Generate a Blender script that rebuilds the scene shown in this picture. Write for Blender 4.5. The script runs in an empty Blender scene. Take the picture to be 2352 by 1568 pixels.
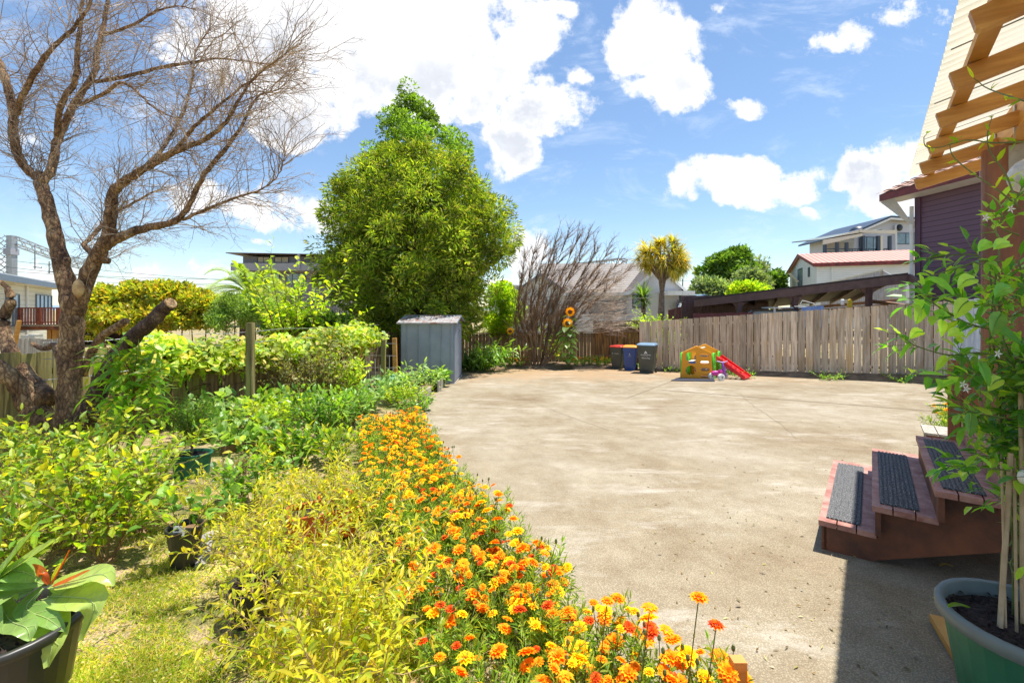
import bpy, math, random
import numpy as np
from mathutils import Vector, Matrix
random.seed(7); RG = np.random.default_rng(7)
SC = bpy.context.scene; COL = SC.collection
F, HX, HY, CH, A = 1045.0, 1176.0, 710.0, 1.6, 0.036
def zg(Y): return -A*max(min(Y, 19.5), -2)
def G(x, y):
    Y = F*CH/(y-HY-F*A); return ((x-HX)/F*Y, Y, zg(Y))
def P(x, y, Y): return ((x-HX)/F*Y, Y, CH-(y-HY)/F*Y)
def XY(x, Y): return ((x-HX)/F*Y, Y, zg(Y))
R = math.radians
SUN = Vector((0.26, 0.10, 1.0)).normalized()

# ---------------------------------------------------------------- materials
def nd(t, ty, **k):
    n = t.nodes.new(ty)
    for a, b in k.items():
        if a in ('inp',):
            for i, v in b.items(): n.inputs[i].default_value = v
        else: setattr(n, a, b)
    return n
def new_mat(name):
    m = bpy.data.materials.new(name); m.use_nodes = True; t = m.node_tree
    b = t.nodes['Principled BSDF']; return m, t, b
def c4(c): return (c[0], c[1], c[2], 1)
def ramp(t, stops, interp='LINEAR'):
    r = t.nodes.new('ShaderNodeValToRGB'); e = r.color_ramp.elements; r.color_ramp.interpolation = interp
    while len(e) > 1: e.remove(e[-1])
    e[0].position = stops[0][0]; e[0].color = c4(stops[0][1])
    for p, c in stops[1:]:
        x = e.new(p); x.color = c4(c)
    return r
def leafmat(name, cols, trans=0.45, rough=0.42, tcol=None, spec=0.4):
    """cols: list of base colours, one picked per leaf"""
    m, t, b = new_mat(name)
    g = nd(t, 'ShaderNodeNewGeometry')
    n = len(cols); r = ramp(t, [((i+.5)/n, c) for i, c in enumerate(cols)])
    t.links.new(g.outputs['Random Per Island'], r.inputs[0])
    tc = nd(t, 'ShaderNodeTexCoord'); no = nd(t, 'ShaderNodeTexNoise', inp={'Scale': 40.0, 'Detail': 2.0})
    t.links.new(tc.outputs['Object'], no.inputs['Vector'])
    hs = nd(t, 'ShaderNodeHueSaturation'); mr = nd(t, 'ShaderNodeMapRange', inp={'To Min': .8, 'To Max': 1.2})
    t.links.new(no.outputs['Fac'], mr.inputs['Value'])
    n_b = nd(t, 'ShaderNodeTexNoise', inp={'Scale': 1.1, 'Detail': 3.0}); t.links.new(tc.outputs['Object'], n_b.inputs['Vector'])   # broad patches of foliage differ in tone
    mb_ = nd(t, 'ShaderNodeMapRange', inp={'From Min': .3, 'From Max': .7, 'To Min': .6, 'To Max': 1.8}); t.links.new(n_b.outputs['Fac'], mb_.inputs['Value'])
    mm_ = nd(t, 'ShaderNodeMath', operation='MULTIPLY'); t.links.new(mr.outputs[0], mm_.inputs[0]); t.links.new(mb_.outputs[0], mm_.inputs[1]); t.links.new(mm_.outputs[0], hs.inputs['Value'])
    t.links.new(r.outputs[0], hs.inputs['Color'])
    t.links.new(hs.outputs[0], b.inputs['Base Color'])
    b.inputs['Roughness'].default_value = rough; b.inputs['Specular IOR Level'].default_value = spec
    tr = nd(t, 'ShaderNodeBsdfTranslucent'); mx = nd(t, 'ShaderNodeMixShader', inp={0: trans})
    gm = nd(t, 'ShaderNodeMix', data_type='RGBA', blend_type='MULTIPLY', inp={0: 1.0})
    gm.inputs[7].default_value = c4(tcol or (2.0, 2.0, .6))
    t.links.new(hs.outputs[0], gm.inputs[6]); t.links.new(gm.outputs[2], tr.inputs['Color'])
    t.links.new(b.outputs[0], mx.inputs[1]); t.links.new(tr.outputs[0], mx.inputs[2])
    t.links.new(mx.outputs[0], t.nodes['Material Output'].inputs['Surface'])
    return m
def surf(name, col, rough=.6, var=.15, scale=6.0, col2=None, stretch=(1, 1, 1), bump=0.0, bscale=40.0, metal=0.0, spec=.5, trans=0.0, island=0.0):
    m, t, b = new_mat(name)
    tc = nd(t, 'ShaderNodeTexCoord'); mp = nd(t, 'ShaderNodeMapping', inp={'Scale': stretch})
    t.links.new(tc.outputs['Object'], mp.inputs[0])
    no = nd(t, 'ShaderNodeTexNoise', inp={'Scale': scale, 'Detail': 6.0, 'Roughness': .6}); t.links.new(mp.outputs[0], no.inputs['Vector'])
    c2 = col2 or tuple(max(0, c*(1-2*var)) for c in col)
    r = ramp(t, [(.35, c2), (.65, col)]); t.links.new(no.outputs['Fac'], r.inputs[0])
    last = r.outputs[0]
    if island:
        g = nd(t, 'ShaderNodeNewGeometry'); mr = nd(t, 'ShaderNodeMapRange', inp={'To Min': 1-island, 'To Max': 1+island})
        t.links.new(g.outputs['Random Per Island'], mr.inputs['Value'])
        hs = nd(t, 'ShaderNodeHueSaturation'); t.links.new(mr.outputs[0], hs.inputs['Value']); t.links.new(last, hs.inputs['Color']); last = hs.outputs[0]
    t.links.new(last, b.inputs['Base Color'])
    b.inputs['Roughness'].default_value = rough; b.inputs['Metallic'].default_value = metal; b.inputs['Specular IOR Level'].default_value = spec
    if bump:
        n2 = nd(t, 'ShaderNodeTexNoise', inp={'Scale': bscale, 'Detail': 5.0}); t.links.new(mp.outputs[0], n2.inputs['Vector'])
        bp = nd(t, 'ShaderNodeBump', inp={'Strength': bump, 'Distance': .02}); t.links.new(n2.outputs['Fac'], bp.inputs['Height']); t.links.new(bp.outputs[0], b.inputs['Normal'])
    if trans:
        tr = nd(t, 'ShaderNodeBsdfTranslucent'); mx = nd(t, 'ShaderNodeMixShader', inp={0: trans})
        t.links.new(last, tr.inputs['Color']); t.links.new(b.outputs[0], mx.inputs[1]); t.links.new(tr.outputs[0], mx.inputs[2])
        t.links.new(mx.outputs[0], t.nodes['Material Output'].inputs['Surface'])
    return m
def woodmat(name, col, col2, streak=None, rough=.75, island=.18, knots=True, zs=.6):
    """vertical-grain boards: grain stretched along local z"""
    m, t, b = new_mat(name)
    tc = nd(t, 'ShaderNodeTexCoord'); g = nd(t, 'ShaderNodeNewGeometry')
    ad = nd(t, 'ShaderNodeVectorMath', operation='ADD'); ml = nd(t, 'ShaderNodeMath', operation='MULTIPLY', inp={1: 37.0})
    t.links.new(g.outputs['Random Per Island'], ml.inputs[0]); t.links.new(tc.outputs['Object'], ad.inputs[0]); t.links.new(ml.outputs[0], ad.inputs[1])
    mp = nd(t, 'ShaderNodeMapping', inp={'Scale': (9, 9, zs)}); t.links.new(ad.outputs[0], mp.inputs[0])
    no = nd(t, 'ShaderNodeTexNoise', inp={'Scale': 2.2, 'Detail': 8.0, 'Roughness': .65, 'Distortion': .4}); t.links.new(mp.outputs[0], no.inputs['Vector'])
    r = ramp(t, [(.36, col2), (.5, tuple((a+b_)/2 for a, b_ in zip(col, col2))), (.6, col)]); t.links.new(no.outputs['Fac'], r.inputs[0])
    last = r.outputs[0]
    if streak:
        mp2 = nd(t, 'ShaderNodeMapping', inp={'Scale': (2.2, 2.2, .5)}); t.links.new(ad.outputs[0], mp2.inputs[0])
        n2 = nd(t, 'ShaderNodeTexNoise', inp={'Scale': 1.6, 'Detail': 3.0}); t.links.new(mp2.outputs[0], n2.inputs['Vector'])
        r2 = ramp(t, [(.52, (0, 0, 0)), (.78, (.8, .8, .8))]); t.links.new(n2.outputs['Fac'], r2.inputs[0])
        mx = nd(t, 'ShaderNodeMix', data_type='RGBA'); t.links.new(r2.outputs[0], mx.inputs[0]); t.links.new(last, mx.inputs[6]); mx.inputs[7].default_value = c4(streak); last = mx.outputs[2]
    if knots:
        vo = nd(t, 'ShaderNodeTexVoronoi', inp={'Scale': 1.0}); mp3 = nd(t, 'ShaderNodeMapping', inp={'Scale': (4, 4, 2.3)})
        t.links.new(ad.outputs[0], mp3.inputs[0]); t.links.new(mp3.outputs[0], vo.inputs['Vector'])
        r3 = ramp(t, [(.05, (.22, .2, .2)), (.10, (1, 1, 1))]); t.links.new(vo.outputs['Distance'], r3.inputs[0])
        mk = nd(t, 'ShaderNodeMix', data_type='RGBA', blend_type='MULTIPLY', inp={0: 1.0}); t.links.new(last, mk.inputs[6]); t.links.new(r3.outputs[0], mk.inputs[7]); last = mk.outputs[2]
    mr = nd(t, 'ShaderNodeMapRange', inp={'To Min': 1-island, 'To Max': 1+island}); hs = nd(t, 'ShaderNodeHueSaturation')
    t.links.new(g.outputs['Random Per Island'], mr.inputs['Value']); t.links.new(mr.outputs[0], hs.inputs['Value']); t.links.new(last, hs.inputs['Color'])
    t.links.new(hs.outputs[0], b.inputs['Base Color']); b.inputs['Roughness'].default_value = rough; b.inputs['Specular IOR Level'].default_value = .25
    bp = nd(t, 'ShaderNodeBump', inp={'Strength': .35, 'Distance': .006}); t.links.new(no.outputs['Fac'], bp.inputs['Height']); t.links.new(bp.outputs[0], b.inputs['Normal'])
    return m

# ---------------------------------------------------------------- mesh building
def nz(v):
    v = np.asarray(v, float); n = np.linalg.norm(v, axis=-1, keepdims=True); return v/np.maximum(n, 1e-9)
ORG = {}
class MB:
    def __init__(s): s.V = []; s.Fc = []; s.n = 0
    def add(s, V, *Fs):
        V = np.asarray(V, float).reshape(-1, 3)
        for f in Fs:
            f = np.asarray(f, int)
            if f.ndim == 1: f = f[None]
            s.Fc.append(f + s.n)
        s.V.append(V); s.n += len(V); return s
    def obox(s, c, ax, ay, az):
        """box centre c, half-axis vectors"""
        c, ax, ay, az = [np.asarray(q, float) for q in (c, ax, ay, az)]
        V = [c+i*ax+j*ay+k*az for k in (-1, 1) for j in (-1, 1) for i in (-1, 1)]
        return s.add(V, [[0, 2, 3, 1], [4, 5, 7, 6], [0, 1, 5, 4], [2, 6, 7, 3], [0, 4, 6, 2], [1, 3, 7, 5]])
    def box(s, x0, x1, y0, y1, z0, z1):
        return s.obox(((x0+x1)/2, (y0+y1)/2, (z0+z1)/2), ((x1-x0)/2, 0, 0), (0, (y1-y0)/2, 0), (0, 0, (z1-z0)/2))
    def beam(s, p0, p1, w, h, up=(0, 0, 1)):
        p0, p1 = np.asarray(p0, float), np.asarray(p1, float); d = nz(p1-p0); sd = nz(np.cross(d, up)); u = np.cross(sd, d)
        return s.obox((p0+p1)/2, (p1-p0)/2, sd*w/2, u*h/2)
    def wall(s, p0, p1, z0, z1, th, off=0.0):
        """upright slab from p0 to p1 (xy); th thick, off = shift along its normal"""
        p0, p1 = np.array([p0[0], p0[1], 0.]), np.array([p1[0], p1[1], 0.]); d = nz(p1-p0); n = np.array([d[1], -d[0], 0.])
        c = (p0+p1)/2+n*off; c[2] = (z0+z1)/2
        return s.obox(c, (p1-p0)/2, n*th/2, (0, 0, (z1-z0)/2))
    def prism(s, poly, vec):
        """polygon (3d pts) extruded by vec"""
        p = np.asarray(poly, float); n = len(p); v = np.asarray(vec, float)
        q = [[i, (i+1) % n, n+(i+1) % n, n+i] for i in range(n)]
        s.add(np.vstack([p, p+v]), list(range(n))[::-1]);  s.Fc.append(np.array([list(range(n, 2*n))])+s.n-2*n); s.Fc.append(np.array(q)+s.n-2*n)
        return s
    def tube(s, pts, rad, n=6, cap=True, sx=1.0):
        p = np.asarray(pts, float); m = len(p); r = np.broadcast_to(np.asarray(rad, float), (m,))
        t = np.empty_like(p); t[1:-1] = p[2:]-p[:-2]; t[0] = p[1]-p[0]; t[-1] = p[-1]-p[-2]; t = nz(t)
        ref = np.array([0, 0, 1.]) if abs(t[:, 2]).mean() < .8 else np.array([1., 0, 0])
        a = nz(np.cross(t, ref)); b = np.cross(t, a)
        an = np.arange(n)*2*math.pi/n
        V = p[:, None]+(a[:, None]*np.cos(an)[None, :, None]*sx+b[:, None]*np.sin(an)[None, :, None])*r[:, None, None]
        i = np.arange(m-1)[:, None]*n; j = np.arange(n)[None]; k = (j+1) % n
        Q = np.stack([i+j, i+k, i+n+k, i+n+j], -1).reshape(-1, 4)
        s.add(V.reshape(-1, 3), Q)
        if cap and n > 3:
            s.Fc.append(np.array([list(range(n))[::-1]])+s.n-m*n); s.Fc.append(np.array([list(range((m-1)*n, m*n))])+s.n-m*n)
        return s
    def lathe(s, c, prof, n=24, sx=1, sy=1, rot=0):
        """profile list of (r,z) about vertical axis at c"""
        an = np.arange(n)*2*math.pi/n; pr = np.asarray(prof, float); m = len(pr)
        x = pr[:, 0:1]*np.cos(an)[None]*sx; y = pr[:, 0:1]*np.sin(an)[None]*sy
        X = x*math.cos(rot)-y*math.sin(rot)+c[0]; Y = x*math.sin(rot)+y*math.cos(rot)+c[1]; Z = np.repeat(pr[:, 1:2]+c[2], n, 1)
        i = np.arange(m-1)[:, None]*n; j = np.arange(n)[None]; k = (j+1) % n
        return s.add(np.stack([X, Y, Z], -1).reshape(-1, 3), np.stack([i+j, i+k, i+n+k, i+n+j], -1).reshape(-1, 4))
    def ball(s, c, r, n=10, m=6, sc=(1, 1, 1)):
        th = np.linspace(-math.pi/2, math.pi/2, m+1)
        k = s.n; s.lathe((0, 0, 0), [(math.cos(a)*r, math.sin(a)*r) for a in th], n)
        s.V[-1] = s.V[-1]*np.asarray(sc)+np.asarray(c); return s
    def leaves(s, B, D, N, L, W, kind='d', droop=.25, fold=.12):
        B = np.asarray(B, float).reshape(-1, 3); n = len(B)
        if n == 0: return s
        D = nz(D); sd = nz(np.cross(D, N)); N = nz(np.cross(sd, D)); L = np.broadcast_to(L, (n,))[:, None]; W = np.broadcast_to(W, (n,))[:, None]
        i = np.arange(n)[:, None]
        if kind == 'd':
            m = B+D*L*.45+N*fold*W*1.5
            V = np.stack([B, m+sd*W/2, B+D*L-N*droop*L*.6, m-sd*W/2], 1)
            return s.add(V, np.concatenate([i*4+np.array([[0, 1, 2]]), i*4+np.array([[0, 2, 3]])]))
        if kind == 'b':   # blade: strip with 3 rows
            a = B+D*L*.5-N*droop*L*.25; t = B+D*L-N*droop*L
            V = np.stack([B-sd*W/2, B+sd*W/2, a+sd*W*.45, a-sd*W*.45, t], 1)
            return s.add(V, i*5+np.array([[0, 1, 2, 3]]), i*5+np.array([[3, 2, 4]]))
        def at(t): return B+D*L*t-N*droop*L*t*t
        m1, m2, tp = at(.3), at(.68), at(1.0)
        V = np.stack([B, m1+sd*W*.47+N*fold*W, m1, m1-sd*W*.47+N*fold*W, m2+sd*W*.4+N*fold*W*.8, m2, m2-sd*W*.4+N*fold*W*.8, tp], 1)
        return s.add(V, np.concatenate([i*8+np.array([q]) for q in ([0, 1, 2], [0, 2, 3], [4, 7, 5], [5, 7, 6])]),
                     np.concatenate([i*8+np.array([q]) for q in ([1, 4, 5, 2], [2, 5, 6, 3])]))
    def build(s, name, mat, parent=None, smooth=False, **k):
        me = bpy.data.meshes.new(name)
        V = np.concatenate(s.V) if s.V else np.zeros((0, 3))
        if parent is not None: V = V-ORG.get(parent.name, np.zeros(3))
        lv = np.concatenate([f.reshape(-1) for f in s.Fc]); lt = np.concatenate([np.full(len(f), f.shape[1]) for f in s.Fc])
        ls = np.concatenate([[0], np.cumsum(lt)[:-1]])
        me.vertices.add(len(V)); me.vertices.foreach_set('co', V.astype(np.float32).ravel())
        me.loops.add(len(lv)); me.loops.foreach_set('vertex_index', lv.astype(np.int32))
        me.polygons.add(len(lt)); me.polygons.foreach_set('loop_start', ls.astype(np.int32)); me.polygons.foreach_set('loop_total', lt.astype(np.int32))
        me.polygons.foreach_set('use_smooth', np.full(len(lt), bool(smooth)))
        me.update(calc_edges=True); me.validate()
        me.materials.append(mat)
        o = bpy.data.objects.new(name, me); COL.objects.link(o)
        if parent is not None: o.parent = parent; ORG[o.name] = ORG.get(parent.name, np.zeros(3))
        if k: tag(o, **k)
        return o
def tag(o, label=None, cat=None, group=None, kind=None):
    if label: o['label'] = label
    if cat: o['category'] = cat
    if group: o['group'] = group
    if kind: o['kind'] = kind
    return o
def thing(name, label, cat, loc=(0, 0, 0), group=None, rz=0.0, local=False):
    o = bpy.data.objects.new(name, None); COL.objects.link(o); o.empty_display_size = .2
    o.location = loc; o.rotation_euler = (0, 0, rz)
    ORG[o.name] = np.zeros(3) if local else np.array(loc, float)
    return tag(o, label, cat, group)
def kids(o): return [c for c in bpy.data.objects if c.parent == o]
def dup(root, loc, rz=0.0, scale=1.0, **k):
    tree = {}
    for c in bpy.data.objects:
        if c.parent: tree.setdefault(c.parent.name, []).append(c)
    def cp(o, par):
        c = o.copy(); COL.objects.link(c); c.parent = par
        for ch in tree.get(o.name, []): cp(ch, c)
        return c
    r = cp(root, None); r.location = loc; r.rotation_euler = (0, 0, rz); r.scale = (scale,)*3
    return tag(r, **k)
def panel(name, outline, holes, thick, mat, parent, M4, bevel=0.004):
    """flat panel with holes: 2d outline in local xy, pushed through matrix M4"""
    cu = bpy.data.curves.new(name, 'CURVE'); cu.dimensions = '2D'; cu.fill_mode = 'BOTH'; cu.extrude = thick/2; cu.bevel_depth = bevel; cu.bevel_resolution = 1
    for pl in [outline]+holes:
        sp = cu.splines.new('POLY'); sp.points.add(len(pl)-1); sp.use_cyclic_u = True
        for p, q in zip(sp.points, pl): p.co = (q[0], q[1], 0, 1)
    return conv(cu, name, mat, parent, M4)
def conv(cu, name, mat, parent, M4):
    ob = bpy.data.objects.new(name+'_tmp', cu); COL.objects.link(ob); bpy.context.view_layer.update()
    dg = bpy.context.evaluated_depsgraph_get(); me = bpy.data.meshes.new_from_object(ob.evaluated_get(dg)); bpy.data.objects.remove(ob)
    me.transform(M4 @ Matrix.Identity(4))
    if parent is not None: me.transform(Matrix.Translation(-Vector(ORG.get(parent.name, np.zeros(3)))))
    me.materials.clear(); me.materials.append(mat); me.name = name
    o = bpy.data.objects.new(name, me); COL.objects.link(o)
    if parent is not None: o.parent = parent; ORG[o.name] = ORG.get(parent.name, np.zeros(3))
    return o
def text(name, s, size, mat, parent, M4, thick=.0015, align='CENTER'):
    cu = bpy.data.curves.new(name, 'FONT'); cu.body = s; cu.size = size; cu.align_x = align; cu.extrude = thick
    return conv(cu, name, mat, parent, M4)
def frame(o, x, z):
    """matrix with local x along x, local y along z (upright plane)"""
    x = Vector(x).normalized(); z = Vector(z).normalized(); n = x.cross(z)
    return Matrix(((x[0], z[0], n[0], o[0]), (x[1], z[1], n[1], o[1]), (x[2], z[2], n[2], o[2]), (0, 0, 0, 1)))
def rrect(x0, y0, x1, y1, r, n=5):
    o = []
    for cx, cy, a0 in ((x1-r, y1-r, 0), (x0+r, y1-r, 90), (x0+r, y0+r, 180), (x1-r, y0+r, 270)):
        for i in range(n+1): a = R(a0+90*i/n); o.append((cx+r*math.cos(a), cy+r*math.sin(a)))
    return o
def rdir(n):
    return nz(RG.normal(size=(n, 3)))
def spline(pts, n):
    """catmull-rom through pts, n samples per span (pts may carry extra columns)"""
    p = np.asarray(pts, float); p = np.vstack([2*p[0]-p[1], p, 2*p[-1]-p[-2]]); o = []
    for i in range(1, len(p)-2):
        for t in np.arange(n)/n:
            a, b, c, d = p[i-1:i+3]
            o.append(.5*((2*b)+(-a+c)*t+(2*a-5*b+4*c-d)*t*t+(-a+3*b-3*c+d)*t**3))
    o.append(p[-2]); return np.array(o)
# ---------------------------------------------------------------- world, sun, camera
W = bpy.data.worlds.new('World'); SC.world = W; W.use_nodes = True; wt = W.node_tree
bg = wt.nodes['Background']; sky = nd(wt, 'ShaderNodeTexSky', sky_type='NISHITA', sun_disc=False)
sky.sun_elevation = math.asin(SUN.z); sky.sun_rotation = math.atan2(SUN.x, SUN.y); sky.altitude = 20; sky.air_density = 1.0; sky.dust_density = .05; sky.ozone_density = 1.0
STR = .105; bg.inputs['Strength'].default_value = STR
wc = nd(wt, 'ShaderNodeTexCoord'); sep = nd(wt, 'ShaderNodeSeparateXYZ'); wt.links.new(wc.outputs['Generated'], sep.inputs[0])
def wm(op, a, b=None, c=None, clamp=False):
    n = nd(wt, 'ShaderNodeMath', operation=op); n.use_clamp = clamp
    for i, v in enumerate((a, b, c)):
        if v is None: continue
        if isinstance(v, (int, float)): n.inputs[i].default_value = v
        else: wt.links.new(v, n.inputs[i])
    return n.outputs[0]
yc = wm('MAXIMUM', sep.outputs[1], .02)
cu_ = wm('DIVIDE', sep.outputs[0], yc); cv_ = wm('DIVIDE', sep.outputs[2], yc)
uv = nd(wt, 'ShaderNodeCombineXYZ'); wt.links.new(cu_, uv.inputs[0]); wt.links.new(cv_, uv.inputs[1])
# billowy displacement of the cloud outlines
wn = nd(wt, 'ShaderNodeTexNoise', inp={'Scale': 3.2, 'Detail': 4.0, 'Roughness': .55}); wt.links.new(uv.outputs[0], wn.inputs['Vector'])
wsp = nd(wt, 'ShaderNodeSeparateColor'); wt.links.new(wn.outputs['Color'], wsp.inputs[0])
cu_ = wm('ADD', cu_, wm('MULTIPLY', wm('SUBTRACT', wsp.outputs[0], .5), .22)); cv_ = wm('ADD', cv_, wm('MULTIPLY', wm('SUBTRACT', wsp.outputs[1], .5), .16))
dn = nd(wt, 'ShaderNodeTexNoise', inp={'Scale': 4.5, 'Detail': 9.0, 'Roughness': .62}); wt.links.new(uv.outputs[0], dn.inputs['Vector'])
dn2 = nd(wt, 'ShaderNodeTexNoise', inp={'Scale': 13.0, 'Detail': 8.0, 'Roughness': .65}); wt.links.new(uv.outputs[0], dn2.inputs['Vector'])
CL = [  # cloud puffs: px centre x, y, half sizes, weight
 (830, 60, 400, 160, 1.15), (1030, 165, 210, 130, 1.1), (1235, 245, 110, 75, 1), (760, 215, 150, 80, 1), (690, 290, 110, 45, .9), (560, 120, 190, 70, .8), (1175, 345, 75, 62, 1),
 (1225, 105, 55, 48, .85), (1310, 165, 45, 28, .8), (1290, 15, 45, 30, .8), (1485, 90, 105, 85, 1), (1535, 195, 85, 60, 1), (1715, 243, 62, 26, .8),
 (1700, 430, 160, 48, 1), (1800, 395, 110, 34, .8), (2030, 400, 110, 60, .95), (2060, 455, 130, 32, .8), (1960, 90, 110, 34, .62), (2090, 55, 120, 34, .6), (2110, 105, 70, 22, .62),
 (590, 470, 110, 55, 1), (640, 505, 85, 32, .9), (480, 455, 110, 36, .8), (745, 490, 48, 46, .85), (390, 610, 200, 26, .62), (560, 625, 120, 20, .6), (150, 620, 150, 36, .5),
 (1160, 10, 70, 20, .7), (1660, 10, 30, 18, .6), (1200, 590, 80, 70, .8), (1040, 560, 60, 60, .5), (160, 300, 170, 60, .35), (1840, 487, 26, 13, .8), (615, 553, 40, 9, .7)]
field = None
for (x, y, a, b_, w) in CL:
    u, v = (x-HX)/F, (HY-y)/F; a, b_ = a/F*1.5, b_/F*1.5
    du = wm('MULTIPLY', wm('SUBTRACT', cu_, u), 1/a); dv = wm('MULTIPLY', wm('SUBTRACT', cv_, v), 1/b_)
    q = wm('ADD', wm('MULTIPLY', du, du), wm('MULTIPLY', dv, dv))
    g = wm('MULTIPLY', wm('SUBTRACT', 1.0, q, clamp=True), w)
    field = g if field is None else wm('MAXIMUM', field, g)
nsum = wm('ADD', wm('MULTIPLY', wm('SUBTRACT', dn.outputs['Fac'], .5), 2.6), wm('MULTIPLY', wm('SUBTRACT', dn2.outputs['Fac'], .5), 1.3))
dens = wm('ADD', field, nsum)
msk = nd(wt, 'ShaderNodeMapRange', interpolation_type='SMOOTHSTEP', inp={'From Min': .36, 'From Max': .72}); wt.links.new(dens, msk.inputs['Value'])
has = nd(wt, 'ShaderNodeMapRange', inp={'From Min': .0, 'From Max': .25}); wt.links.new(field, has.inputs['Value'])
msk = wm('MULTIPLY', msk.outputs[0], has.outputs[0])
# cloud body tone: bright rims, slightly grey thick parts
core = nd(wt, 'ShaderNodeMapRange', inp={'From Min': .65, 'From Max': 1.35, 'To Min': 1.0, 'To Max': .0}); wt.links.new(dens, core.inputs['Value'])
CW = 1.0/STR
cr = nd(wt, 'ShaderNodeMix', data_type='RGBA'); cr.inputs[6].default_value = (.44*CW, .47*CW, .53*CW, 1); cr.inputs[7].default_value = (.70*CW, .70*CW, .71*CW, 1)
gn = nd(wt, 'ShaderNodeTexNoise', inp={'Scale': 3.3, 'Detail': 6.0, 'Roughness': .55}); gmp = nd(wt, 'ShaderNodeMapping', inp={'Location': (3.1, .07, 0)}); wt.links.new(uv.outputs[0], gmp.inputs[0]); wt.links.new(gmp.outputs[0], gn.inputs['Vector'])
gr = nd(wt, 'ShaderNodeMapRange', interpolation_type='SMOOTHSTEP', inp={'From Min': .42, 'From Max': .62, 'To Min': 1.0, 'To Max': .15}); wt.links.new(gn.outputs['Fac'], gr.inputs['Value'])
inn = nd(wt, 'ShaderNodeMapRange', inp={'From Min': .7, 'From Max': 1.05}); wt.links.new(dens, inn.inputs['Value'])
lit = wm('SUBTRACT', 1.0, wm('MULTIPLY', wm('SUBTRACT', 1.0, gr.outputs[0]), inn.outputs[0])); wt.links.new(lit, cr.inputs[0])
hsky = nd(wt, 'ShaderNodeHueSaturation', inp={'Saturation': 1.12, 'Value': 1.0}); wt.links.new(sky.outputs[0], hsky.inputs['Color'])
cm = nd(wt, 'ShaderNodeMix', data_type='RGBA'); wt.links.new(msk, cm.inputs[0]); hz_ = nd(wt, 'ShaderNodeMix', data_type='RGBA', inp={0: .10}); hz_.inputs[7].default_value = (.50*CW, .66*CW, .92*CW, 1); wt.links.new(hsky.outputs[0], hz_.inputs[6])
wt.links.new(hz_.outputs[2], cm.inputs[6]); wt.links.new(cr.outputs[2], cm.inputs[7])
# thin high wisps
ws_ = nd(wt, 'ShaderNodeMapping', inp={'Scale': (1.3, 3.4, 1), 'Rotation': (0, 0, .35)}); wt.links.new(uv.outputs[0], ws_.inputs[0])
wn2 = nd(wt, 'ShaderNodeTexNoise', inp={'Scale': 3.1, 'Detail': 10.0, 'Roughness': .66, 'Distortion': .5}); wt.links.new(ws_.outputs[0], wn2.inputs['Vector'])
wr = nd(wt, 'ShaderNodeMapRange', interpolation_type='SMOOTHSTEP', inp={'From Min': .50, 'From Max': .78, 'To Max': .45}); wt.links.new(wn2.outputs['Fac'], wr.inputs['Value'])
cm2 = nd(wt, 'ShaderNodeMix', data_type='RGBA'); wt.links.new(wr.outputs[0], cm2.inputs[0]); wt.links.new(cm.outputs[2], cm2.inputs[6]); cm2.inputs[7].default_value = (.72*CW, .76*CW, .82*CW, 1)
wt.links.new(cm2.outputs[2], bg.inputs['Color'])
sl = bpy.data.lights.new('sun', 'SUN'); sl.energy = 5.0; sl.angle = R(.53); sl.color = (1, .95, .86)
so = bpy.data.objects.new('sun', sl); COL.objects.link(so); so.rotation_euler = SUN.to_track_quat('Z', 'Y').to_euler()
cd = bpy.data.cameras.new('camera'); co = bpy.data.objects.new('camera', cd); COL.objects.link(co); SC.camera = co
cd.sensor_width = 36; cd.lens = F/2352*36; cd.shift_y = -(784-HY)/2352; cd.clip_start = .05; cd.clip_end = 6000
co.location = (0, 0, CH); co.rotation_euler = (R(90), 0, 0)
SC.view_settings.view_transform = 'Standard'; SC.view_settings.look = 'None'; SC.view_settings.exposure = .74

# ---------------------------------------------------------------- materials used
M = {}
M['white'] = surf('white_paint', (.78, .78, .76), var=.06, rough=.5)
M['cream'] = surf('cream_paint', (.66, .63, .5), var=.06, rough=.5)
M['dark'] = surf('dark_paint', (.03, .035, .045), rough=.4, var=.1)
M['navy'] = surf('navy_paint', (.035, .055, .09), rough=.4, var=.1)
M['glass'] = surf('window_glass', (.22, .32, .38), rough=.08, var=.2, scale=2, spec=.8)
M['greywall'] = surf('grey_wall', (.34, .35, .4), var=.05)
M['steel'] = surf('galvanised_steel', (.42, .44, .46), rough=.4, metal=.5, var=.15, scale=14)
M['brown'] = surf('brown_paint', (.15, .078, .07), col2=(.095, .052, .048), rough=.55, scale=5)
M['maroon'] = surf('maroon_paint', (.12, .022, .03), rough=.5, var=.1)
M['soil'] = surf('potting_bark', (.05, .026, .02), col2=(.008, .005, .004), rough=.9, scale=40, bump=1, bscale=60)
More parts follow.
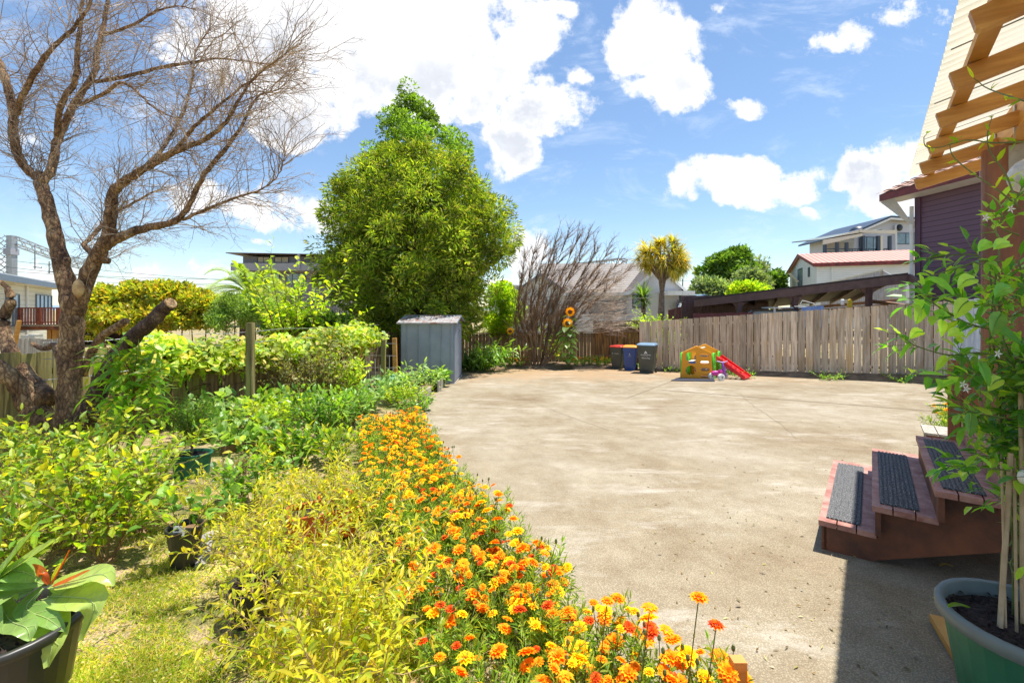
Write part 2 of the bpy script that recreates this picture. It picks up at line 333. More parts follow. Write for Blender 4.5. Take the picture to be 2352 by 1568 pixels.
def barkmat(name, ca, cb, cc, vs=26):
    m, t, b = new_mat(name); tc = nd(t, 'ShaderNodeTexCoord'); mp = nd(t, 'ShaderNodeMapping', inp={'Scale': (1, 1, .5)}); t.links.new(tc.outputs['Object'], mp.inputs[0])
    no = nd(t, 'ShaderNodeTexNoise', inp={'Scale': 7.0, 'Detail': 8.0, 'Roughness': .7}); t.links.new(mp.outputs[0], no.inputs['Vector'])
    wv = nd(t, 'ShaderNodeMix', data_type='RGBA', inp={0: .12}); t.links.new(mp.outputs[0], wv.inputs[6]); t.links.new(no.outputs['Color'], wv.inputs[7])
    vo = nd(t, 'ShaderNodeTexVoronoi', feature='DISTANCE_TO_EDGE', inp={'Scale': float(vs)}); t.links.new(wv.outputs[2], vo.inputs['Vector'])
    r = ramp(t, [(.36, cb), (.5, ca), (.62, cc)]); t.links.new(no.outputs['Fac'], r.inputs[0])
    r2 = ramp(t, [(.0, (.16, .13, .11)), (.09, (.75, .72, .7)), (.25, (1.1, 1.1, 1.1))]); t.links.new(vo.outputs['Distance'], r2.inputs[0])
    mx = nd(t, 'ShaderNodeMix', data_type='RGBA', blend_type='MULTIPLY', inp={0: .9}); t.links.new(r.outputs[0], mx.inputs[6]); t.links.new(r2.outputs[0], mx.inputs[7]); t.links.new(mx.outputs[2], b.inputs['Base Color']); b.inputs['Roughness'].default_value = .9
    ad = nd(t, 'ShaderNodeMath', operation='ADD'); t.links.new(vo.outputs['Distance'], ad.inputs[0]); t.links.new(no.outputs['Fac'], ad.inputs[1]); bp = nd(t, 'ShaderNodeBump', inp={'Strength': 1.0, 'Distance': .035}); t.links.new(ad.outputs[0], bp.inputs['Height']); t.links.new(bp.outputs[0], b.inputs['Normal']); return m
M['bark'] = barkmat('cracked_brown_bark', (.36, .205, .105), (.13, .07, .038), (.66, .43, .23))
M['barkdark'] = barkmat('dark_red_bark', (.15, .075, .055), (.05, .025, .02), (.32, .22, .18), 34)
M['twig'] = surf('grey_twig', (.44, .33, .24), col2=(.16, .10, .065), rough=.85, scale=3, island=.35)
M['stem'] = surf('green_stem', (.16, .2, .05), rough=.6, scale=10, var=.2)
M['woodstem'] = surf('woody_stem', (.28, .17, .08), col2=(.14, .08, .04), rough=.8, scale=18)
M['blackplastic'] = surf('black_plastic', (.022, .022, .024), rough=.38, scale=8, var=.2, col2=(.035, .033, .028))
M['greenplastic'] = surf('green_plastic', (.025, .17, .085), col2=(.018, .125, .062), rough=.5, scale=5)
M['greyrim'] = surf('grey_green_rim', (.17, .2, .19), rough=.5, var=.1)
M['orangeplastic'] = surf('orange_terracotta_plastic', (.55, .1, .02), rough=.5, var=.1)
M['paleboard'] = woodmat('weathered_grey_timber', (.46, .42, .36), (.26, .22, .18), knots=False)

# ---------------------------------------------------------------- ground
def gsheet(poly, dz, sub=14):
    """flat polygon draped on the sloping ground, cut in strips"""
    return [(x, y, zg(y)+dz) for x, y in poly]
m, t, b = new_mat('lawn_soil')
tc = nd(t, 'ShaderNodeTexCoord'); n1 = nd(t, 'ShaderNodeTexNoise', inp={'Scale': 2.2, 'Detail': 8.0, 'Roughness': .7}); t.links.new(tc.outputs['Object'], n1.inputs['Vector'])
r1 = ramp(t, [(.34, (.12, .15, .03)), (.46, (.28, .25, .09)), (.54, (.48, .36, .20)), (.72, (.60, .46, .31))]); t.links.new(n1.outputs['Fac'], r1.inputs[0])
n2 = nd(t, 'ShaderNodeTexNoise', inp={'Scale': 70.0, 'Detail': 5.0}); t.links.new(tc.outputs['Object'], n2.inputs['Vector'])
mx = nd(t, 'ShaderNodeMix', data_type='RGBA', blend_type='MULTIPLY', inp={0: .8}); r2 = ramp(t, [(.35, (.35, .3, .25)), (.6, (1.1, 1.1, 1.1))]); t.links.new(n2.outputs['Fac'], r2.inputs[0])
t.links.new(r1.outputs[0], mx.inputs[6]); t.links.new(r2.outputs[0], mx.inputs[7]); t.links.new(mx.outputs[2], b.inputs['Base Color']); b.inputs['Roughness'].default_value = .95
bp = nd(t, 'ShaderNodeBump', inp={'Strength': .9, 'Distance': .03}); t.links.new(n2.outputs['Fac'], bp.inputs['Height']); t.links.new(bp.outputs[0], b.inputs['Normal'])
gb = MB(); xs = [-900, -60, -20, 0, 20, 60, 900]; ys = [-60, -2, 6, 12, 19.5, 60, 300, 1800]
V = [(x, y, zg(y)) for y in ys for x in xs]; nx = len(xs)
gb.add(V, [[j*nx+i, j*nx+i+1, (j+1)*nx+i+1, (j+1)*nx+i] for j in range(len(ys)-1) for i in range(nx-1)])
gb.build('ground', m, kind='structure')

# concrete: pale worn slab with brown stains, exposed shell speckle
m, t, b = new_mat('worn_concrete')
tc = nd(t, 'ShaderNodeTexCoord')
def N(scale, det=6., rough=.6, dist=0., src=None):
    n = nd(t, 'ShaderNodeTexNoise', inp={'Scale': scale, 'Detail': det, 'Roughness': rough, 'Distortion': dist}); t.links.new(src or tc.outputs['Object'], n.inputs['Vector']); return n
n1 = N(.55, 7, .62, .4); r1 = ramp(t, [(.28, (.275, .21, .135)), (.44, (.35, .295, .205)), (.6, (.405, .355, .265)), (.75, (.49, .45, .375))]); t.links.new(n1.outputs['Fac'], r1.inputs[0])
n2 = N(3.2, 8, .7); r2 = ramp(t, [(.34, (.82, .78, .74)), (.56, (1, 1, 1)), (.7, (1.15, 1.15, 1.17))]); t.links.new(n2.outputs['Fac'], r2.inputs[0])
mx = nd(t, 'ShaderNodeMix', data_type='RGBA', blend_type='MULTIPLY', inp={0: 1.0}); t.links.new(r1.outputs[0], mx.inputs[6]); t.links.new(r2.outputs[0], mx.inputs[7])
vo = nd(t, 'ShaderNodeTexVoronoi', inp={'Scale': 105.0, 'Randomness': 1.0}); t.links.new(tc.outputs['Object'], vo.inputs['Vector'])
r3 = ramp(t, [(.0, (1.45, 1.45, 1.45)), (.16, (1.22, 1.2, 1.18)), (.3, (.93, .92, .9)), (.6, (.66, .64, .62))]); t.links.new(vo.outputs['Distance'], r3.inputs[0])
mx2 = nd(t, 'ShaderNodeMix', data_type='RGBA', blend_type='MULTIPLY', inp={0: .85}); t.links.new(mx.outputs[2], mx2.inputs[6]); t.links.new(r3.outputs[0], mx2.inputs[7])
n4 = N(170, 3, .5); r4 = ramp(t, [(.33, (.6, .58, .56)), (.45, (1, 1, 1))]); t.links.new(n4.outputs['Fac'], r4.inputs[0])
mx3 = nd(t, 'ShaderNodeMix', data_type='RGBA', blend_type='MULTIPLY', inp={0: .7}); t.links.new(mx2.outputs[2], mx3.inputs[6]); t.links.new(r4.outputs[0], mx3.inputs[7])
# reddish soil washed over the slab near the back bed, and white scuffs
spx = nd(t, 'ShaderNodeSeparateXYZ'); t.links.new(tc.outputs['Object'], spx.inputs[0]); n5 = N(1.1, 8, .7, .6); ay = nd(t, 'ShaderNodeMath', operation='MULTIPLY_ADD', inp={1: 9.0}); t.links.new(n5.outputs['Fac'], ay.inputs[0]); t.links.new(spx.outputs[1], ay.inputs[2])
dm = nd(t, 'ShaderNodeMapRange', interpolation_type='SMOOTHSTEP', inp={'From Min': 16.5, 'From Max': 20.5, 'To Max': .8}); t.links.new(ay.outputs[0], dm.inputs['Value'])
mx4 = nd(t, 'ShaderNodeMix', data_type='RGBA'); t.links.new(dm.outputs[0], mx4.inputs[0]); t.links.new(mx3.outputs[2], mx4.inputs[6]); mx4.inputs[7].default_value = (.36, .235, .13, 1)
mpc = nd(t, 'ShaderNodeMapping', inp={'Scale': (.35, 1.0, 1)}); t.links.new(tc.outputs['Object'], mpc.inputs[0]); n6 = N(2.3, 10, .75, .3, mpc.outputs[0]); r6 = ramp(t, [(.54, (0, 0, 0)), (.68, (.3, .3, .3))]); t.links.new(n6.outputs['Fac'], r6.inputs[0])
mx5 = nd(t, 'ShaderNodeMix', data_type='RGBA'); t.links.new(r6.outputs[0], mx5.inputs[0]); t.links.new(mx4.outputs[2], mx5.inputs[6]); mx5.inputs[7].default_value = (.66, .63, .58, 1)
t.links.new(mx5.outputs[2], b.inputs['Base Color']); b.inputs['Roughness'].default_value = .85; b.inputs['Specular IOR Level'].default_value = .2
bp = nd(t, 'ShaderNodeBump', inp={'Strength': .5, 'Distance': .004}); t.links.new(vo.outputs['Distance'], bp.inputs['Height']); t.links.new(bp.outputs[0], b.inputs['Normal'])
M['concrete'] = m
EDGE = [(1.55, -2), (1.2, .6), (.92, 1.62), (.42, 2.1), (.1, 2.75), (-.42, 4.1), (-1.0, 5.6), (-1.5, 7.0), (-1.86, 8.6), (-1.82, 10.2), (-1.72, 12.0), (-1.5, 15.6), (-1.2, 16.5), (-.3, 16.9), (1.5, 16.9), (3.6, 16.7)]
es = spline(EDGE[:11], 5); edge = [tuple(q) for q in es]+EDGE[11:]
cb = MB()
right = [(60, y) for _, y in edge]
FL, FR = (4.58, 16.4), (12.2, 12.6)
def fx(y):   # concrete's far/right limit is the paling fence line
    return FL[0]+(FR[0]-FL[0])*(FL[1]-y)/(FL[1]-FR[1]) if y > 9 else 30
V = []; n = len(edge)
for (x, y) in edge: V += [(x, y, zg(y)+.004), (max(x+.05, min(fx(y)-.25*(y > 9), 30)), y, zg(y)+.004)]
cb.add(V, [[2*i, 2*i+1, 2*i+3, 2*i+2] for i in range(n-1)])
V2 = [(x, y, zg(y)-.06) for x, y in edge]   # slab's edge face
cb.add([(x, y, zg(y)+.004) for x, y in edge]+V2, [[i, n+i, n+i+1, i+1] for i in range(n-1)])
conc = cb.build('concrete_yard', M['concrete'], kind='structure')
# joints between pours
M['joint'] = surf('dark_joint', (.22, .17, .11), var=.2, rough=.95, scale=20)
jb = MB()
def strip(pts, w, dz):
    p = np.array([(x, y, zg(y)+dz) for x, y in pts]); d = nz(np.diff(p, axis=0)); d = np.vstack([d, d[-1:]]); s_ = np.stack([-d[:, 1], d[:, 0], 0*d[:, 0]], 1)*w/2
    k = len(p); jb.add(np.vstack([p-s_, p+s_]), [[i, i+1, k+i+1, k+i] for i in range(k-1)])
a_, b_ = G(1520, 896), G(2185, 948); J = [(a_[0]+(b_[0]-a_[0])*i/14*1.2+random.uniform(-.01, .01), a_[1]+(b_[1]-a_[1])*i/14*1.2+random.uniform(-.015, .015)) for i in range(15)]
strip(J, .045, .008)
for p0, p1, w_ in (((1180, 905), (1400, 990), .007), ((1700, 905), (1830, 1010), .007)):
    a_, b_ = G(*p0), G(*p1); ox = 0
    L_ = []
    for i in range(30):
        ox += random.gauss(0, .02); L_.append((a_[0]+(b_[0]-a_[0])*i/29+ox*math.sin(i*math.pi/29), a_[1]+(b_[1]-a_[1])*i/29+random.gauss(0, .012)))
    strip(L_, w_, .007)
a_, b_ = G(1558, 870), G(1440, 915); strip([(a_[0]+(b_[0]-a_[0])*i/6, a_[1]+(b_[1]-a_[1])*i/6) for i in range(7)], .02, .008)
jb.build('concrete_joints', M['joint'], kind='structure')
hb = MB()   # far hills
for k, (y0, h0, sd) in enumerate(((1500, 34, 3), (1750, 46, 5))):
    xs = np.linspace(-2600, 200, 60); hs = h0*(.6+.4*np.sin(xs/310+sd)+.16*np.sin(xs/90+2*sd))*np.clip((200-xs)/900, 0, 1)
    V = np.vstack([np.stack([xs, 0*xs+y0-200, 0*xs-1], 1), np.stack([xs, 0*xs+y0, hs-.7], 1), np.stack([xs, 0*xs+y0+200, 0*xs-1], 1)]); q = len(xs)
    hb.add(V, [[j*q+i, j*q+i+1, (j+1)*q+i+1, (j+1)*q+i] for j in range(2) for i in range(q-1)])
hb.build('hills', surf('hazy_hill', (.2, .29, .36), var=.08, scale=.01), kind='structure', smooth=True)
# ================================================================ FENCES
M['paling'] = woodmat('weathered_palings', (.70, .56, .42), (.38, .285, .20), streak=(.46, .28, .10), island=.3)
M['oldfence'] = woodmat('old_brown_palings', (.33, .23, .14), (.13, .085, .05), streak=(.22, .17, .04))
M['stained'] = woodmat('stained_palings', (.36, .2, .08), (.05, .025, .015), streak=(.45, .2, .03))
M['mossy'] = woodmat('mossy_palings', (.36, .31, .12), (.14, .11, .05), streak=(.32, .30, .06))
M['whiteboard'] = woodmat('whitewashed_palings', (.74, .74, .74), (.52, .54, .58), knots=False)
def fence(name, label, p0, p1, zb0, zb1, zt0, zt1, mat, npk, group=None, th=.02, gap=.003, jit=.015, rails=(.3, .8), railmat=None, railside=1, cap=False, posts=0):
    c = ((p0[0]+p1[0])/2, (p0[1]+p1[1])/2, zb0)
    root = thing(name, label, 'fence', c, group)
    p0, p1 = np.array(p0[:2], float), np.array(p1[:2], float); d = p1-p0; Ln = np.linalg.norm(d); d /= Ln
    b = MB(); wv = Ln/npk
    for i in range(npk):
        s0, s1 = i*wv+gap+random.uniform(0, .004), (i+1)*wv-gap-random.uniform(0, .004)
        f = (i+.5)/npk; zb, zt = zb0+(zb1-zb0)*f, zt0+(zt1-zt0)*f+random.uniform(-jit, jit)
        tl = random.uniform(-.004, .004); n = np.array([d[1], -d[0]])
        a, e = p0+d*s0, p0+d*s1; o = random.uniform(-.003, .003)
        V = [(*(a+n*(th/2+o)), zb), (*(e+n*(th/2+o)), zb), (*(e+d*tl+n*(th/2+o)), zt), (*(a+d*tl+n*(th/2+o)), zt)]
        b.prism(V, (-n[0]*th, -n[1]*th, 0))
    b.build('paling_panel', mat, root)
    for q in rails:
        r = MB(); z0, z1 = zb0+(zt0-zb0)*q, zb1+(zt1-zb1)*q; n = np.array([d[1], -d[0]])*railside*(th/2+.027)
        r.beam((*(p0+n), z0), (*(p1+n), z1), .045, .075); r.build('rail', railmat or mat, root)
    if cap: MB().beam((*p0, zt0+.03), (*p1, zt1+.03), .09, .03).build('cap_rail', railmat or mat, root)
    for i in range(posts):
        f = (i+.5)/posts; q = p0+(p1-p0)*f+np.array([d[1], -d[0]])*railside*(th/2+.1)
        MB().box(q[0]-.045, q[0]+.045, q[1]-.045, q[1]+.045, zb0-.1, zt0+(zt1-zt0)*f-.02).build('post', railmat or mat, root)
    return root
# right long paling fence (two blocks keep the step in height smooth)
fence('paling_fence', 'tall weathered timber paling fence along the right side of the concrete yard', FL, FR, -.60, -.29, 1.14, 1.84, M['paling'], 42, gap=.0075, railside=-1, jit=.006, rails=(.12, .5, .88), posts=4)
fence('paling_fence', 'pinkish new paling fence section behind the leafy vine', FR, (13.9, 11.65), -.29, -.22, 1.86, 1.98, M['whiteboard'], 9, railside=-1, rails=(.12, .85))
fence('paling_fence', 'short whitewashed paling section behind the green bin', (XY(1470, 16.9)[0], 16.9), (FL[0]+.15, 16.42), -.62, -.6, 1.16, 1.14, M['whiteboard'], 3, railside=-1)
fence('paling_fence', 'low old brown paling fence behind the bare bush and sunflowers', XY(1020, 18.8), XY(1372, 18.6), -.7, -.7, .58, .64, M['oldfence'], 44, rails=(.22, .9), cap=True, posts=4, railmat=M['oldfence'])
fence('paling_fence', 'rust stained paling fence section behind the three bins', XY(1368, 18.2), XY(1474, 17.6), -.7, -.7, .84, .86, M['stained'], 12, rails=(.3, .93), railmat=M['oldfence'], cap=True)
fence('paling_fence', 'taller dark board fence rising behind the stained section', XY(1362, 19.5), XY(1478, 19.2), -.7, -.7, 1.1, 1.13, M['oldfence'], 12, rails=(.5,))
# left boundary fence, running away from the camera under the grape vine
fence('paling_fence', 'mossy timber paling fence along the left boundary behind the bare tree', (-6.75, 3.4), (-5.35, 7.8), zg(3.4), zg(7.8), 1.12, 1.0, M['mossy'], 30, rails=(.25, .8), railside=-1, jit=.02)
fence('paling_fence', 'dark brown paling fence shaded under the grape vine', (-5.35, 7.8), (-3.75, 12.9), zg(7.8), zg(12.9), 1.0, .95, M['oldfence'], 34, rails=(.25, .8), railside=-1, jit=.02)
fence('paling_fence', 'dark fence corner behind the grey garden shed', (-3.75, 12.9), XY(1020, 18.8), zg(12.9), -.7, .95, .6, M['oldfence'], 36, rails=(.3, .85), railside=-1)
fence('paling_fence', 'low pale grey paling fence in front of the neighbour house', P(30, 790, 13), P(158, 790, 13), -.6, -.6, .77, .75, M['paleboard'], 14, rails=())
# ---- earth strip at the fence foot
eb = MB(); d_ = np.array([FR[0]-FL[0], FR[1]-FL[1]]); d_ /= np.linalg.norm(d_); n_ = np.array([d_[1], -d_[0]])
M['dirt'] = surf('dry_brown_dirt', (.30, .2, .12), col2=(.14, .09, .05), rough=.95, scale=4, bump=.8)
V = []
for i in range(31):
    f = i/30; p = np.array(FL)*(1-f)+np.array(FR)*f; zf = -.60+.31*f
    for o, z in ((.42+.04*math.sin(i*1.7), None), (.2, zf+.0), (0, zf+.05), (-.4, zf+.05)):
        q = p+n_*o; V.append((q[0], q[1], zg(q[1])+.01 if z is None else z+.02+.012*math.sin(i*2.3)))
eb.add(V, [[4*i+j, 4*i+4+j, 4*i+5+j, 4*i+1+j] for i in range(30) for j in range(3)])
eb.build('fence_foot_soil', M['dirt'], kind='structure')
# back garden bed soil
V = []; bx = np.linspace(-1.6, 4.5, 25)
for x in bx:
    for y, z in ((16.75+.1*math.sin(x*3), .0), (17.0, .09), (17.8, .13), (18.9, .1)): V.append((x, y, zg(y)+z+.01+.02*math.sin(x*5+y)))
MB().add(V, [[4*i+j, 4*i+4+j, 4*i+5+j, 4*i+1+j] for i in range(24) for j in range(3)]).build('back_bed_soil', M['dirt'], kind='structure')

# ================================================================ SHED
sx0, sx1, sy0, sy1 = XY(920, 12.45)[0], XY(1042, 12.45)[0], 12.45, 14.3
zb = zg(12.45)-.02; zw = 1.6-32*12.45/F
sh = thing('garden_shed', 'small grey metal garden shed with ribbed walls and a rusty low gable roof', 'shed', ((sx0+sx1)/2, (sy0+sy1)/2, zb))
M['shed'] = surf('grey_shed_steel', (.30, .335, .39), col2=(.24, .275, .33), rough=.42, scale=2.5, metal=.15, spec=.5)
w = MB(); w.box(sx0+.012, sx1-.012, sy0+.012, sy1-.012, zb+.03, zw)
for k in range(6):   # folded vertical ribs, front
    x = sx0+.02+(sx1-sx0-.04)*[0, .1, .325, .55, .775, .955][k]; w.prism([(x-.012, sy0+.014, zb+.03), (x+.012, sy0+.014, zb+.03), (x+.006, sy0-.012, zb+.03), (x-.006, sy0-.012, zb+.03)], (0, 0, zw-zb-.03))
ym = (sy0+sy1)/2
w.prism([(sx1-.012, sy0+.012, zw-.002), (sx1-.012, sy1-.012, zw-.002), (sx1-.012, ym, zw+.17)], (-(sx1-sx0-.024), 0, 0))
w.build('wall', M['shed'], sh)
for k, (a, e) in enumerate(((sy0+.25, ym), (ym, sy1-.25))):
    dr = MB().box(sx1-.008, sx1+.014, a+.004, e-.004, zb+.06, zw-.04)
    for j in range(4):
        y = a+(e-a)*(j+.6)/4.2; dr.prism([(sx1+.012, y-.02, zb+.08), (sx1+.012, y+.02, zb+.08), (sx1+.026, y+.01, zb+.08), (sx1+.026, y-.01, zb+.08)], (0, 0, zw-zb-.14))
    o = dr.build('door', M['shed'], sh)
    if k == 0: MB().tube([(sx1+.03, e-.1, zw-.32), (sx1+.055, e-.1, zw-.3), (sx1+.055, e-.1, zw-.2), (sx1+.03, e-.1, zw-.18)], .008, 6).build('handle', M['dark'], o)
for y in (sy0+.06, sy0+.16, sy1-.08): MB().box(sx1-.01, sx1+.02, y-.02, y+.02, zb+.03, zw-.02).build('corner_trim', M['shed'], sh)
m, t, b = new_mat('rusty_roof_steel'); tc = nd(t, 'ShaderNodeTexCoord'); no = nd(t, 'ShaderNodeTexNoise', inp={'Scale': 3.5, 'Detail': 7.0, 'Roughness': .7}); t.links.new(tc.outputs['Object'], no.inputs['Vector'])
r_ = ramp(t, [(.4, (.26, .13, .09)), (.5, (.36, .34, .34)), (.7, (.46, .47, .5))]); t.links.new(no.outputs['Fac'], r_.inputs[0]); t.links.new(r_.outputs[0], b.inputs['Base Color']); b.inputs['Roughness'].default_value = .5; b.inputs['Metallic'].default_value = .2
M['rusty'] = m
rf = MB(); n = 64; xs = np.linspace(sx0-.09, sx1+.1, n)
for side in (0, 1):
    y0, y1 = (sy0-.1, ym) if side == 0 else (sy1+.1, ym)
    V = []
    for i, x in enumerate(xs):
        h = .016 if i % 8 == 0 else 0
        V += [(x, y0, zw-.0+h), (x, y1, zw+.2+h)]
    rf.add(V, [[2*i, 2*i+2, 2*i+3, 2*i+1] for i in range(n-1)])
    rf.add([(xs[0], y0, zw-.02), (xs[-1], y0, zw-.02), (xs[-1], y0, zw+.014), (xs[0], y0, zw+.014)], [[0, 1, 2, 3]])
rf.build('roof', M['rusty'], sh)
MB().beam((xs[0], ym, zw+.205), (xs[-1], ym, zw+.205), .14, .012).build('ridge_cap', M['rusty'], sh)
for s_ in (0, 1):
    y0 = sy0-.1 if s_ == 0 else sy1+.1
    MB().beam((xs[-1], y0, zw-.012), (xs[-1], ym, zw+.185), .012, .05).build('barge_trim', M['shed'], sh)
MB().box(sx0-.02, sx1+.03, sy0-.01, sy1+.02, zb-.08, zb+.03).build('base', M['paleboard'], sh)

# ================================================================ WHEELIE BINS
def wheelie(label, loc, w, dp, h, rz, bodym, lidm, logo, big):
    o = thing('wheelie_bin', label, 'wheelie bin', loc, 'wheelie bins by the fence corner', rz=rz, local=True)
    def sec(z, ww, d0, d1): return [(x, y, z) for x, y in rrect(-ww/2, d0, ww/2, d1, .03, 3)]
    f = h*.86; b = MB(); rows = [sec(.045, w*.76, -dp*.33, dp*.33), sec(.10, w*.79, -dp*.36, dp*.35), sec(f*.86, w*.95, -dp*.47, dp*.42), sec(f*.865, w*.99, -dp*.5, dp*.45), sec(f, w, -dp*.51, dp*.47)]
    k = len(rows[0]); b.add(np.array(rows).reshape(-1, 3), [[r*k+i, r*k+(i+1) % k, (r+1)*k+(i+1) % k, (r+1)*k+i] for r in range(4) for i in range(k)]); b.Fc.append(np.array([list(range(k))[::-1]])); b.Fc.append(np.array([list(range(4*k, 5*k))]))
    b.box(-w*.3, w*.3, -dp*.40, -dp*.33, 0.0, .07)
    b.build('body', bodym, o, smooth=False)
    l = MB(); rows = [sec(f+.003, w*1.04, -dp*.56, dp*.5), sec(f+.035, w*1.04, -dp*.56, dp*.5), sec(f+.075, w*.9, -dp*.46, dp*.44), sec(f+.085, w*.6, -dp*.3, dp*.3)]
    l.add(np.array(rows).reshape(-1, 3), [[r*k+i, r*k+(i+1) % k, (r+1)*k+(i+1) % k, (r+1)*k+i] for r in range(3) for i in range(k)]); l.Fc.append(np.array([list(range(3*k, 4*k))])); l.Fc.append(np.array([list(range(k))[::-1]]))
    l.build('lid', lidm, o)
    MB().tube([(-w*.42, dp*.5, f-.02), (-w*.42, dp*.58, f), (w*.42, dp*.58, f), (w*.42, dp*.5, f-.02)], .014, 6).build('handle', bodym, o)
    for sgn in (-1, 1):
        wh = MB(); wh.tube([(sgn*w*.38, dp*.36, .1), (sgn*(w*.38+.05), dp*.36, .1)], .1, 14)
        wo = wh.build('wheel', M['blackplastic'], o)
    M4 = frame((0, 0, 0), (1, 0, 0), (0, 0, 1))
    yf = lambda z: -dp*(.36+.11*(z-.1)/(f*.86-.1))-.004
    lean = math.atan(dp*.11/(f*.86-.1))
    def T(z, x=0): return frame((x, yf(z), z), (1, 0, 0), (0, -math.sin(lean), math.cos(lean)))
    wm_ = M['white']
    if logo == 2:
        z = f*.72; pl = [(-.06, 0), (0, .1), (.06, 0), (.028, .0), (0, .045), (-.028, 0)]
        panel('emblem', pl, [], .002, wm_, o, T(z), 0); MB().lathe((0, yf(z+.005)-.002, z+.012), [(0.0, -.014), (.016, 0), (0, .014)], 8, 1, .2).build('emblem_dot', wm_, o)
        text('lettering', 'AUCKLAND', .062, wm_, o, T(z-.06)); text('small_lettering', 'CITY COUNCIL', .022, wm_, o, T(z-.09)); text('lettering', 'Recycling', .07, wm_, o, T(z-.165))
    elif logo == 1:
        z = f*.7; panel('emblem', [(-.02, 0), (.0, .055), (.012, .045), (.0, .02), (.024, .012), (.02, 0)], [], .002, wm_, o, T(z), 0); text('lettering', 'recycle', .04, wm_, o, T(z-.06))
    else:
        z = f*.72; MB().lathe((-.12, yf(z)-.001, z+.01), [(0, -.018), (.018, 0), (0, .018)], 10, 1, .15).build('emblem', wm_, o); text('lettering', 'COUNCIL', .04, wm_, o, T(z-.005, .03))
    return o
M['binblack'] = surf('dark_green_grey_bin', (.075, .085, .07), col2=(.055, .062, .052), rough=.45, scale=4)
M['binblue'] = surf('blue_bin', (.03, .085, .33), col2=(.025, .07, .27), rough=.4, scale=4)
M['lidred'] = surf('faded_red_lid', (.62, .05, .03), col2=(.5, .035, .02), rough=.4, scale=8)
M['lidyellow'] = surf('orange_yellow_lid', (.8, .3, .01), rough=.4, var=.06)
M['lidblue'] = surf('dusty_blue_lid', (.17, .28, .40), rough=.4, var=.08)
p = XY(1420, 16.85); wheelie('slim dark bin with a faded red lid, nearest the stained fence', (p[0], p[1], p[2]), .46, .5, .93, R(-36), M['binblack'], M['lidred'], 0, 0)
p = XY(1448, 16.3); wheelie('blue recycling bin with an orange yellow lid between two dark bins', (p[0], p[1], p[2]), .47, .5, .95, R(-22), M['binblue'], M['lidyellow'], 1, 0)
p = XY(1487, 15.45); wheelie('largest dark green bin with a dusty blue lid and white recycling print', (p[0], p[1], p[2]), .58, .62, 1.08, R(-28), M['binblack'], M['lidblue'], 2, 1)

# ================================================================ TOY PLAYHOUSE, RIDE-ON, MAT
M['toyorange'] = surf('orange_toy_plastic', (.92, .36, .01), rough=.38, var=.07, scale=3)
M['toygreen'] = surf('green_toy_plastic', (.10, .62, .03), rough=.38, var=.07, scale=3)
M['toyred'] = surf('red_toy_plastic', (.75, .02, .025), rough=.35, var=.07, scale=3)
pf = np.array(G(1567, 869)); pw = np.array([.975, -.22, 0]); pdv = np.array([.60, .80, 0]); pw /= np.linalg.norm(pw); pdv /= np.linalg.norm(pdv)
ph = thing('play_house', 'orange and green plastic climbing frame by the fence with holes cut in its walls', 'playhouse', tuple(pf))
def arc(cx, cy, r, a0, a1, n=8): return [(cx+r*math.cos(R(a0+(a1-a0)*i/n)), cy+r*math.sin(R(a0+(a1-a0)*i/n))) for i in range(n+1)]
OUT = [(0.02, 0), (.80, 0), (.84, .04)]+[(.82, .74), (.80, .79)]+arc(.41, .88, .1, 50, 130, 6)+[(.02, .79), (0, .74), (-.02, .04)]
HO = [arc(.24, .255, .155, 0, 345, 22)]
for z, x0 in ((.085, .52), (.295, .515), (.505, .505), (.715, .49)): HO.append(rrect(x0, z-.055, x0+.26, z+.055, .05, 4))
WIN = [(.10, .56), (.09, .72), (.14, .79), (.30, .84), (.40, .80), (.41, .56), (.3, .52), (.18, .52)]
for k, off in enumerate((0.0, .95)):
    o = pf+pdv*off
    panel('side_panel', OUT, HO+[WIN] if k == 0 else [rrect(.08, .06, .74, .66, .08, 4)], .05, M['toyorange'], ph, frame(o, pw, (0, 0, 1)), .01)
GO = [(0, 0), (.22, 0), (.24, .4), (.22, .76), (.1, .78), (0, .76)]; GH = [rrect(.06, .1, .16, .3, .045, 4), rrect(.06, .36, .16, .52, .045, 4), rrect(.06, .58, .16, .7, .045, 4)]
for sx_, off in ((-.035, .03), (.86, .03)):
    o = pf+pw*sx_+pdv*off; panel('corner_panel', GO, GH, .045, M['toygreen'], ph, frame(o, pdv, (0, 0, 1)), .008)
    o = pf+pw*sx_+pdv*.92; panel('corner_panel', [(-x, y) for x, y in GO][::-1], [[(-x, y) for x, y in h][::-1] for h in GH], .045, M['toygreen'], ph, frame(o, pdv, (0, 0, 1)), .008)
o = pf+pdv*.05+np.array([0, 0, .88]); MB().tube([pf+pw*.41+pdv*-.02+np.array([0, 0, .89]), pf+pw*.41+pdv*.98+np.array([0, 0, .89])], .028, 10).build('roof_bar', M['cream'], ph)
o = pf+pw*.41+pdv*.45+np.array([0, 0, .46]); MB().obox(o, pw*.36, pdv*.4, (0, 0, .03)).build('platform', M['white'], ph)
MB().obox(pf+pw*.30+pdv*-.03+np.array([0, 0, .5]), pw*.085, pdv*.03, (0, 0, .028)).build('window_box', surf('blue_toy', (.03, .16, .5), rough=.4), ph)
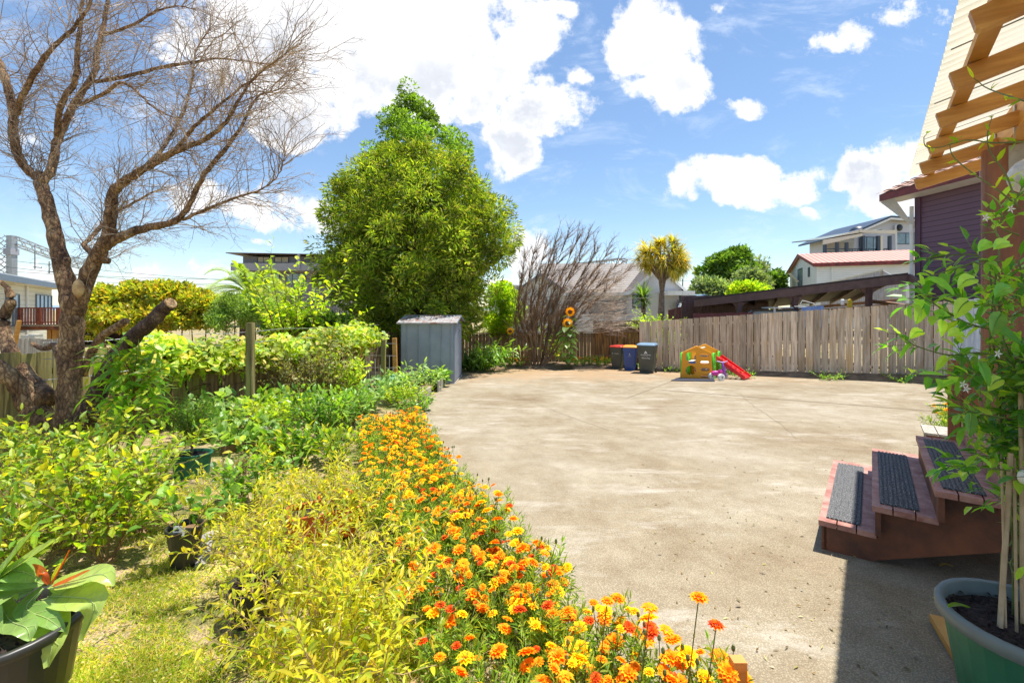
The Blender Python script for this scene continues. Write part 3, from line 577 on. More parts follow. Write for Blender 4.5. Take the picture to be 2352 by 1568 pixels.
# slide leaning out to the right
st = pf+pw*.84+pdv*.66+np.array([0, 0, .60]); e_ = np.array(P(1716, 867, 13.45)); e_[2] = zg(13.45)+.05
sd = thing('toy_slide', 'red plastic slide with ladder openings leaning on the orange playhouse', 'slide', tuple(e_)); d = nz(e_-st); s_ = nz(np.cross(d, (0, 0, 1))); u = np.cross(s_, d); Ls = np.linalg.norm(e_-st)
M4 = Matrix(((d[0], s_[0], u[0], st[0]), (d[1], s_[1], u[1], st[1]), (d[2], s_[2], u[2], st[2]), (0, 0, 0, 1)))
panel('slide_bed', rrect(0, -.2, Ls, .2, .05), [rrect(Ls*(.10+.155*i), -.11, Ls*(.19+.155*i), .11, .025, 3) for i in range(5)], .04, M['toyred'], sd, M4, .008)
for q in (-.2, .2): MB().beam(st+s_*q+u*.04, e_+s_*q+u*.02, .035, .11, up=tuple(u)).build('side_rail', M['toyred'], sd)
MB().obox(e_+d*.12-np.array([0, 0, .015]), nz(np.array([d[0], d[1], 0]))*.16, s_*.215, (0, 0, .03)).build('foot', M['toyred'], sd)
# ride-on
rt = thing('ride_on_toy', 'pink and purple toddler ride-on with fat white wheels beside the slide', 'ride-on toy', G(1645, 869)); c = np.array(G(1646, 871))
M['pink'] = surf('pink_toy', (.75, .06, .38), rough=.35, var=.05); M['purple'] = surf('purple_toy', (.33, .09, .55), rough=.35, var=.05)
def wheel(px, y): 
    q = np.array([(px-HX)/F*y, y, zg(y)+.1]); a = nz(np.array([.25, -.9, 0]))
    MB().tube([q-a*.045, q-a*.035, q+a*.035, q+a*.045], [.075, .1, .1, .075], 16).build('wheel', M['white'], rt); MB().tube([q+a*.03, q+a*.055], .022, 10).build('axle_cap', M['dark'], rt)
wheel(1634, 13.55); wheel(1656.5, 13.2); wheel(1664, 13.75)
q = np.array([(1644-HX)/F*13.5, 13.5, zg(13.5)+.19]); MB().ball(q, .1, 14, 8, (1.35, .8, .75)).ball(q+np.array([.12, -.05, .06]), .07, 12, 6, (1, 1, .9)).build('seat', M['pink'], rt, smooth=True)
q2 = np.array([(1662-HX)/F*13.45, 13.45, zg(13.45)+.1]); hp = q2+np.array([-.03, 0, .42])
MB().tube([q2+np.array([.03, 0, .02]), q2+np.array([.01, 0, .2]), hp], [.05, .04, .03], 8).build('fork', M['purple'], rt, smooth=True)
MB().tube([hp+np.array([-.16, .02, .03]), hp+np.array([-.05, 0, .0]), hp+np.array([.05, -.02, 0]), hp+np.array([.13, -.03, .04])], .016, 8).build('handlebar', surf('lilac', (.6, .55, .8), rough=.4), rt)
ma = [G(1541, 875), G(1560, 868.2), G(1572, 867.4), G(1640, 873), G(1642, 876.8), G(1600, 876), G(1570, 876)]
MB().prism([(x, y, z+.01) for x, y, z in ma], (0, 0, .015)).build('floor_mat', surf('dark_blue_mat', (.03, .035, .06), rough=.9), label='dark crumpled mat lying under the front of the orange playhouse', cat='mat')

# ================================================================ STEPS, DECK
U = np.array([.62, .785, 0]); U /= np.linalg.norm(U); NN = np.array([U[1], -U[0], 0])
def un(u, n, z): return U*u+NN*n+np.array([0, 0, z])
M['redstain'] = surf('faded_red_stain', (.46, .25, .20), col2=(.27, .10, .075), rough=.6, scale=9, bump=.3, island=.14)
M['redside'] = surf('rust_brown_stain', (.26, .085, .035), col2=(.075, .032, .022), rough=.65, scale=2.6, bump=.2)
m, t, b = new_mat('ribbed_rubber'); tc = nd(t, 'ShaderNodeTexCoord'); no = nd(t, 'ShaderNodeTexNoise', inp={'Scale': 130.0, 'Detail': 3.0}); t.links.new(tc.outputs['Object'], no.inputs['Vector'])
r_ = ramp(t, [(.40, (.035, .038, .042)), (.56, (.10, .10, .105)), (.68, (.38, .38, .38))]); t.links.new(no.outputs['Fac'], r_.inputs[0]); t.links.new(r_.outputs[0], b.inputs['Base Color']); b.inputs['Roughness'].default_value = .8
bp = nd(t, 'ShaderNodeBump', inp={'Strength': .8, 'Distance': .004}); t.links.new(no.outputs['Fac'], bp.inputs['Height']); t.links.new(bp.outputs[0], b.inputs['Normal']); M['rubber'] = m
sp = thing('garden_steps', 'faded red timber steps with black ribbed mats leading up to the deck', 'steps', tuple(un(3.95, 0, -.12)))
TR = [(-.30, .03, .10, 3.90, 5.56), (.0, .33, .305, 3.83, 5.42), (.30, .62, .50, 3.76, 5.30)]
for k, (n0, n1, z, u0, u1) in enumerate(TR):
    tb = MB(); w3 = (n1-n0)/3
    for j in range(3): tb.obox(un((u0+u1)/2, n0+w3*(j+.5), z-.018), U*(u1-u0)/2, NN*(w3/2-.004), (0, 0, .018))
    tb.build('tread', M['redstain'], sp)
    mb_ = MB(); a0, a1, c0, c1 = u0+.07, u1-.12, n0+.045, n1-.085
    nb = 8
    for j in range(nb):
        q0 = c0+(c1-c0)*j/nb; q1 = c0+(c1-c0)*(j+1)/nb
        mb_.obox(un((a0+a1)/2, (q0+q1)/2-.003, z+.006), U*(a1-a0)/2, NN*((q1-q0)/2-.005), (0, 0, .005))
    mb_.obox(un((a0+a1)/2, (c0+c1)/2, z+.003), U*(a1-a0)/2, NN*(c1-c0)/2, (0, 0, .002)); mb_.build('mat', M['rubber'], sp)
    MB().obox(un((u0+u1)/2, n0+.035, (z-.04+(TR[k-1][2] if k else -.16))/2), U*((u1-u0)/2-.03), NN*.015, (0, 0, (z-.04-(TR[k-1][2] if k else -.16))/2)).build('riser', M['redside'], sp)
zq = lambda y: zg(y)
for u0 in (3.93, 5.2):
    pl = [(-.275, zg(3.3)+.0), (-.02, zg(3.1)-.0), (.62, .16), (.62, .46), (.335, .46), (.335, .268), (.035, .268), (.035, .063), (-.275, .063)]
    MB().prism([un(u0, a, z) for a, z in pl], U*.04).build('stringer', M['redside'], sp)
dk = thing('deck', 'raised red stained timber deck above the steps at the right edge', 'deck', tuple(un(5, 1.5, -.1)))
db = MB()
for j in range(16): db.obox(un(5.0, .67+.145*j, .68), U*1.2, NN*.069, (0, 0, .018))
db.build('deck_board', M['redstain'], dk)
MB().obox(un(5.0, .615, .53), U*1.2, NN*.02, (0, 0, .128)).build('fascia_board', M['redstain'], dk)
MB().obox(un(3.78, 1.85, .57), U*.02, NN*1.2, (0, 0, .09)).build('side_board', M['redside'], dk)
for uu, q in ((4.81, .79), (3.86, 2.2), (6.1, .72)): MB().obox(un(uu, q, .22), U*.045, NN*.045, (0, 0, .42)).build('post', M['redside'], dk)
mb_ = MB()
for j in range(7): mb_.obox(un(4.85, .70+.042*j, .705), U*.6, NN*.016, (0, 0, .006))
mb_.build('stair_mat', M['rubber'], dk)
M['rough'] = woodmat('rough_red_brown_timber', (.34, .14, .06), (.15, .05, .025), knots=False, island=.08, zs=.8)
tp = thing('timber_post', 'square rough sawn red brown timber post beside the top step', 'post', (3.83, 3.92, 0))
MB().box(3.79, 3.90, 3.85, 3.96, -.15, 1.16).build('post_shaft', M['rough'], tp); MB().box(3.905, 4.06, 3.88, 3.92, -.15, 1.14).build('side_plank', M['rough'], tp)
bn = thing('low_bench', 'small low slatted grey timber bench beyond the steps', 'bench', (5.0, 5.4, zg(5.4)))
c0 = np.array([5.08, 5.66, 0.]); bb = MB()
for j in range(5): bb.obox(c0-U*.25+NN*(.06+.125*j)+[0, 0, .162], U*.25, NN*.058, (0, 0, .0125))
bb.build('seat', M['paleboard'], bn); MB().obox(c0-U*.49+NN*.32+[0, 0, .10], U*.01, NN*.3, (0, 0, .048)).build('apron', M['redside'], bn)
for a_ in (.05, .45):
    for e_ in (.05, .58): MB().obox(c0-U*a_+NN*e_+[0, 0, -.03], U*.022, NN*.022, (0, 0, .178)).build('leg', M['paleboard'], bn)

# ================================================================ PERGOLA ROOF
SL = np.array([NN[0], NN[1], .25]); SLn = nz(SL)
M['pine'] = surf('oiled_pine', (.62, .33, .085), col2=(.42, .18, .035), rough=.5, scale=2.5, stretch=(1, 1, 9), bump=.1, island=.14)
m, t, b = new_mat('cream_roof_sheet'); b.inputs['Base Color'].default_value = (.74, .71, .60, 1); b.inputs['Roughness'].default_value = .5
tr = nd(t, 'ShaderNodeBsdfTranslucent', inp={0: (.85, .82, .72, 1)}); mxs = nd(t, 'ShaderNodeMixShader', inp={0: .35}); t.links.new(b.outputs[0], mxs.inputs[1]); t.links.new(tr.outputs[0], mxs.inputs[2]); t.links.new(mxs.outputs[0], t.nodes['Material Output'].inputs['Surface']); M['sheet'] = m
tc = nd(t, 'ShaderNodeTexCoord'); dt = nd(t, 'ShaderNodeVectorMath', operation='DOT_PRODUCT'); dt.inputs[1].default_value = tuple(U/.076*2*math.pi); t.links.new(tc.outputs['Object'], dt.inputs[0]); sn = nd(t, 'ShaderNodeMath', operation='SINE'); t.links.new(dt.outputs['Value'], sn.inputs[0])   # dark bands put the corrugation's shading into the sheet colour
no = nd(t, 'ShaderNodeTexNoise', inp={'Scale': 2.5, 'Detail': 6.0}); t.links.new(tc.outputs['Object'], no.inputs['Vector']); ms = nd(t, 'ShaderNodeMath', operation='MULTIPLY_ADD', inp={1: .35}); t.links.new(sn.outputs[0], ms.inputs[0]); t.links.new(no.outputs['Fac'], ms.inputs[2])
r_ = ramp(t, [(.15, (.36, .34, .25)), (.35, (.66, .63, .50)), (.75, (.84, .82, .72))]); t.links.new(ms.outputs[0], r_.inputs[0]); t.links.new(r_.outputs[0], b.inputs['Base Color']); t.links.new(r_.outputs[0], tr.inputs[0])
E0 = lambda u, w, dz=0: U*u+NN*.31+np.array([0, 0, 1.6+1.30+dz])+SL*w   # u measured along the house
pg = thing('pergola', 'pergola with pine rafters, cream corrugated roof sheets and a thick round brown post', 'pergola', (3.668, 3.35, 0))
UE = 5.95; per = .076; V = []; us = np.arange(-2.5, UE, per/6)
for u in us:
    z = .019*math.sin(2*math.pi*u/per)+(.006 if int(u/.76) % 2 else 0)
    V += [E0(u, -.02, z), E0(u, 3.4, z)]
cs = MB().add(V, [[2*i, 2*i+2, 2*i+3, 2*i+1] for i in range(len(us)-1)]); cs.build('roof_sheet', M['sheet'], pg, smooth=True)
lap = MB()
for u in np.arange(-2.2, UE, .76): lap.beam(E0(u, 0, -.014), E0(u, 3.3, -.014), .012, .003)
lap.build('sheet_lap', M['greyrim'], pg)
rl = [(710-y) for y in (84, 216, 298, 359, 402, 437)]
hr = 1.1; ru = [hr*F/q/ .0 if q == 0 else hr*F/q for q in rl]      # depth (Y) of each rafter's end
endX = lambda Y, px: (px-HX)/F*Y
rus = []
for Yr, px in zip(ru, (2226, 2179, 2151, 2132, 2116, 2105)):
    p = np.array([endX(Yr, px), Yr]); rus.append(p@U[:2])
step = (rus[-1]-rus[0])/5
rafters = [rus[0]+step*i for i in range(-6, 6)]
for u in rafters:
    e0 = U*u+NN*.32+np.array([0, 0, 1.6+hr+.047]); L = 3.2
    rb = MB(); p0, p1 = e0, e0+SL*L; sdv = U*.0225; up = nz(np.cross(SLn, U)); up = up if up[2] > 0 else -up
    prof = [(0, -.03), (.012, -.046), (L, -.046), (L, .046), (0, .046)]
    rb.prism([p0+SL*a+up*b2-sdv for a, b2 in prof], sdv*2); rb.build('rafter', M['pine'], pg)
    if abs(u-rafters[7]) < 1e-6:
        M4 = Matrix(((-SLn[0]*-1, up[0], -U[0], 0), (SLn[1], up[1], -U[1], 0), (SLn[2], up[2], -U[2], 0), (0, 0, 0, 1)))
        q = p0+SL*.42-sdv*1.06+up*-.02; M4 = Matrix(((SLn[0], up[0], -U[0], q[0]), (SLn[1], up[1], -U[1], q[1]), (SLn[2], up[2], -U[2], q[2]), (0, 0, 0, 1)))
        ink = surf('stamp_ink', (.12, .07, .03), rough=.8)
        for k, s_ in enumerate(('MSG8 H3.2', 'FRAMING', '4417')): text('grade_stamp', s_, .017, ink, pg, M4 @ Matrix.Translation((0, .028-.019*k, 0)), .0004)
    if rafters.index(u) in (6,):
        q = p0+SL*.14-sdv*1.03+up*.02; kn = MB(); kn.ball(q, .02, 10, 6, (1, .2, .8)); kn.build('knot', M['dark'], pg)
for w_, hh in ((.10, .05),):
    a, e = U*-2+NN*.31+np.array([0, 0, 1.6+hr+.12])+SL*w_, U*(rafters[-1]+.0)+NN*.31+np.array([0, 0, 1.6+hr+.12])+SL*w_
    MB().beam(a, e, .07, .045).build('purlin', M['pine'], pg)
bmn = .80
a, e = un(-2, bmn, 2.89), un(5.28, bmn, 2.89); MB().beam(a, e, .09, .2).build('beam', M['pine'], pg)
for u in rafters[4:]:
    q = un(u+.03, bmn-.05, 2.84); MB().prism([q, q+NN*-.0+np.array([0, 0, .12])+U*.0, q+U*.045+np.array([0, 0, .12]), q+U*.035, q+U*.02+np.array([0, 0, -.12])], NN*-.004).build('rafter_bracket', M['steel'], pg)
M['pole'] = surf('stained_round_pole', (.30, .115, .055), col2=(.12, .045, .028), rough=.55, scale=5, stretch=(1, 1, .25), bump=.4)
pc = (3.668, 3.35); MB().tube([(pc[0], pc[1], z) for z in (-.2, .8, 1.8, 2.786)], [.158, .155, .152, .15], 28).build('post', M['pole'], pg, smooth=False)
o = kids(pg)[-1]
bq = np.array([pc[0], pc[1], 2.68])-NN*.0+nz(np.array([-pc[0], -pc[1], 0]))*.157; sdd = nz(np.array([pc[1], -pc[0], 0]))
MB().obox(bq+sdd*.03, sdd*.038, nz(np.array([-pc[0], -pc[1], 0]))*.004, (0, 0, .085)).build('bolt_plate', M['steel'], pg)
for dz in (-.045, .05): q = bq+sdd*.03+np.array([0, 0, dz]); MB().tube([q, q+nz(np.array([-pc[0], -pc[1], 0]))*.016], .012, 6).build('bolt', M['steel'], pg)
# hanging ornament
hc = np.array(P(2372, 402, 2.2)); hg = thing('hanging_planter', 'round white hanging planter with a red opening on an orange rope near the post', 'hanging planter', tuple(hc+np.array([0, 0, .3])))
th = np.linspace(-90, 52, 14); pr = [(math.cos(R(a))*.088, math.sin(R(a))*.088) for a in th]; pr += [(r*.9, z) for r, z in pr[::-1][:8]]
mbx = MB(); mbx.lathe((0, 0, 0), pr, 22); Rm = np.array(Matrix.Rotation(R(62), 3, 'X') @ Matrix.Identity(3)); mbx.V[0] = mbx.V[0]@np.array(Matrix.Rotation(R(-84), 3, 'X'))@np.array(Matrix.Rotation(R(25), 3, 'Z')); mbx.V[0] = mbx.V[0]+hc
mbx.build('bowl', surf('pearly_white', (.7, .68, .64), rough=.25, var=.2, scale=14, bump=.3), hg, smooth=True)
MB().ball(hc, .062, 12, 8).build('lining', surf('red_brown_lining', (.35, .02, .03), col2=(.1, .02, .02), scale=60, rough=.6), hg)
MB().tube([hc+np.array([-.03, 0, .08]), hc+np.array([.0, .02, .17]), hc+np.array([.004, .02, .19]), hc+np.array([.005, .02, .62])], [.006, .006, .012, .006], 6).build('rope', surf('orange_rope', (.6, .3, .05), rough=.8), hg)
# ================================================================ BUILDINGS
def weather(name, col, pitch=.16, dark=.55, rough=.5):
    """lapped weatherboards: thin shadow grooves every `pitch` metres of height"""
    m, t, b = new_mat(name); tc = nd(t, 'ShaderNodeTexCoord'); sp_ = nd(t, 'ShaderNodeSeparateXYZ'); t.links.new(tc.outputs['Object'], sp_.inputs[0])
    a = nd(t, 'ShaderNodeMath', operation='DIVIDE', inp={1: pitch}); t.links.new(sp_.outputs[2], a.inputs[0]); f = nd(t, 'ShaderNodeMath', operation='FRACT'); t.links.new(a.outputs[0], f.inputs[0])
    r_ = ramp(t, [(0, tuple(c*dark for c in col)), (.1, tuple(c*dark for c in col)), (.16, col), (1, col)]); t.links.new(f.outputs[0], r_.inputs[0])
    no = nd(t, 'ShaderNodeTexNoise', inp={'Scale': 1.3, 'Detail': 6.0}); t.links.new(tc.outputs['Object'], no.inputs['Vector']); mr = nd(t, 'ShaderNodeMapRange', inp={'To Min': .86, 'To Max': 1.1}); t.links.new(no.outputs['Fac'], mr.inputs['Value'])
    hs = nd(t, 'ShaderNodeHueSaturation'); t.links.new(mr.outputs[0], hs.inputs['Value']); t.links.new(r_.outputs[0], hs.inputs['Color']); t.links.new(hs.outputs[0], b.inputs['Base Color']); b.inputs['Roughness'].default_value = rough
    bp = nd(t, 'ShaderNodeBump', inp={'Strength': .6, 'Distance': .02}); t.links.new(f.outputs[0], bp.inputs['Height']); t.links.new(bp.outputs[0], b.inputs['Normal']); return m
def window(par, c, ax, w, h, nx=1, nz_=1, fm=None, proud=.02, pane=None):
    """framed window on a wall: c centre on wall face, ax unit along wall; nrm faces out"""
    ax = nz(np.array([ax[0], ax[1], 0.])); nr = np.array([ax[1], -ax[0], 0]); c = np.array(c, float); fm = fm or M['white']
    f = MB(); t_ = min(.07, w*.1)
    for s_ in (-1, 1): f.obox(c+ax*s_*(w/2-t_/2)+nr*proud, ax*t_/2, nr*.04, (0, 0, h/2)); f.obox(c+np.array([0, 0, s_*(h/2-t_/2)])+nr*proud, ax*(w/2-t_), nr*.038, (0, 0, t_/2))
    for i in range(1, nx): f.obox(c+ax*(-w/2+w*i/nx)+nr*proud, ax*t_*.35, nr*.036, (0, 0, h/2-t_))
    o = f.build('window', fm, par)
    MB().obox(c+nr*(proud-.015), ax*(w/2-t_*.8), nr*.012, (0, 0, h/2-t_*.8)).build('pane', pane or M['glass'], o)
def tiles(name, col, col2, along, pitch=.35, rough=.6):
    m, t, b = new_mat(name); tc = nd(t, 'ShaderNodeTexCoord'); dt = nd(t, 'ShaderNodeVectorMath', operation='DOT_PRODUCT'); dt.inputs[1].default_value = along; t.links.new(tc.outputs['Object'], dt.inputs[0])
    a = nd(t, 'ShaderNodeMath', operation='DIVIDE', inp={1: pitch}); t.links.new(dt.outputs['Value'], a.inputs[0]); f = nd(t, 'ShaderNodeMath', operation='FRACT'); t.links.new(a.outputs[0], f.inputs[0])
    r_ = ramp(t, [(0, col2), (.2, col2), (.35, col), (1, col)]); t.links.new(f.outputs[0], r_.inputs[0])
    no = nd(t, 'ShaderNodeTexNoise', inp={'Scale': 2.0, 'Detail': 7.0}); t.links.new(tc.outputs['Object'], no.inputs['Vector']); mr = nd(t, 'ShaderNodeMapRange', inp={'To Min': .7, 'To Max': 1.3}); t.links.new(no.outputs['Fac'], mr.inputs['Value'])
    hs = nd(t, 'ShaderNodeHueSaturation'); t.links.new(mr.outputs[0], hs.inputs['Value']); t.links.new(r_.outputs[0], hs.inputs['Color']); t.links.new(hs.outputs[0], b.inputs['Base Color']); b.inputs['Roughness'].default_value = rough
    bp = nd(t, 'ShaderNodeBump', inp={'Strength': .8, 'Distance': .04}); t.links.new(f.outputs[0], bp.inputs['Height']); t.links.new(bp.outputs[0], b.inputs['Normal']); return m
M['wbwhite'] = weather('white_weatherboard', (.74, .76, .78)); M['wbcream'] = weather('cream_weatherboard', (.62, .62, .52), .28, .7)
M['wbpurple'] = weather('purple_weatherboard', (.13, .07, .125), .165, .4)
M['tilegrey'] = tiles('grey_brown_roof_tiles', (.15, .125, .115), (.035, .03, .033), (0, 0, 1), .17)
M['redroof'] = tiles('faded_red_ribbed_roof', (.56, .27, .21), (.27, .08, .06), (.93, -.37, 0), .42)
M['concretewall'] = surf('mid_grey_render', (.24, .235, .25), var=.05)
def gable(par, c0, ax, L, Dp, z0, ze, za, wm_, rm, over=.35, th=.1, fascia=None, fm=.18):
    """gabled block: corner c0, long axis ax (ridge), length L, depth Dp to the left of ax; eaves ze, ridge za"""
    ax = nz(np.array([ax[0], ax[1], 0.])); dv = np.array([-ax[1], ax[0], 0]); c0 = np.array([c0[0], c0[1], 0.]); zz = np.array([0, 0, 1.])
    w = MB(); a, b2, c, d = c0, c0+ax*L, c0+ax*L+dv*Dp, c0+dv*Dp
    pts = [a+zz*z0, d+zz*z0, d+zz*ze, (a+d)/2+zz*za, a+zz*ze]; w.prism(pts, ax*L); w.build('wall', wm_, par)
    s_ = (za-ze)/(Dp/2)
    for k, (q, sg) in enumerate(((a, 1), (d, -1))):
        e0 = q-dv*sg*over+zz*(ze-s_*over+.03)-ax*over; r0 = (a+d)/2+zz*(za+.03)-ax*over
        MB().prism([e0, r0, r0+zz*th, e0+zz*th], ax*(L+2*over)).build('roof', rm, par)
        MB().prism([e0-dv*sg*.02-zz*fm*.75, e0-dv*sg*.02+zz*th*1.05, e0-dv*sg*.005+zz*th*1.05, e0-dv*sg*.005-zz*fm*.75], ax*(L+2*over)).build('fascia', fascia or M['white'], par)
        for e in (0, 1):
            o = ax*(-.02 if e == 0 else L+2*over+.005)
            MB().prism([e0+o-zz*fm*.6, r0+o-zz*fm*.6, r0+o+zz*th*1.1, e0+o+zz*th*1.1], ax*.018).build('barge_board', fascia or M['white'], par)
# ---- white house with tiled roof, behind the back fence
h = thing('weatherboard_house', 'white weatherboard house with a grey brown tiled roof beyond the bare bush', 'house', (6, 34, -.7))
Y0 = 33.0; X0, X1 = P(1262, 0, Y0)[0], P(1492, 0, Y0)[0]; ze = P(0, 668, Y0)[2]; za = P(0, 609, Y0+3.6)[2]
gable(h, (X0, Y0), (1, 0), X1-X0+.6, 7.2, -.7, ze, za, M['wbwhite'], M['tilegrey'], over=.4)
Yg = 31.0; xa, xb = P(1456, 0, Yg)[0], P(1566, 0, Yg)[0]; zge = P(0, 664, Yg)[2]; zga = P(0, 616, Yg)[2]
gable(h, (xb, Yg), (0, 1), 8, xb-xa, -.7, zge, zga, surf('pale_gable_wall', (.60, .60, .62), var=.04), M['tilegrey'], over=.3, fascia=M['white'])
window(h, (P(1462, 0, Yg)[0]+.15, Yg-.01, P(0, 692, Yg)[2]), (1, 0), .9, .9, 1, fm=M['dark'])
window(h, (P(1400, 0, Y0)[0], Y0-.01, P(0, 705, Y0)[2]), (1, 0), 3.0, 1.0, 3, fm=M['dark'])
lo = MB(); q0, q1 = P(1530, 668, 29.5), P(1594, 672, 29.5); lo.box(q0[0], q1[0], 29.3, 36, q0[2]-.28, q0[2]); lo.build('porch_roof', M['white'], h); MB().box(q1[0]-.9, q1[0]-.78, 29.6, 29.7, -.7, q0[2]-.29).build('porch_post', M['dark'], h)
h2 = thing('weatherboard_house', 'small white weatherboard gable house half hidden by the big green tree', 'house', (1.6, 29, -.7))
Yk = 28.0; xa, xb = P(1196, 0, Yk)[0], P(1286, 0, Yk)[0]; zge, zga = P(0, 663, Yk)[2], P(0, 632, Yk)[2]
gable(h2, (xb, Yk), (0, 1), 8, xb-xa, -.7, zge, zga, M['wbwhite'], surf('pale_steel_roof', (.62, .64, .68), rough=.4, var=.06), over=.25, fascia=M['greywall'])
window(h2, (P(1268, 0, Yk)[0], Yk-.01, P(0, 708, Yk)[2]), (1, 0), .9, 1.2, 1, fm=M['white'])
q0, q1 = P(1115, 645, 30), P(1200, 645, 30); MB().prism([(q0[0], 29.5, q0[2]-.35), (q1[0], 29.5, q0[2]-.35), (q1[0], 34, q0[2]+.3), (q0[0], 34, q0[2]+.3)], (0, 0, .08)).build('side_roof', M['white'], h2)
MB().box(q0[0]+.2, q1[0], 30, 34, -.7, q0[2]-.25).build('side_wall', M['wbwhite'], h2)

# ---- red roofed white house up the slope
h = thing('red_roof_house', 'white house with a faded red ribbed roof up the slope beyond the carport', 'house', (28, 40, 1))
c = np.array([*P(1876, 0, 40)[:2], 0.]); dr = nz(np.array([.93, -.37, 0])); dv = np.array([.37, .93, 0]); ze = P(0, 606, 40)[2]
Dg = 12.0; zr = P(0, 586, 45.6)[2]
gable(h, c, dr, 14, Dg, 0, ze, zr, M['wbwhite'], M['redroof'], over=.35, fascia=surf('red_fascia', (.30, .035, .03), col2=(.10, .02, .02), scale=3, rough=.5), fm=.3)
gw = c+dv*6.6; cc = gw-dr*.0; window(h, (*(cc[:2]), P(0, 638, 46)[2]), (-dv[0], -dv[1]), 2.0, 1.9, 2, fm=M['dark'])
cc = c+dv*2.8; window(h, (*(cc[:2]), P(0, 625, 42.6)[2]), (-dv[0], -dv[1]), .6, .9, 1, fm=M['dark'])
q = c+dv*7.6+np.array([0, 0, P(0, 640, 47)[2]])-dr*.3; MB().obox(q, dv*.5, nz(-dr*.6+np.array([0, 0, -.6]))*.02, nz(-dr+np.array([0, 0, 1.1]))*.75).build('open_sash', M['white'], h)
q = c-dv*.12+dr*1.1; MB().tube([(*q[:2], ze-.1), (*q[:2], 0)], .05, 6).build('downpipe', M['white'], h)
# lean-to with grey corrugated walls
h = thing('lean_to_shed', 'weathered corrugated lean-to shed between the red roofed house and the carport', 'shed', (30, 33, 2))
a, e, g2 = np.array(P(1885, 655, 33)), np.array(P(2028, 621, 30)), np.array(P(2080, 650, 27.5))
cw = woodmat('rusty_grey_sheet', (.50, .50, .52), (.30, .27, .25), streak=(.42, .28, .12), knots=False)
MB().prism([a, e, g2, (g2[0], g2[1], 0), (e[0], e[1], 0), (a[0], a[1], 0)][:2]+[(e[0], e[1], 1), (a[0], a[1], 1)], (.06, .1, 0)).build('side_wall', cw, h); MB().prism([e, g2, (g2[0], g2[1], 1), (e[0], e[1], 1)], (.1, .06, 0)).build('front_wall', cw, h)
off = np.array([2.6, 4.0, .0]); MB().prism([a+[0, 0, .02], e+[0, 0, .02], e+off*.9+[0, 0, .02], a+off*.9+[0, 0, .02]], (0, 0, .08)).build('roof', M['cream'], h)
# ---- upper grey house with veranda
h = thing('veranda_house', 'pale grey two storey house with a navy framed veranda, highest on the hill', 'house', (50, 62, 6))
Yv = 60.0; zf = lambda y, Y=Yv: P(0, y, Y)[2]
gx = lambda x, Y=Yv: P(x, 0, Y)[0]
MB().prism([(gx(1962), Yv, zf(640)), (gx(2120), Yv, zf(640)), (gx(2120), Yv, zf(512)), (gx(2047), Yv, zf(500)), (gx(1962), Yv, zf(536))], (0, 9, 0)).build('wall', surf('pale_lilac_grey_wall', (.52, .54, .60), var=.04), h)
for k, (p0, p1) in enumerate((((1950, 541), (2047, 499)), ((2047, 499), (2130, 505)))):
    a, e = np.array(P(*p0, Yv-.8)), np.array(P(*p1, Yv-.8)); MB().prism([a, e, e+[0, 0, .22], a+[0, 0, .22]], (0, 10.5, 0)).build('roof', M['navy'], h); MB().prism([a-[0, 0, .28], e-[0, 0, .28], e-[0, 0, .02], a-[0, 0, .02]], (0, .08, 0)).build('barge_board', M['white'], h)
MB().ball(P(1972, 531, Yv+1), 1.0, 14, 8, (1.1, 1, .7)).build('dish', M['navy'], h, smooth=True)
a, e = np.array(P(1884, 552, 54)), np.array(P(2026, 528, 54)); MB().prism([a, e, e+[0, 0, .12], a+[0, 0, .12]], (0, 5.5, .5)).build('veranda_roof', M['greyrim'], h); a1, e1 = np.array(P(1891, 562, 54)), np.array(P(1981, 542, 54)); MB().prism([a1, e1, e1+[0, 0, .85], a1+[0, 0, .6]], (0, .15, 0)).build('veranda_fascia', M['cream'], h)
a, e = np.array(P(1975, 532, 53.9)), np.array(P(2060, 535, 53.9)); MB().prism([a-[0, 0, .1], e-[0, 0, .1], e+[0, 0, .35], np.array(P(2026, 529, 53.9)), a+[0, 0, .25]], (0, .15, 0)).build('porch_fascia', M['cream'], h)
for x, mt in ((1895, 'navy'), (1923, 'navy'), (1945, 'navy'), (1983, 'navy'), (2017, 'navy'), (2024, 'cream'), (2044, 'navy')):
    q = P(x, 0, 54.2); MB().box(q[0]-.14, q[0]+.14, 54.1, 54.4, zf(590, 54), zf(556 if x < 1950 else 541, 54)).build('veranda_post', M[mt], h)
MB().box(gx(1895, 54.4), gx(2046, 54.4), 54.42, 54.5, zf(572, 54.4), zf(570.5, 54.4)).build('handrail', M['navy'], h)
for i in range(26):
    x = gx(1948+i*3.7, 54.4); MB().box(x-.03, x+.03, 54.43, 54.48, zf(583, 54.4), zf(572, 54.4)).build('baluster', M['navy'], h)
MB().box(gx(1898, 57), gx(1960, 57), 57, 57.2, zf(584, 57), zf(556, 57)).build('veranda_wall', M['cream'], h)
MB().box(gx(1895, 54), gx(2046, 54), 54, 60, zf(592, 54), zf(584, 54)).build('veranda_floor', M['navy'], h)
window(h, (gx(2080), Yv-.02, zf(548)), (1, 0), 2.7, 1.5, 2, fm=M['navy']); window(h, (gx(1998, 59.8), 59.8, zf(562)), (1, 0), 2.6, 2.0, 3, fm=M['navy'])
q = P(2059, 0, 59.5); MB().tube([(q[0], 59.6, zf(600)), (q[0], 59.6, zf(518))], .14, 6).build('downpipe', M['white'], h); MB().ball(P(2066, 523, 59.4), .35, 8, 6, (1, 1, 1.3)).build('floodlight', M['dark'], h)

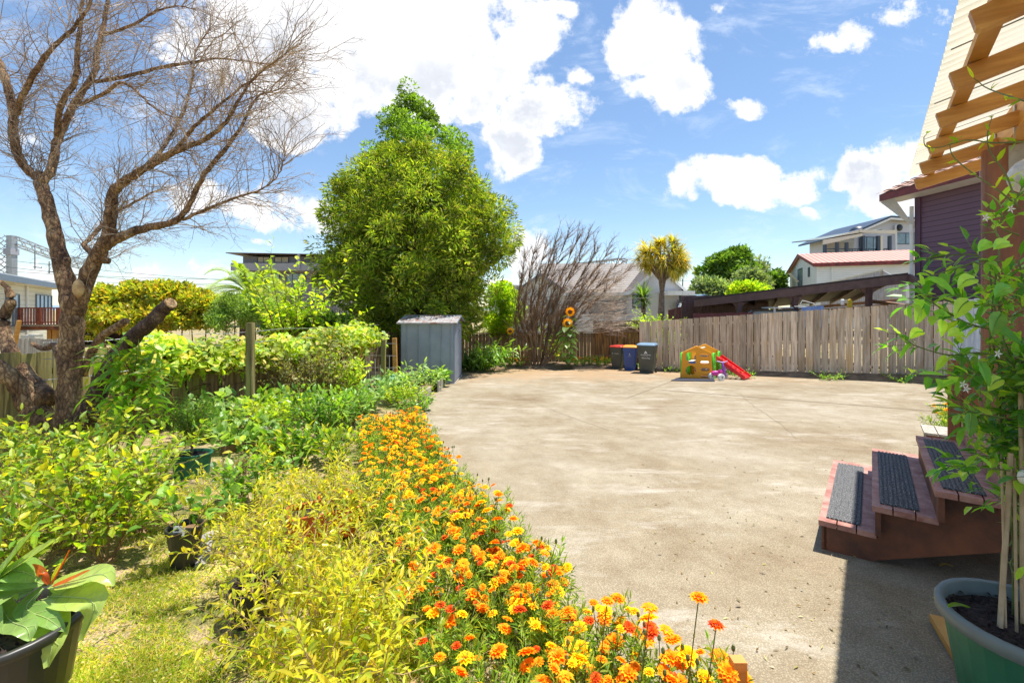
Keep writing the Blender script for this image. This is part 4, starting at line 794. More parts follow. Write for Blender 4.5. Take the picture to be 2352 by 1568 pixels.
# ---- purple house
h = thing('purple_house', 'dark purple weatherboard house with white downpipe and brick base behind the fence', 'house', (13.6, 14.5, -.4))
C0 = np.array([*P(2103, 0, 15)[:2], 0.]); d1 = nz(np.array([.115, -1, 0])); d2 = np.array([1, .115, 0])/1.0066
MB().obox(C0+d1*4+d2*2.5+[0, 0, 3.45], d1*4, d2*2.5, (0, 0, 1.85)).build('wall', M['wbpurple'], h)
m, t, b = new_mat('red_brick'); bt = nd(t, 'ShaderNodeTexBrick', inp={'Scale': 4.5, 'Color1': (.33, .10, .06, 1), 'Color2': (.25, .07, .045, 1), 'Mortar': (.35, .28, .24, 1), 'Mortar Size': .025}); tc = nd(t, 'ShaderNodeTexCoord'); mp = nd(t, 'ShaderNodeMapping'); mp.inputs['Rotation'].default_value = (R(90), 0, 0)
t.links.new(tc.outputs['Object'], mp.inputs[0]); sp_ = nd(t, 'ShaderNodeSeparateXYZ'); t.links.new(tc.outputs['Object'], sp_.inputs[0]); cx = nd(t, 'ShaderNodeCombineXYZ'); t.links.new(sp_.outputs[1], cx.inputs[0]); t.links.new(sp_.outputs[2], cx.inputs[1]); t.links.new(cx.outputs[0], bt.inputs['Vector']); t.links.new(bt.outputs[0], b.inputs['Base Color']); b.inputs['Roughness'].default_value = .85
MB().obox(C0+d1*1.0+d2*2.5+[0, 0, .6], d1*1.0, d2*2.46, (0, 0, 1.0)).build('brick_base', m, h)
MB().obox(C0+d1*5+d2*2.6+[0, 0, .6], d1*3, d2*2.45, (0, 0, 1.0)).build('base', M['wbpurple'], h)
MB().obox(C0+d1*.09-d2*.02+[0, 0, 3.45], d1*.09, d2*.02, (0, 0, 1.845)).build('corner_board', surf('purple_trim', (.10, .05, .09), var=.06), h)
MB().tube([(*(C0-d1*.07-d2*.07)[:2], z) for z in (1.2, 5.0)], .055, 8).build('downpipe', M['white'], h)
eo = .75; zt = 5.28; q = C0-d1*.55-d2*eo
MB().prism([q+[0, 0, zt-.02], q+d1*9+[0, 0, zt-.02], q+d1*9+d2*eo+[0, 0, zt-.02], q+d2*eo+[0, 0, zt-.02]], (0, 0, .03)).build('soffit', M['white'], h)
rd = surf('dark_red_fascia', (.22, .03, .03), col2=(.12, .02, .02), rough=.45, scale=4)
MB().prism([q-d2*.02+[0, 0, zt-.03], q-d2*.02+d1*9+[0, 0, zt-.03], q-d2*.02+d1*9+[0, 0, zt+.2], q-d2*.02+[0, 0, zt+.2]], d2*.018).build('gutter', rd, h)
sl = .42; e3 = q-d2*.1; V = []; nr, nc = 9, 60
for r_i in range(nr+1):
    for s_ in (0, 1):
        for i in range(nc):
            u_ = 9.2*i/(nc-1); w_ = .34*(r_i+s_); V.append(e3-d1*.1+d1*u_+d2*w_+[0, 0, zt+.2+sl*w_+(.03 if s_ == 0 else -.005)+.022*math.sin(u_*2*math.pi/.45)])
Q = []
for k in range(2*(nr+1)-1): Q += [[k*nc+i, k*nc+i+1, (k+1)*nc+i+1, (k+1)*nc+i] for i in range(nc-1)]
MB().add(V, Q).build('roof', surf('mottled_red_tan_tiles', (.50, .33, .25), col2=(.28, .14, .10), rough=.7, scale=5), h)
MB().prism([q+[0, 0, zt-.03], q+d2*4+[0, 0, zt+4*sl-.03], q+d2*4+[0, 0, zt+4*sl+.22], q+[0, 0, zt+.2]], d1*-.02).build('barge_board', rd, h)
MB().prism([q+d1*.5+[0, 0, zt-.04], q+[0, 0, zt-.04], C0-d1*.02-d2*.02+[0, 0, zt-1.0]], d1*.03).build('eave_bracket', M['white'], h)
wc_ = C0+d1*3.05-d2*.0+[0, 0, 4.1]; window(h, wc_, (d1[0], d1[1]), 1.5, 1.35, 1, fm=surf('taupe_frame', (.22, .17, .13), var=.05), pane=surf('curtained_glass', (.60, .68, .74), col2=(.35, .42, .48), scale=6, stretch=(1, 6, .5), rough=.12))
MB().obox(C0+d1*2.2-d2*.03+[0, 0, 1.95], d1*.18, d2*.03, (0, 0, .09)).build('meter_box', M['white'], h)

# ---- carport
h = thing('carport', 'dark brown timber carport with bracketed posts behind the paling fence', 'carport', (9.5, 15.5, -.5))
L0, R0, R1 = np.array(P(1594, 688, 18.5)), np.array(P(2086, 629, 14.6)), np.array(P(2124, 648, 12.9))
fb = lambda p0, p1, hgt: MB().prism([p0-[0, 0, hgt], p1-[0, 0, hgt], p1, p0], nz(np.cross(p1-p0, (0, 0, 1)))*-.05)
fb(L0, R0, .30).build('fascia_board', M['brown'], h); fb(R0, R1, .26).build('end_fascia', M['brown'], h)
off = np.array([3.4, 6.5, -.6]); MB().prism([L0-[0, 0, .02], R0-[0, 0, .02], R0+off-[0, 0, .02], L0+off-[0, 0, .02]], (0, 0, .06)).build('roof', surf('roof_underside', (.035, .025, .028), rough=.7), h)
for f in np.linspace(.1, .95, 8):
    a = L0*(1-f)+R0*f; MB().beam(a+off*.02-[0, 0, .12], a+off*.98-[0, 0, .12], .06, .14).build('rafter', M['brown'], h)
for px in (1699, 1829, 2000):
    f = (px-1594)/(2086-1594); f = f*18.5/(14.6+(18.5-14.6)*f) if 0 else f
    # find the point on the fascia line that projects to px
    lo_, hi_ = 0., 1.
    for _ in range(30):
        md = (lo_+hi_)/2; q = L0*(1-md)+R0*md
        if HX+F*q[0]/q[1] < px: lo_ = md
        else: hi_ = md
    q = L0*(1-md)+R0*md+np.array([.03, .12, 0]); dd = nz(R0-L0); dd[2] = 0
    MB().box(q[0]-.07, q[0]+.07, q[1]-.07, q[1]+.07, -.7, q[2]-.31).build('post', M['brown'], h)
    for s_ in (-1, 1):
        b0 = q+dd*s_*.072+[0, 0, -.31]; b0[1] += .0
        cv = [b0+[0, 0, -.34]]+[b0+dd*s_*(.30*(1-math.cos(R(a_))))+[0, 0, -.34+.34*math.sin(R(a_))] for a_ in (30, 60, 90)]+[b0]
        MB().prism(cv, (.0, .04, 0)).build('bracket', M['brown'], h)
wl = fence('brown_fence', 'tall dark brown painted fence at the back of the carport', (L0[0]-.1, 19.6), (XY(1765, 20.6)[0], 20.6), -.7, -.5, P(0, 679, 19.6)[2], 2.25, M['brown'], 24, rails=(.5,))
fence('brown_fence', 'short maroon painted fence beside the white parked car', P(1535, 0, 21), P(1592, 0, 20), -.7, -.7, P(0, 712, 21)[2], P(0, 697, 20)[2], M['maroon'], 12, rails=(.5,))
fence('brown_fence', 'dark maroon rail fence just below the carport front', P(1592, 0, 17.4), P(1730, 0, 16.4), -.7, -.6, P(0, 720, 17.4)[2], P(0, 717, 16.4)[2], M['maroon'], 16, rails=())
for k, (a, e) in enumerate((((1745, 716, 20.5), (2075, 688, 19)), ((1760, 722, 20), (2060, 700, 18)), ((1990, 690, 18), (2090, 704, 15)))): MB().beam(P(*a), P(*e), .1, .12).build('inner_beam', surf('pink_tan_timber', (.46, .27, .17), col2=(.33, .19, .12), scale=4, rough=.7), h)
# carport clutter
th_ = thing('clothes_airer', 'white wire clothes airer under the carport', 'clothes airer', P(1860, 700, 15.6)); a, e, g2, g3 = [np.array(P(*q, 15.6)) for q in ((1837, 700), (1843, 690), (1870, 697), (1876, 706))]
MB().tube([a, e, g2, g3], .012, 5).build('frame', M['white'], th_)
for k in range(3): MB().tube([a+[0, .1*k+.1, -.05], g3+[0, .1*k+.1, 0]], .008, 4).build('rod', M['white'], th_)
a = np.array(P(1842, 705, 15.4)); e = np.array(P(1892, 702, 15.2)); MB().prism([a, e, e-[.02, .02, .7], a-[-.02, .02, .7]], (.01, .03, 0)).build('towel', surf('blue_spotted_cloth', (.35, .5, .8), col2=(.1, .2, .55), scale=30, rough=.9), label='blue and white spotted cloth hanging just behind the paling fence', cat='towel')
a = np.array(P(1952, 696, 14.6)); MB().prism([a+[-.06, 0, -.12], a+[.07, 0, -.14], a+[.09, 0, .05], a+[.03, 0, .13], a+[-.04, 0, .1]], (0, .05, 0)).build('cloth', surf('yellow_cloth', (.7, .5, .04), rough=.9), label='bright yellow cloth hanging on the paling fence top', cat='cloth')
a = np.array(P(1935, 693, 14.8)); MB().lathe(a+[0, 0, -.1], [(0, 0), (.05, 0), (.055, .15), (.03, .19), (0, .19)], 10).build('plastic_jug', M['white'], label='small white plastic jug beside the yellow cloth on the fence', cat='jug')
a = np.array(P(1777, 705, 16.5)); MB().box(a[0], a[0]+1.7, a[1], a[1]+.8, a[2]-.05, a[2]).box(a[0]+.05, a[0]+.1, a[1]+.05, a[1]+.1, -.6, a[2]-.05).box(a[0]+1.6, a[0]+1.65, a[1]+.05, a[1]+.1, -.6, a[2]-.05).build('folding_table', M['white'], label='white trestle table top seen under the dark carport', cat='table')
def car(label, c, ang, col, Lc=4.2):
    o = thing('parked_car', label, 'car', c, rz=ang, local=True); pr = [(-2.1, .3), (-2.1, .75), (-1.9, .9), (-1.2, .95), (-.5, 1.42), (.9, 1.45), (1.6, 1.0), (2.05, .9), (2.1, .3)]
    MB().prism([(x, -.8, z) for x, z in pr], (0, 1.6, 0)).build('body', surf(o.name+'_paint', col, rough=.2, var=.05), o)
    for s_ in (-.806, .8): MB().prism([(x, s_, z) for x, z in ((-1.05, .98), (-.45, 1.36), (.85, 1.38), (1.3, 1.0))], (0, .006, 0)).build('side_window', M['glass'], o)
    MB().prism([(-1.16, -.7, .985), (-.54, -.62, 1.40), (-.54, .62, 1.40), (-1.16, .7, .985)], (-.012, 0, .012)).build('windscreen', M['glass'], o)
    for x in (-1.3, 1.3):
        for y in (-.82, .66):
            w_ = MB().tube([(x, y, .31), (x, y+.16, .31)], .31, 16).build('wheel', M['blackplastic'], o)
    return o
q = P(1745, 718, 17.2); car('black car parked under the carport, only its roof showing', (q[0]+.4, 17.4, q[2]-1.32), R(-25), (.012, .012, .014))
q = P(1573, 693, 26); car('white parked car between the pale house and the maroon fence', (q[0]+.6, 26, q[2]-1.5), R(60), (.6, .62, .64))
q = P(1560, 680, 31); car('dark blue parked car behind the white car', (q[0]+1.2, 31.5, q[2]-1.3), R(60), (.04, .10, .22))

# ---- cream house at far left with a red balcony
h = thing('cream_house', 'cream weatherboard house with grey eaves at the far left', 'house', (-30, 30, -1.5))
w0, w1 = np.array(P(-90, 0, 20)), np.array(P(119, 0, 33.3)); w0[2] = w1[2] = 0
q0 = np.array([-27*.80, 19.5*.8, 0]); q1 = np.array([(119-HX)/F*33.3, 33.3, 0]); dq = np.array([-6.4, 9.3, 0])/np.linalg.norm([6.4, 9.3]); q0 = q1-dq*22; nr = np.array([-dq[1], dq[0], 0])
zt = 3.05; MB().obox((q0+q1)/2+nr*4+[0, 0, (zt-2)/2], dq*11, nr*4, (0, 0, (zt+2)/2)).build('wall', M['wbcream'], h)
a = q0-nr*.75-dq*0+[0, 0, zt]; e = q1-nr*.75+dq*.5+[0, 0, zt]; MB().prism([a, e, e+nr*9.5, a+nr*9.5], (0, 0, .08)).build('soffit', M['cream'], h)
MB().prism([a-nr*.03, e-nr*.03, e-nr*.03+[0, 0, .32], a-nr*.03+[0, 0, .32]], nr*.03).build('fascia', surf('blue_grey_fascia', (.12, .17, .23), var=.05), h)
MB().prism([a+[0, 0, .3], e+[0, 0, .3], e+nr*5+[0, 0, .9], a+nr*5+[0, 0, .9]], (0, 0, .08)).build('roof', surf('pale_blue_roof', (.45, .5, .55), var=.05, rough=.4), h)
bf = surf('blue_grey_frame', (.16, .2, .26), var=.05)
def onwall(px):   # point of the wall line at pixel column px
    k = (px-HX)/F; s_ = (q0[0]-k*q0[1])/(k*dq[1]-dq[0]); return q0+dq*s_
for pa, pb, n_ in ((81, 117, 4), (12, 42, 2), (-40, -14, 1)):
    a, e = onwall(pa), onwall(pb); window(h, ((a+e)/2-nr*.01+[0, 0, 1.55]), (-nr[1], nr[0]) if 0 else (dq[0], dq[1]), np.linalg.norm(e-a), 2.1 if n_ > 2 else 1.9, n_, fm=bf, proud=.03)
a = onwall(58); MB().tube([a-nr*.08+[0, 0, -1], a-nr*.08+[0, 0, zt]], .06, 6).build('downpipe', M['white'], h)
# balcony (own thing: part of the house)
b0, b1 = np.array(P(45, 745, 27)), np.array(P(214, 745, 27.5)); b0[2] = b1[2] = P(0, 745, 27)[2]; M['redrail'] = surf('red_stained_rail', (.36, .10, .05), col2=(.2, .05, .03), rough=.6)
bd = nz(b1-b0); bk = np.array([-bd[1], bd[0], 0]); BL_ = np.linalg.norm(b1-b0)
MB().obox((b0+b1)/2+bk*1.6-[0, 0, .04], bd*BL_/2, bk*1.6, (0, 0, .05)).build('balcony_floor', M['paleboard'], h); MB().obox((b0+b1)/2-[0, 0, .22], bd*BL_/2, bk*.03, (0, 0, .12)).build('balcony_joist', M['redside'], h)
for z in (.12, .98): MB().beam(b0+[0, 0, z], b1+[0, 0, z], .07, .06).build('balcony_rail', M['redrail'], h)
n_ = 26
for i in range(n_+1):
    q = b0+bd*BL_*i/n_; s_ = .075 if i % 7 == 0 else .028; MB().obox(q+[0, 0, .49], bd*s_, bk*s_, (0, 0, .5)).build('balcony_post' if i % 7 == 0 else 'baluster', M['redrail'], h)
for px in (112, 124): q = np.array(P(px, 748, 27.6)); MB().box(q[0]-.12, q[0]+.12, q[1], q[1]+.2, -.8, q[2]-.15).build('balcony_support', M['pine'], h)
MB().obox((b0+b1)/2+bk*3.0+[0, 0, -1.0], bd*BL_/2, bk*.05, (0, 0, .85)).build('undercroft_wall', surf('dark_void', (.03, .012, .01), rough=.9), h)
a = np.array(P(62, 795, 16)); MB().box(a[0]-.22, a[0]+.27, 16, 16.3, -.7, P(0, 770, 16)[2]).box(a[0]+.02, a[0]+.28, 16.02, 16.28, P(0, 770, 16)[2], P(0, 768, 16)[2]).build('concrete_block', surf('pale_blockwork', (.5, .5, .46), var=.08), label='pale concrete block stack below the balcony', cat='block')
MB().beam(P(34, 790, 12), P(44, 736, 12), .09, .05).build('timber_stake', M['pine'], label='leaning yellow timber stake in front of the cream house', cat='stake')
# ---- grey modern building
h = thing('apartment_building', 'grey flat roofed building with small cream windows behind the palm', 'building', (-34, 62, 0)); Yb = 60.0
X_ = lambda px: (px-HX)/F*Yb; Z_ = lambda y: P(0, y, Yb)[2]
MB().box(X_(558), X_(760), Yb, Yb+12, Z_(606), Z_(589)).build('upper_wall', M['concretewall'], h)
MB().box(X_(547), X_(770), Yb-1.6, Yb+12, P(0, 621, Yb-1.6)[2], P(0, 604, Yb-1.6)[2]).build('parapet', surf('grey_cladding', (.30, .3, .325), var=.05), h)
MB().box(X_(560), X_(770), Yb+.3, Yb+12, Z_(760), Z_(621)).build('lower_wall', surf('mauve_grey_wall', (.2, .18, .22), var=.06), h)
MB().prism([(X_(538), Yb-1.8, Z_(585)), (X_(790), Yb-1.8, Z_(590)), (X_(790), Yb-1.8, Z_(588)), (X_(538), Yb-1.8, Z_(583.5))], (0, 14, 0)).build('roof', surf('dark_soffit', (.08, .05, .04), rough=.6), h)
for a, e, n_ in ((592, 620, 2), (631, 664, 2)): window(h, (X_((a+e)/2), Yb-.02, Z_(596.5)), (1, 0), X_(e)-X_(a), Z_(590)-Z_(603.5), n_, fm=M['dark'], pane=surf('cream_blind', (.6, .52, .36), var=.05), proud=.06)
for a, e in ((598, 640), (655, 700)): window(h, (X_((a+e)/2), Yb+.28, Z_(640)), (1, 0), X_(e)-X_(a), 1.4, 3, fm=M['dark'], proud=.06)
MB().tube([(X_(700), Yb-1.7, Z_(620)), (X_(700), Yb-1.7, Z_(587))], .18, 8).build('column', M['greywall'], h)

# ---- railway gantries and wires
def lattice(par, p0, p1, s, nb, r=.05, name='truss'):
    p0, p1 = np.array(p0, float), np.array(p1, float); d = nz(p1-p0); a = nz(np.cross(d, (0, 1, 0) if abs(d[1]) < .8 else (1, 0, 0))); b2 = np.cross(d, a); L = np.linalg.norm(p1-p0); t_ = MB()
    cs = [(-1, -1), (1, -1), (1, 1), (-1, 1)]
    for i, j in cs: t_.beam(p0+a*s*i/2+b2*s*j/2, p1+a*s*i/2+b2*s*j/2, r*2.2, r*2.2)
    for k in range(nb):
        u0, u1 = p0+d*L*k/nb, p0+d*L*(k+1)/nb
        for q in range(4):
            i, j = cs[q], cs[(q+1) % 4]
            if k % 2: i, j = j, i
            t_.beam(u0+a*s*i[0]/2+b2*s*i[1]/2, u1+a*s*j[0]/2+b2*s*j[1]/2, r, r)
    return t_.build(name, M['steel'], par)
g_ = thing('railway_gantry', 'grey steel lattice railway gantry column and beam at the far left', 'gantry', P(17, 640, 50))
lattice(g_, P(10, 760, 50), P(10, 541, 50), .75, 18, .06, 'column'); q = P(25, 0, 50); MB().box(q[0]-.3, q[0]+.3, 49.8, 50.4, -1, P(0, 541, 50)[2]).build('column_panel', M['steel'], g_); MB().box(q[0]-.4, q[0]+.4, 49.6, 50.5, P(0, 585, 50)[2], P(0, 571, 50)[2]).build('control_box', M['greywall'], g_)
lattice(g_, P(30, 552, 50), P(190, 612, 72), .8, 18, .05, 'beam')
for px, ya, yb, Y in ((80, 562, 618, 55), (113, 600, 628, 57), (192, 600, 640, 66), (204, 600, 640, 68)):
    MB().tube([P(px, ya, Y), P(px, yb, Y)], .07, 5).build('dropper', M['steel'], g_); MB().tube([P(px-3, yb-5, Y), P(px+16, yb-3, Y), P(px+16, yb-9, Y)], .05, 5).build('cantilever_arm', M['dark'], g_)
g2_ = thing('railway_gantry', 'brown steel railway gantry rising behind the tiled roof', 'gantry', P(1430, 640, 75)); lattice(g2_, P(1431, 690, 75), P(1431, 595, 75), 1.2, 8, .09, 'column'); lattice(g2_, P(1335, 612, 90), P(1428, 602, 75), 1.2, 12, .09, 'beam')
WR = [((-60, 604), (760, 668), 46), ((-60, 618), (760, 640), 52), ((-60, 588), (760, 655), 50), ((-60, 636), (760, 648), 54), ((-60, 645), (760, 668), 58), ((1380, 640), (1830, 668), 58), ((1380, 652), (1830, 676), 56), ((1380, 628), (1830, 650), 60)]
for k, (a, e, Y) in enumerate(WR):
    p0, p1 = np.array(P(*a, Y)), np.array(P(*e, Y+8)); pts = [p0*(1-f)+p1*f-np.array([0, 0, .5*4*f*(1-f)]) for f in np.linspace(0, 1, 12)]
    MB().tube(pts, .022, 4).build('overhead_wire', M['dark'], label='thin dark overhead railway wire crossing the sky '+('left of the big green tree' if k < 5 else 'right of the cabbage tree'), cat='wire', group='overhead wires left of the tree' if k < 5 else 'overhead wires right of the cabbage tree')
MB().tube([P(1568, 720, 48), P(1568, 640, 48)], .07, 6).build('utility_pole', M['greywall'], label='thin grey pole standing right of the cabbage tree', cat='pole')
# ================================================================ VEGETATION
LM = {}
LM['tree_dark'] = leafmat('dark_green_leaf', [(.06, .12, .02), (.09, .17, .025), (.16, .25, .04), (.05, .09, .02)], .35)
LM['tree_bright'] = leafmat('yellow_green_leaf', [(.12, .20, .02), (.30, .38, .03), (.06, .11, .015), (.42, .46, .05), (.18, .27, .03), (.05, .085, .015), (.30, .28, .09)], .42)
LM['tall'] = leafmat('tall_tree_leaf', [(.10, .18, .02), (.16, .27, .03), (.24, .36, .05), (.07, .12, .02)], .4)
LM['hedge_gold'] = leafmat('gold_green_leaf', [(.38, .38, .04), (.18, .24, .03), (.52, .46, .04), (.38, .22, .04), (.10, .16, .02), (.30, .36, .04)], .4)
LM['round_green'] = leafmat('soft_green_leaf', [(.20, .30, .07), (.28, .38, .11), (.12, .2, .05)], .4)
LM['lime'] = leafmat('lime_leaf', [(.22, .34, .02), (.34, .44, .03), (.14, .26, .02), (.42, .46, .04)], .5)
LM['grape'] = leafmat('grape_leaf', [(.26, .36, .03), (.42, .50, .05), (.10, .20, .03), (.56, .56, .10), (.24, .38, .14), (.50, .40, .08)], .45, rough=.5)
LM['olive'] = leafmat('olive_bronze_leaf', [(.14, .18, .04), (.22, .25, .06), (.22, .14, .06), (.09, .12, .03), (.3, .3, .12)], .35)
LM['mid'] = leafmat('mid_green_leaf', [(.10, .22, .025), (.17, .32, .03), (.26, .40, .05), (.07, .16, .02)], .42, rough=.35)
LM['pale'] = leafmat('pale_green_leaf', [(.24, .36, .10), (.32, .44, .14), (.14, .26, .06)], .4)
LM['camellia'] = leafmat('glossy_green_leaf', [(.12, .24, .02), (.25, .36, .025), (.38, .44, .03), (.07, .16, .02), (.50, .46, .03)], .45, rough=.4, spec=.4)
LM['yellow'] = leafmat('yellow_lime_leaf', [(.40, .42, .02), (.54, .50, .03), (.30, .36, .03), (.56, .42, .03), (.20, .28, .02)], .5, rough=.35)
LM['marigold'] = leafmat('marigold_leaf', [(.12, .25, .03), (.26, .40, .05), (.38, .50, .10), (.07, .15, .02), (.40, .44, .06)], .45)
LM['vine'] = leafmat('vine_leaf', [(.07, .22, .02), (.12, .32, .03), (.20, .42, .05), (.38, .56, .06), (.08, .22, .04)], .45, rough=.33, spec=.5)
LM['peach'] = leafmat('peach_leaf', [(.16, .34, .02), (.26, .46, .03), (.10, .24, .02), (.40, .50, .05)], .45, rough=.28)
LM['cabbage'] = leafmat('golden_sword_leaf', [(.50, .36, .03), (.22, .27, .06), (.58, .42, .06), (.12, .18, .05), (.36, .30, .05)], .35)
LM['palm'] = leafmat('palm_leaf', [(.18, .28, .04), (.30, .38, .06), (.11, .18, .04)], .35)
LM['greyleaf'] = leafmat('grey_green_leaf', [(.20, .26, .12), (.28, .33, .2), (.12, .18, .08)], .3)
LM['far'] = leafmat('far_green_leaf', [(.06, .13, .02), (.11, .20, .03), (.16, .26, .04)], .3)
LM['grass'] = leafmat('grass_blade', [(.26, .38, .02), (.42, .48, .04), (.14, .26, .02), (.56, .46, .14), (.52, .54, .06), (.64, .50, .26)], .45)
def petal(name, cols): return leafmat(name, cols, .25, rough=.6, tcol=(1.3, 1.1, .7), spec=.2)
LM['p_yellow'] = petal('yellow_petal', [(.92, .56, .004), (.95, .64, .01), (.88, .46, .004)])
LM['p_orange'] = petal('orange_petal', [(.90, .32, .004), (.93, .42, .006), (.82, .20, .004)])
LM['p_red'] = petal('red_petal', [(.6, .045, .006), (.75, .12, .008), (.45, .02, .006), (.8, .2, .01)])

def cloud(b, c, r, n, L, W, kind='d', out=.75, up=.25, shell=.55, droop=.2, fold=.12):
    """leaves filling an ellipsoid, denser towards the outside"""
    d = rdir(n); rr = (shell+(1-shell)*RG.random(n)**.6)[:, None]; p = np.asarray(c)+d*rr*np.asarray(r)
    ax = nz(d*out+rdir(n)*.6+np.array([0, 0, up])); nm = nz(d*.5+rdir(n)*.6+np.array([0, 0, .8]))
    b.leaves(p, ax, nm, L*(.6+.8*RG.random(n)), W*(.6+.8*RG.random(n)), kind, droop, fold)
def clumps(b, cs, rs, n, L, W, **k):
    for c, r in zip(cs, rs): cloud(b, c, (r, r, r*.8), n, L, W, **k)
def profile_crown(b, prof, Y, nc, nl, L, W, rc=(.35, .6), dfac=.85, zmin=None, bright=None, **k):
    """crown whose half-width follows prof [(py, px_left, px_right)] at depth Y"""
    pr = np.array(sorted(prof), float); ys = RG.uniform(pr[0, 0], pr[-1, 0], nc*3); xl = np.interp(ys, pr[:, 0], pr[:, 1]); xr = np.interp(ys, pr[:, 0], pr[:, 2])
    keep = RG.random(nc*3) < (xr-xl)/(xr-xl).max(); ys, xl, xr = ys[keep][:nc], xl[keep][:nc], xr[keep][:nc]
    for y, a, e in zip(ys, xl, xr):
        th = RG.uniform(0, 2*math.pi); q = RG.random()**.35; r = RG.uniform(*rc)
        hw = (e-a)/2/F*Y; cx = ((a+e)/2-HX)/F*Y; hw = max(hw-r*.75, .05)
        c = (cx+hw*q*math.cos(th), Y+hw*dfac*q*math.sin(th), CH-(y-HY)/F*Y); cloud(b, c, (r, r, r*.75), nl, L, W, **k)
def grow(b, p, d, L, r0, lvl, cfg, leafpts=None, rng=random):
    """recursive branch: cfg[lvl] = (segments, wobble, children, child_len, angle, tropism vec)"""
    ns, wob, nch, cl, ang, tr = cfg[lvl]; p = np.array(p, float); d = nz(d); pts = [p.copy()]; ds = [d.copy()]
    for i in range(ns):
        d = nz(d+RG.normal(size=3)*wob+np.array(tr)/ns); p = p+d*L/ns; pts.append(p.copy()); ds.append(d.copy())
    rad = np.linspace(r0, max(r0*.35, .0013), ns+1); b.tube(pts, rad, 6 if r0 > .03 else (4 if r0 > .012 else 3), cap=False)
    if leafpts is not None and lvl >= len(cfg)-2: leafpts.append((np.array(pts), np.array(ds)))
    if lvl+1 < len(cfg):
        for k in range(nch):
            f = rng.uniform(.2, 1.0); i = min(int(f*ns), ns-1); g = f*ns-i; q = pts[i]*(1-g)+pts[i+1]*g
            sd = nz(np.cross(ds[i], RG.normal(size=3))); nd_ = nz(ds[i]*math.cos(ang)+sd*math.sin(ang)*rng.uniform(.6, 1.2)); grow(b, q, nd_, L*cl*rng.uniform(.5, 1.1)*(1.15-.5*f), r0*(1-.6*f)*.6, lvl+1, cfg, leafpts)
def leaf_along(b, lp, spacing, L, W, kind='o', spread=.9, up=.3, t0=.25, droop=.3, whorl=1):
    Bs, Ds, Ns = [], [], []
    for pts, ds in lp:
        seg = np.linalg.norm(np.diff(pts, axis=0), axis=1); tot = seg.sum(); n = max(int(tot*(1-t0)/spacing), 2); cum = np.concatenate([[0], np.cumsum(seg)])
        for s_ in np.linspace(tot*t0, tot, n):
            i = min(np.searchsorted(cum, s_, 'right')-1, len(seg)-1); g = (s_-cum[i])/max(seg[i], 1e-6); q = pts[i]*(1-g)+pts[i+1]*g; d = ds[i]
            for w_ in range(whorl):
                sd = nz(np.cross(d, RG.normal(size=3))); e = 1.0 if s_ < tot*.98 else .3; a = nz(d*(.55)+sd*spread*e+np.array([0, 0, up])*random.uniform(.2, 1)); Bs.append(q); Ds.append(a); Ns.append(nz(np.array([0, 0, 1.])+RG.normal(size=3)*.35-a*.2))
    n = len(Bs)
    if n: b.leaves(Bs, Ds, Ns, L*(.6+.7*RG.random(n)), W*(.6+.7*RG.random(n)), kind, droop)
def plant(name, label, cat, loc, h, spread, nst, mat, L, W, sp_=.035, cfg=None, stemmat=None, kind='o', group=None, r0=.006, lean=(0, 0), nch=5, up=.3, droop=.3, pot=None, root=None, cl=.5, whorl=1, wob=.07):
    x, y = loc[:2]; z = loc[2] if len(loc) > 2 else zg(y)
    o = root or thing(name, label, cat, (x, y, z), group)
    z1 = z
    if pot: z1 = add_pot(o, (x, y, z), *pot)
    cfg = cfg or [(6, wob, nch, cl, .8, (0, 0, .1)), (5, wob*1.3, 0, 0, 0, (0, 0, .12))]
    sb, lb, lp = MB(), MB(), []
    for k in range(nst):
        a = 2*math.pi*(k+random.random())/nst; s_ = spread*random.uniform(.25, 1); d = nz(np.array([math.cos(a)*s_+lean[0], math.sin(a)*s_+lean[1], h])); grow(sb, (x+math.cos(a)*.03, y+math.sin(a)*.03, z1), d, math.hypot(s_, h)*random.uniform(.75, 1.05), r0, 0, cfg, lp)
    sb.ball((x, y, z1), .055+.02*spread, 8, 5, (1, 1, .5)); sb.build('stems', stemmat or M['woodstem'], o); leaf_along(lb, lp, sp_, L, W, kind, up=up, droop=droop, whorl=whorl); lb.build('foliage', mat, o); return o
def add_pot(o, c, r, h, mat='blackplastic', sx=1., sy=1., rim=None, rot=0., taper=.78):
    rim = rim or mat; b = MB(); b.lathe(c, [(0, .003), (r*taper, .003), (r*taper, .01), (r*.97, h*.9), (r*.97, h*.93)], 28, sx, sy, rot); b.build('pot', M[mat], o, smooth=False)
    MB().lathe(c, [(r*.97, h*.86), (r*1.05, h*.88), (r*1.06, h*.97), (r*1.03, h), (r*.95, h*.99), (r*.92, h*.8)], 28, sx, sy, rot).build('rim', M[rim], o, smooth=True)
    s_ = MB(); s_.lathe(c, [(r*.93, h*.86), (r*.6, h*.89), (r*.3, h*.875), (0, h*.9)], 20, sx, sy, rot); n = int(500*r/.2)
    th = RG.uniform(0, 6.28, n); q = np.sqrt(RG.random(n))*r*.9; X, Y_ = q*np.cos(th)*sx, q*np.sin(th)*sy; P_ = np.stack([c[0]+X*math.cos(rot)-Y_*math.sin(rot), c[1]+X*math.sin(rot)+Y_*math.cos(rot), np.full(n, c[2]+h*.89)], 1)
    s_.leaves(P_, rdir(n)*np.array([1, 1, .3]), np.array([[0, 0, 1.]]*n)+rdir(n)*.5, .03, .014, 'd', 0, 0); s_.build('potting_soil', M['soil'], o); return c[2]+h*.87

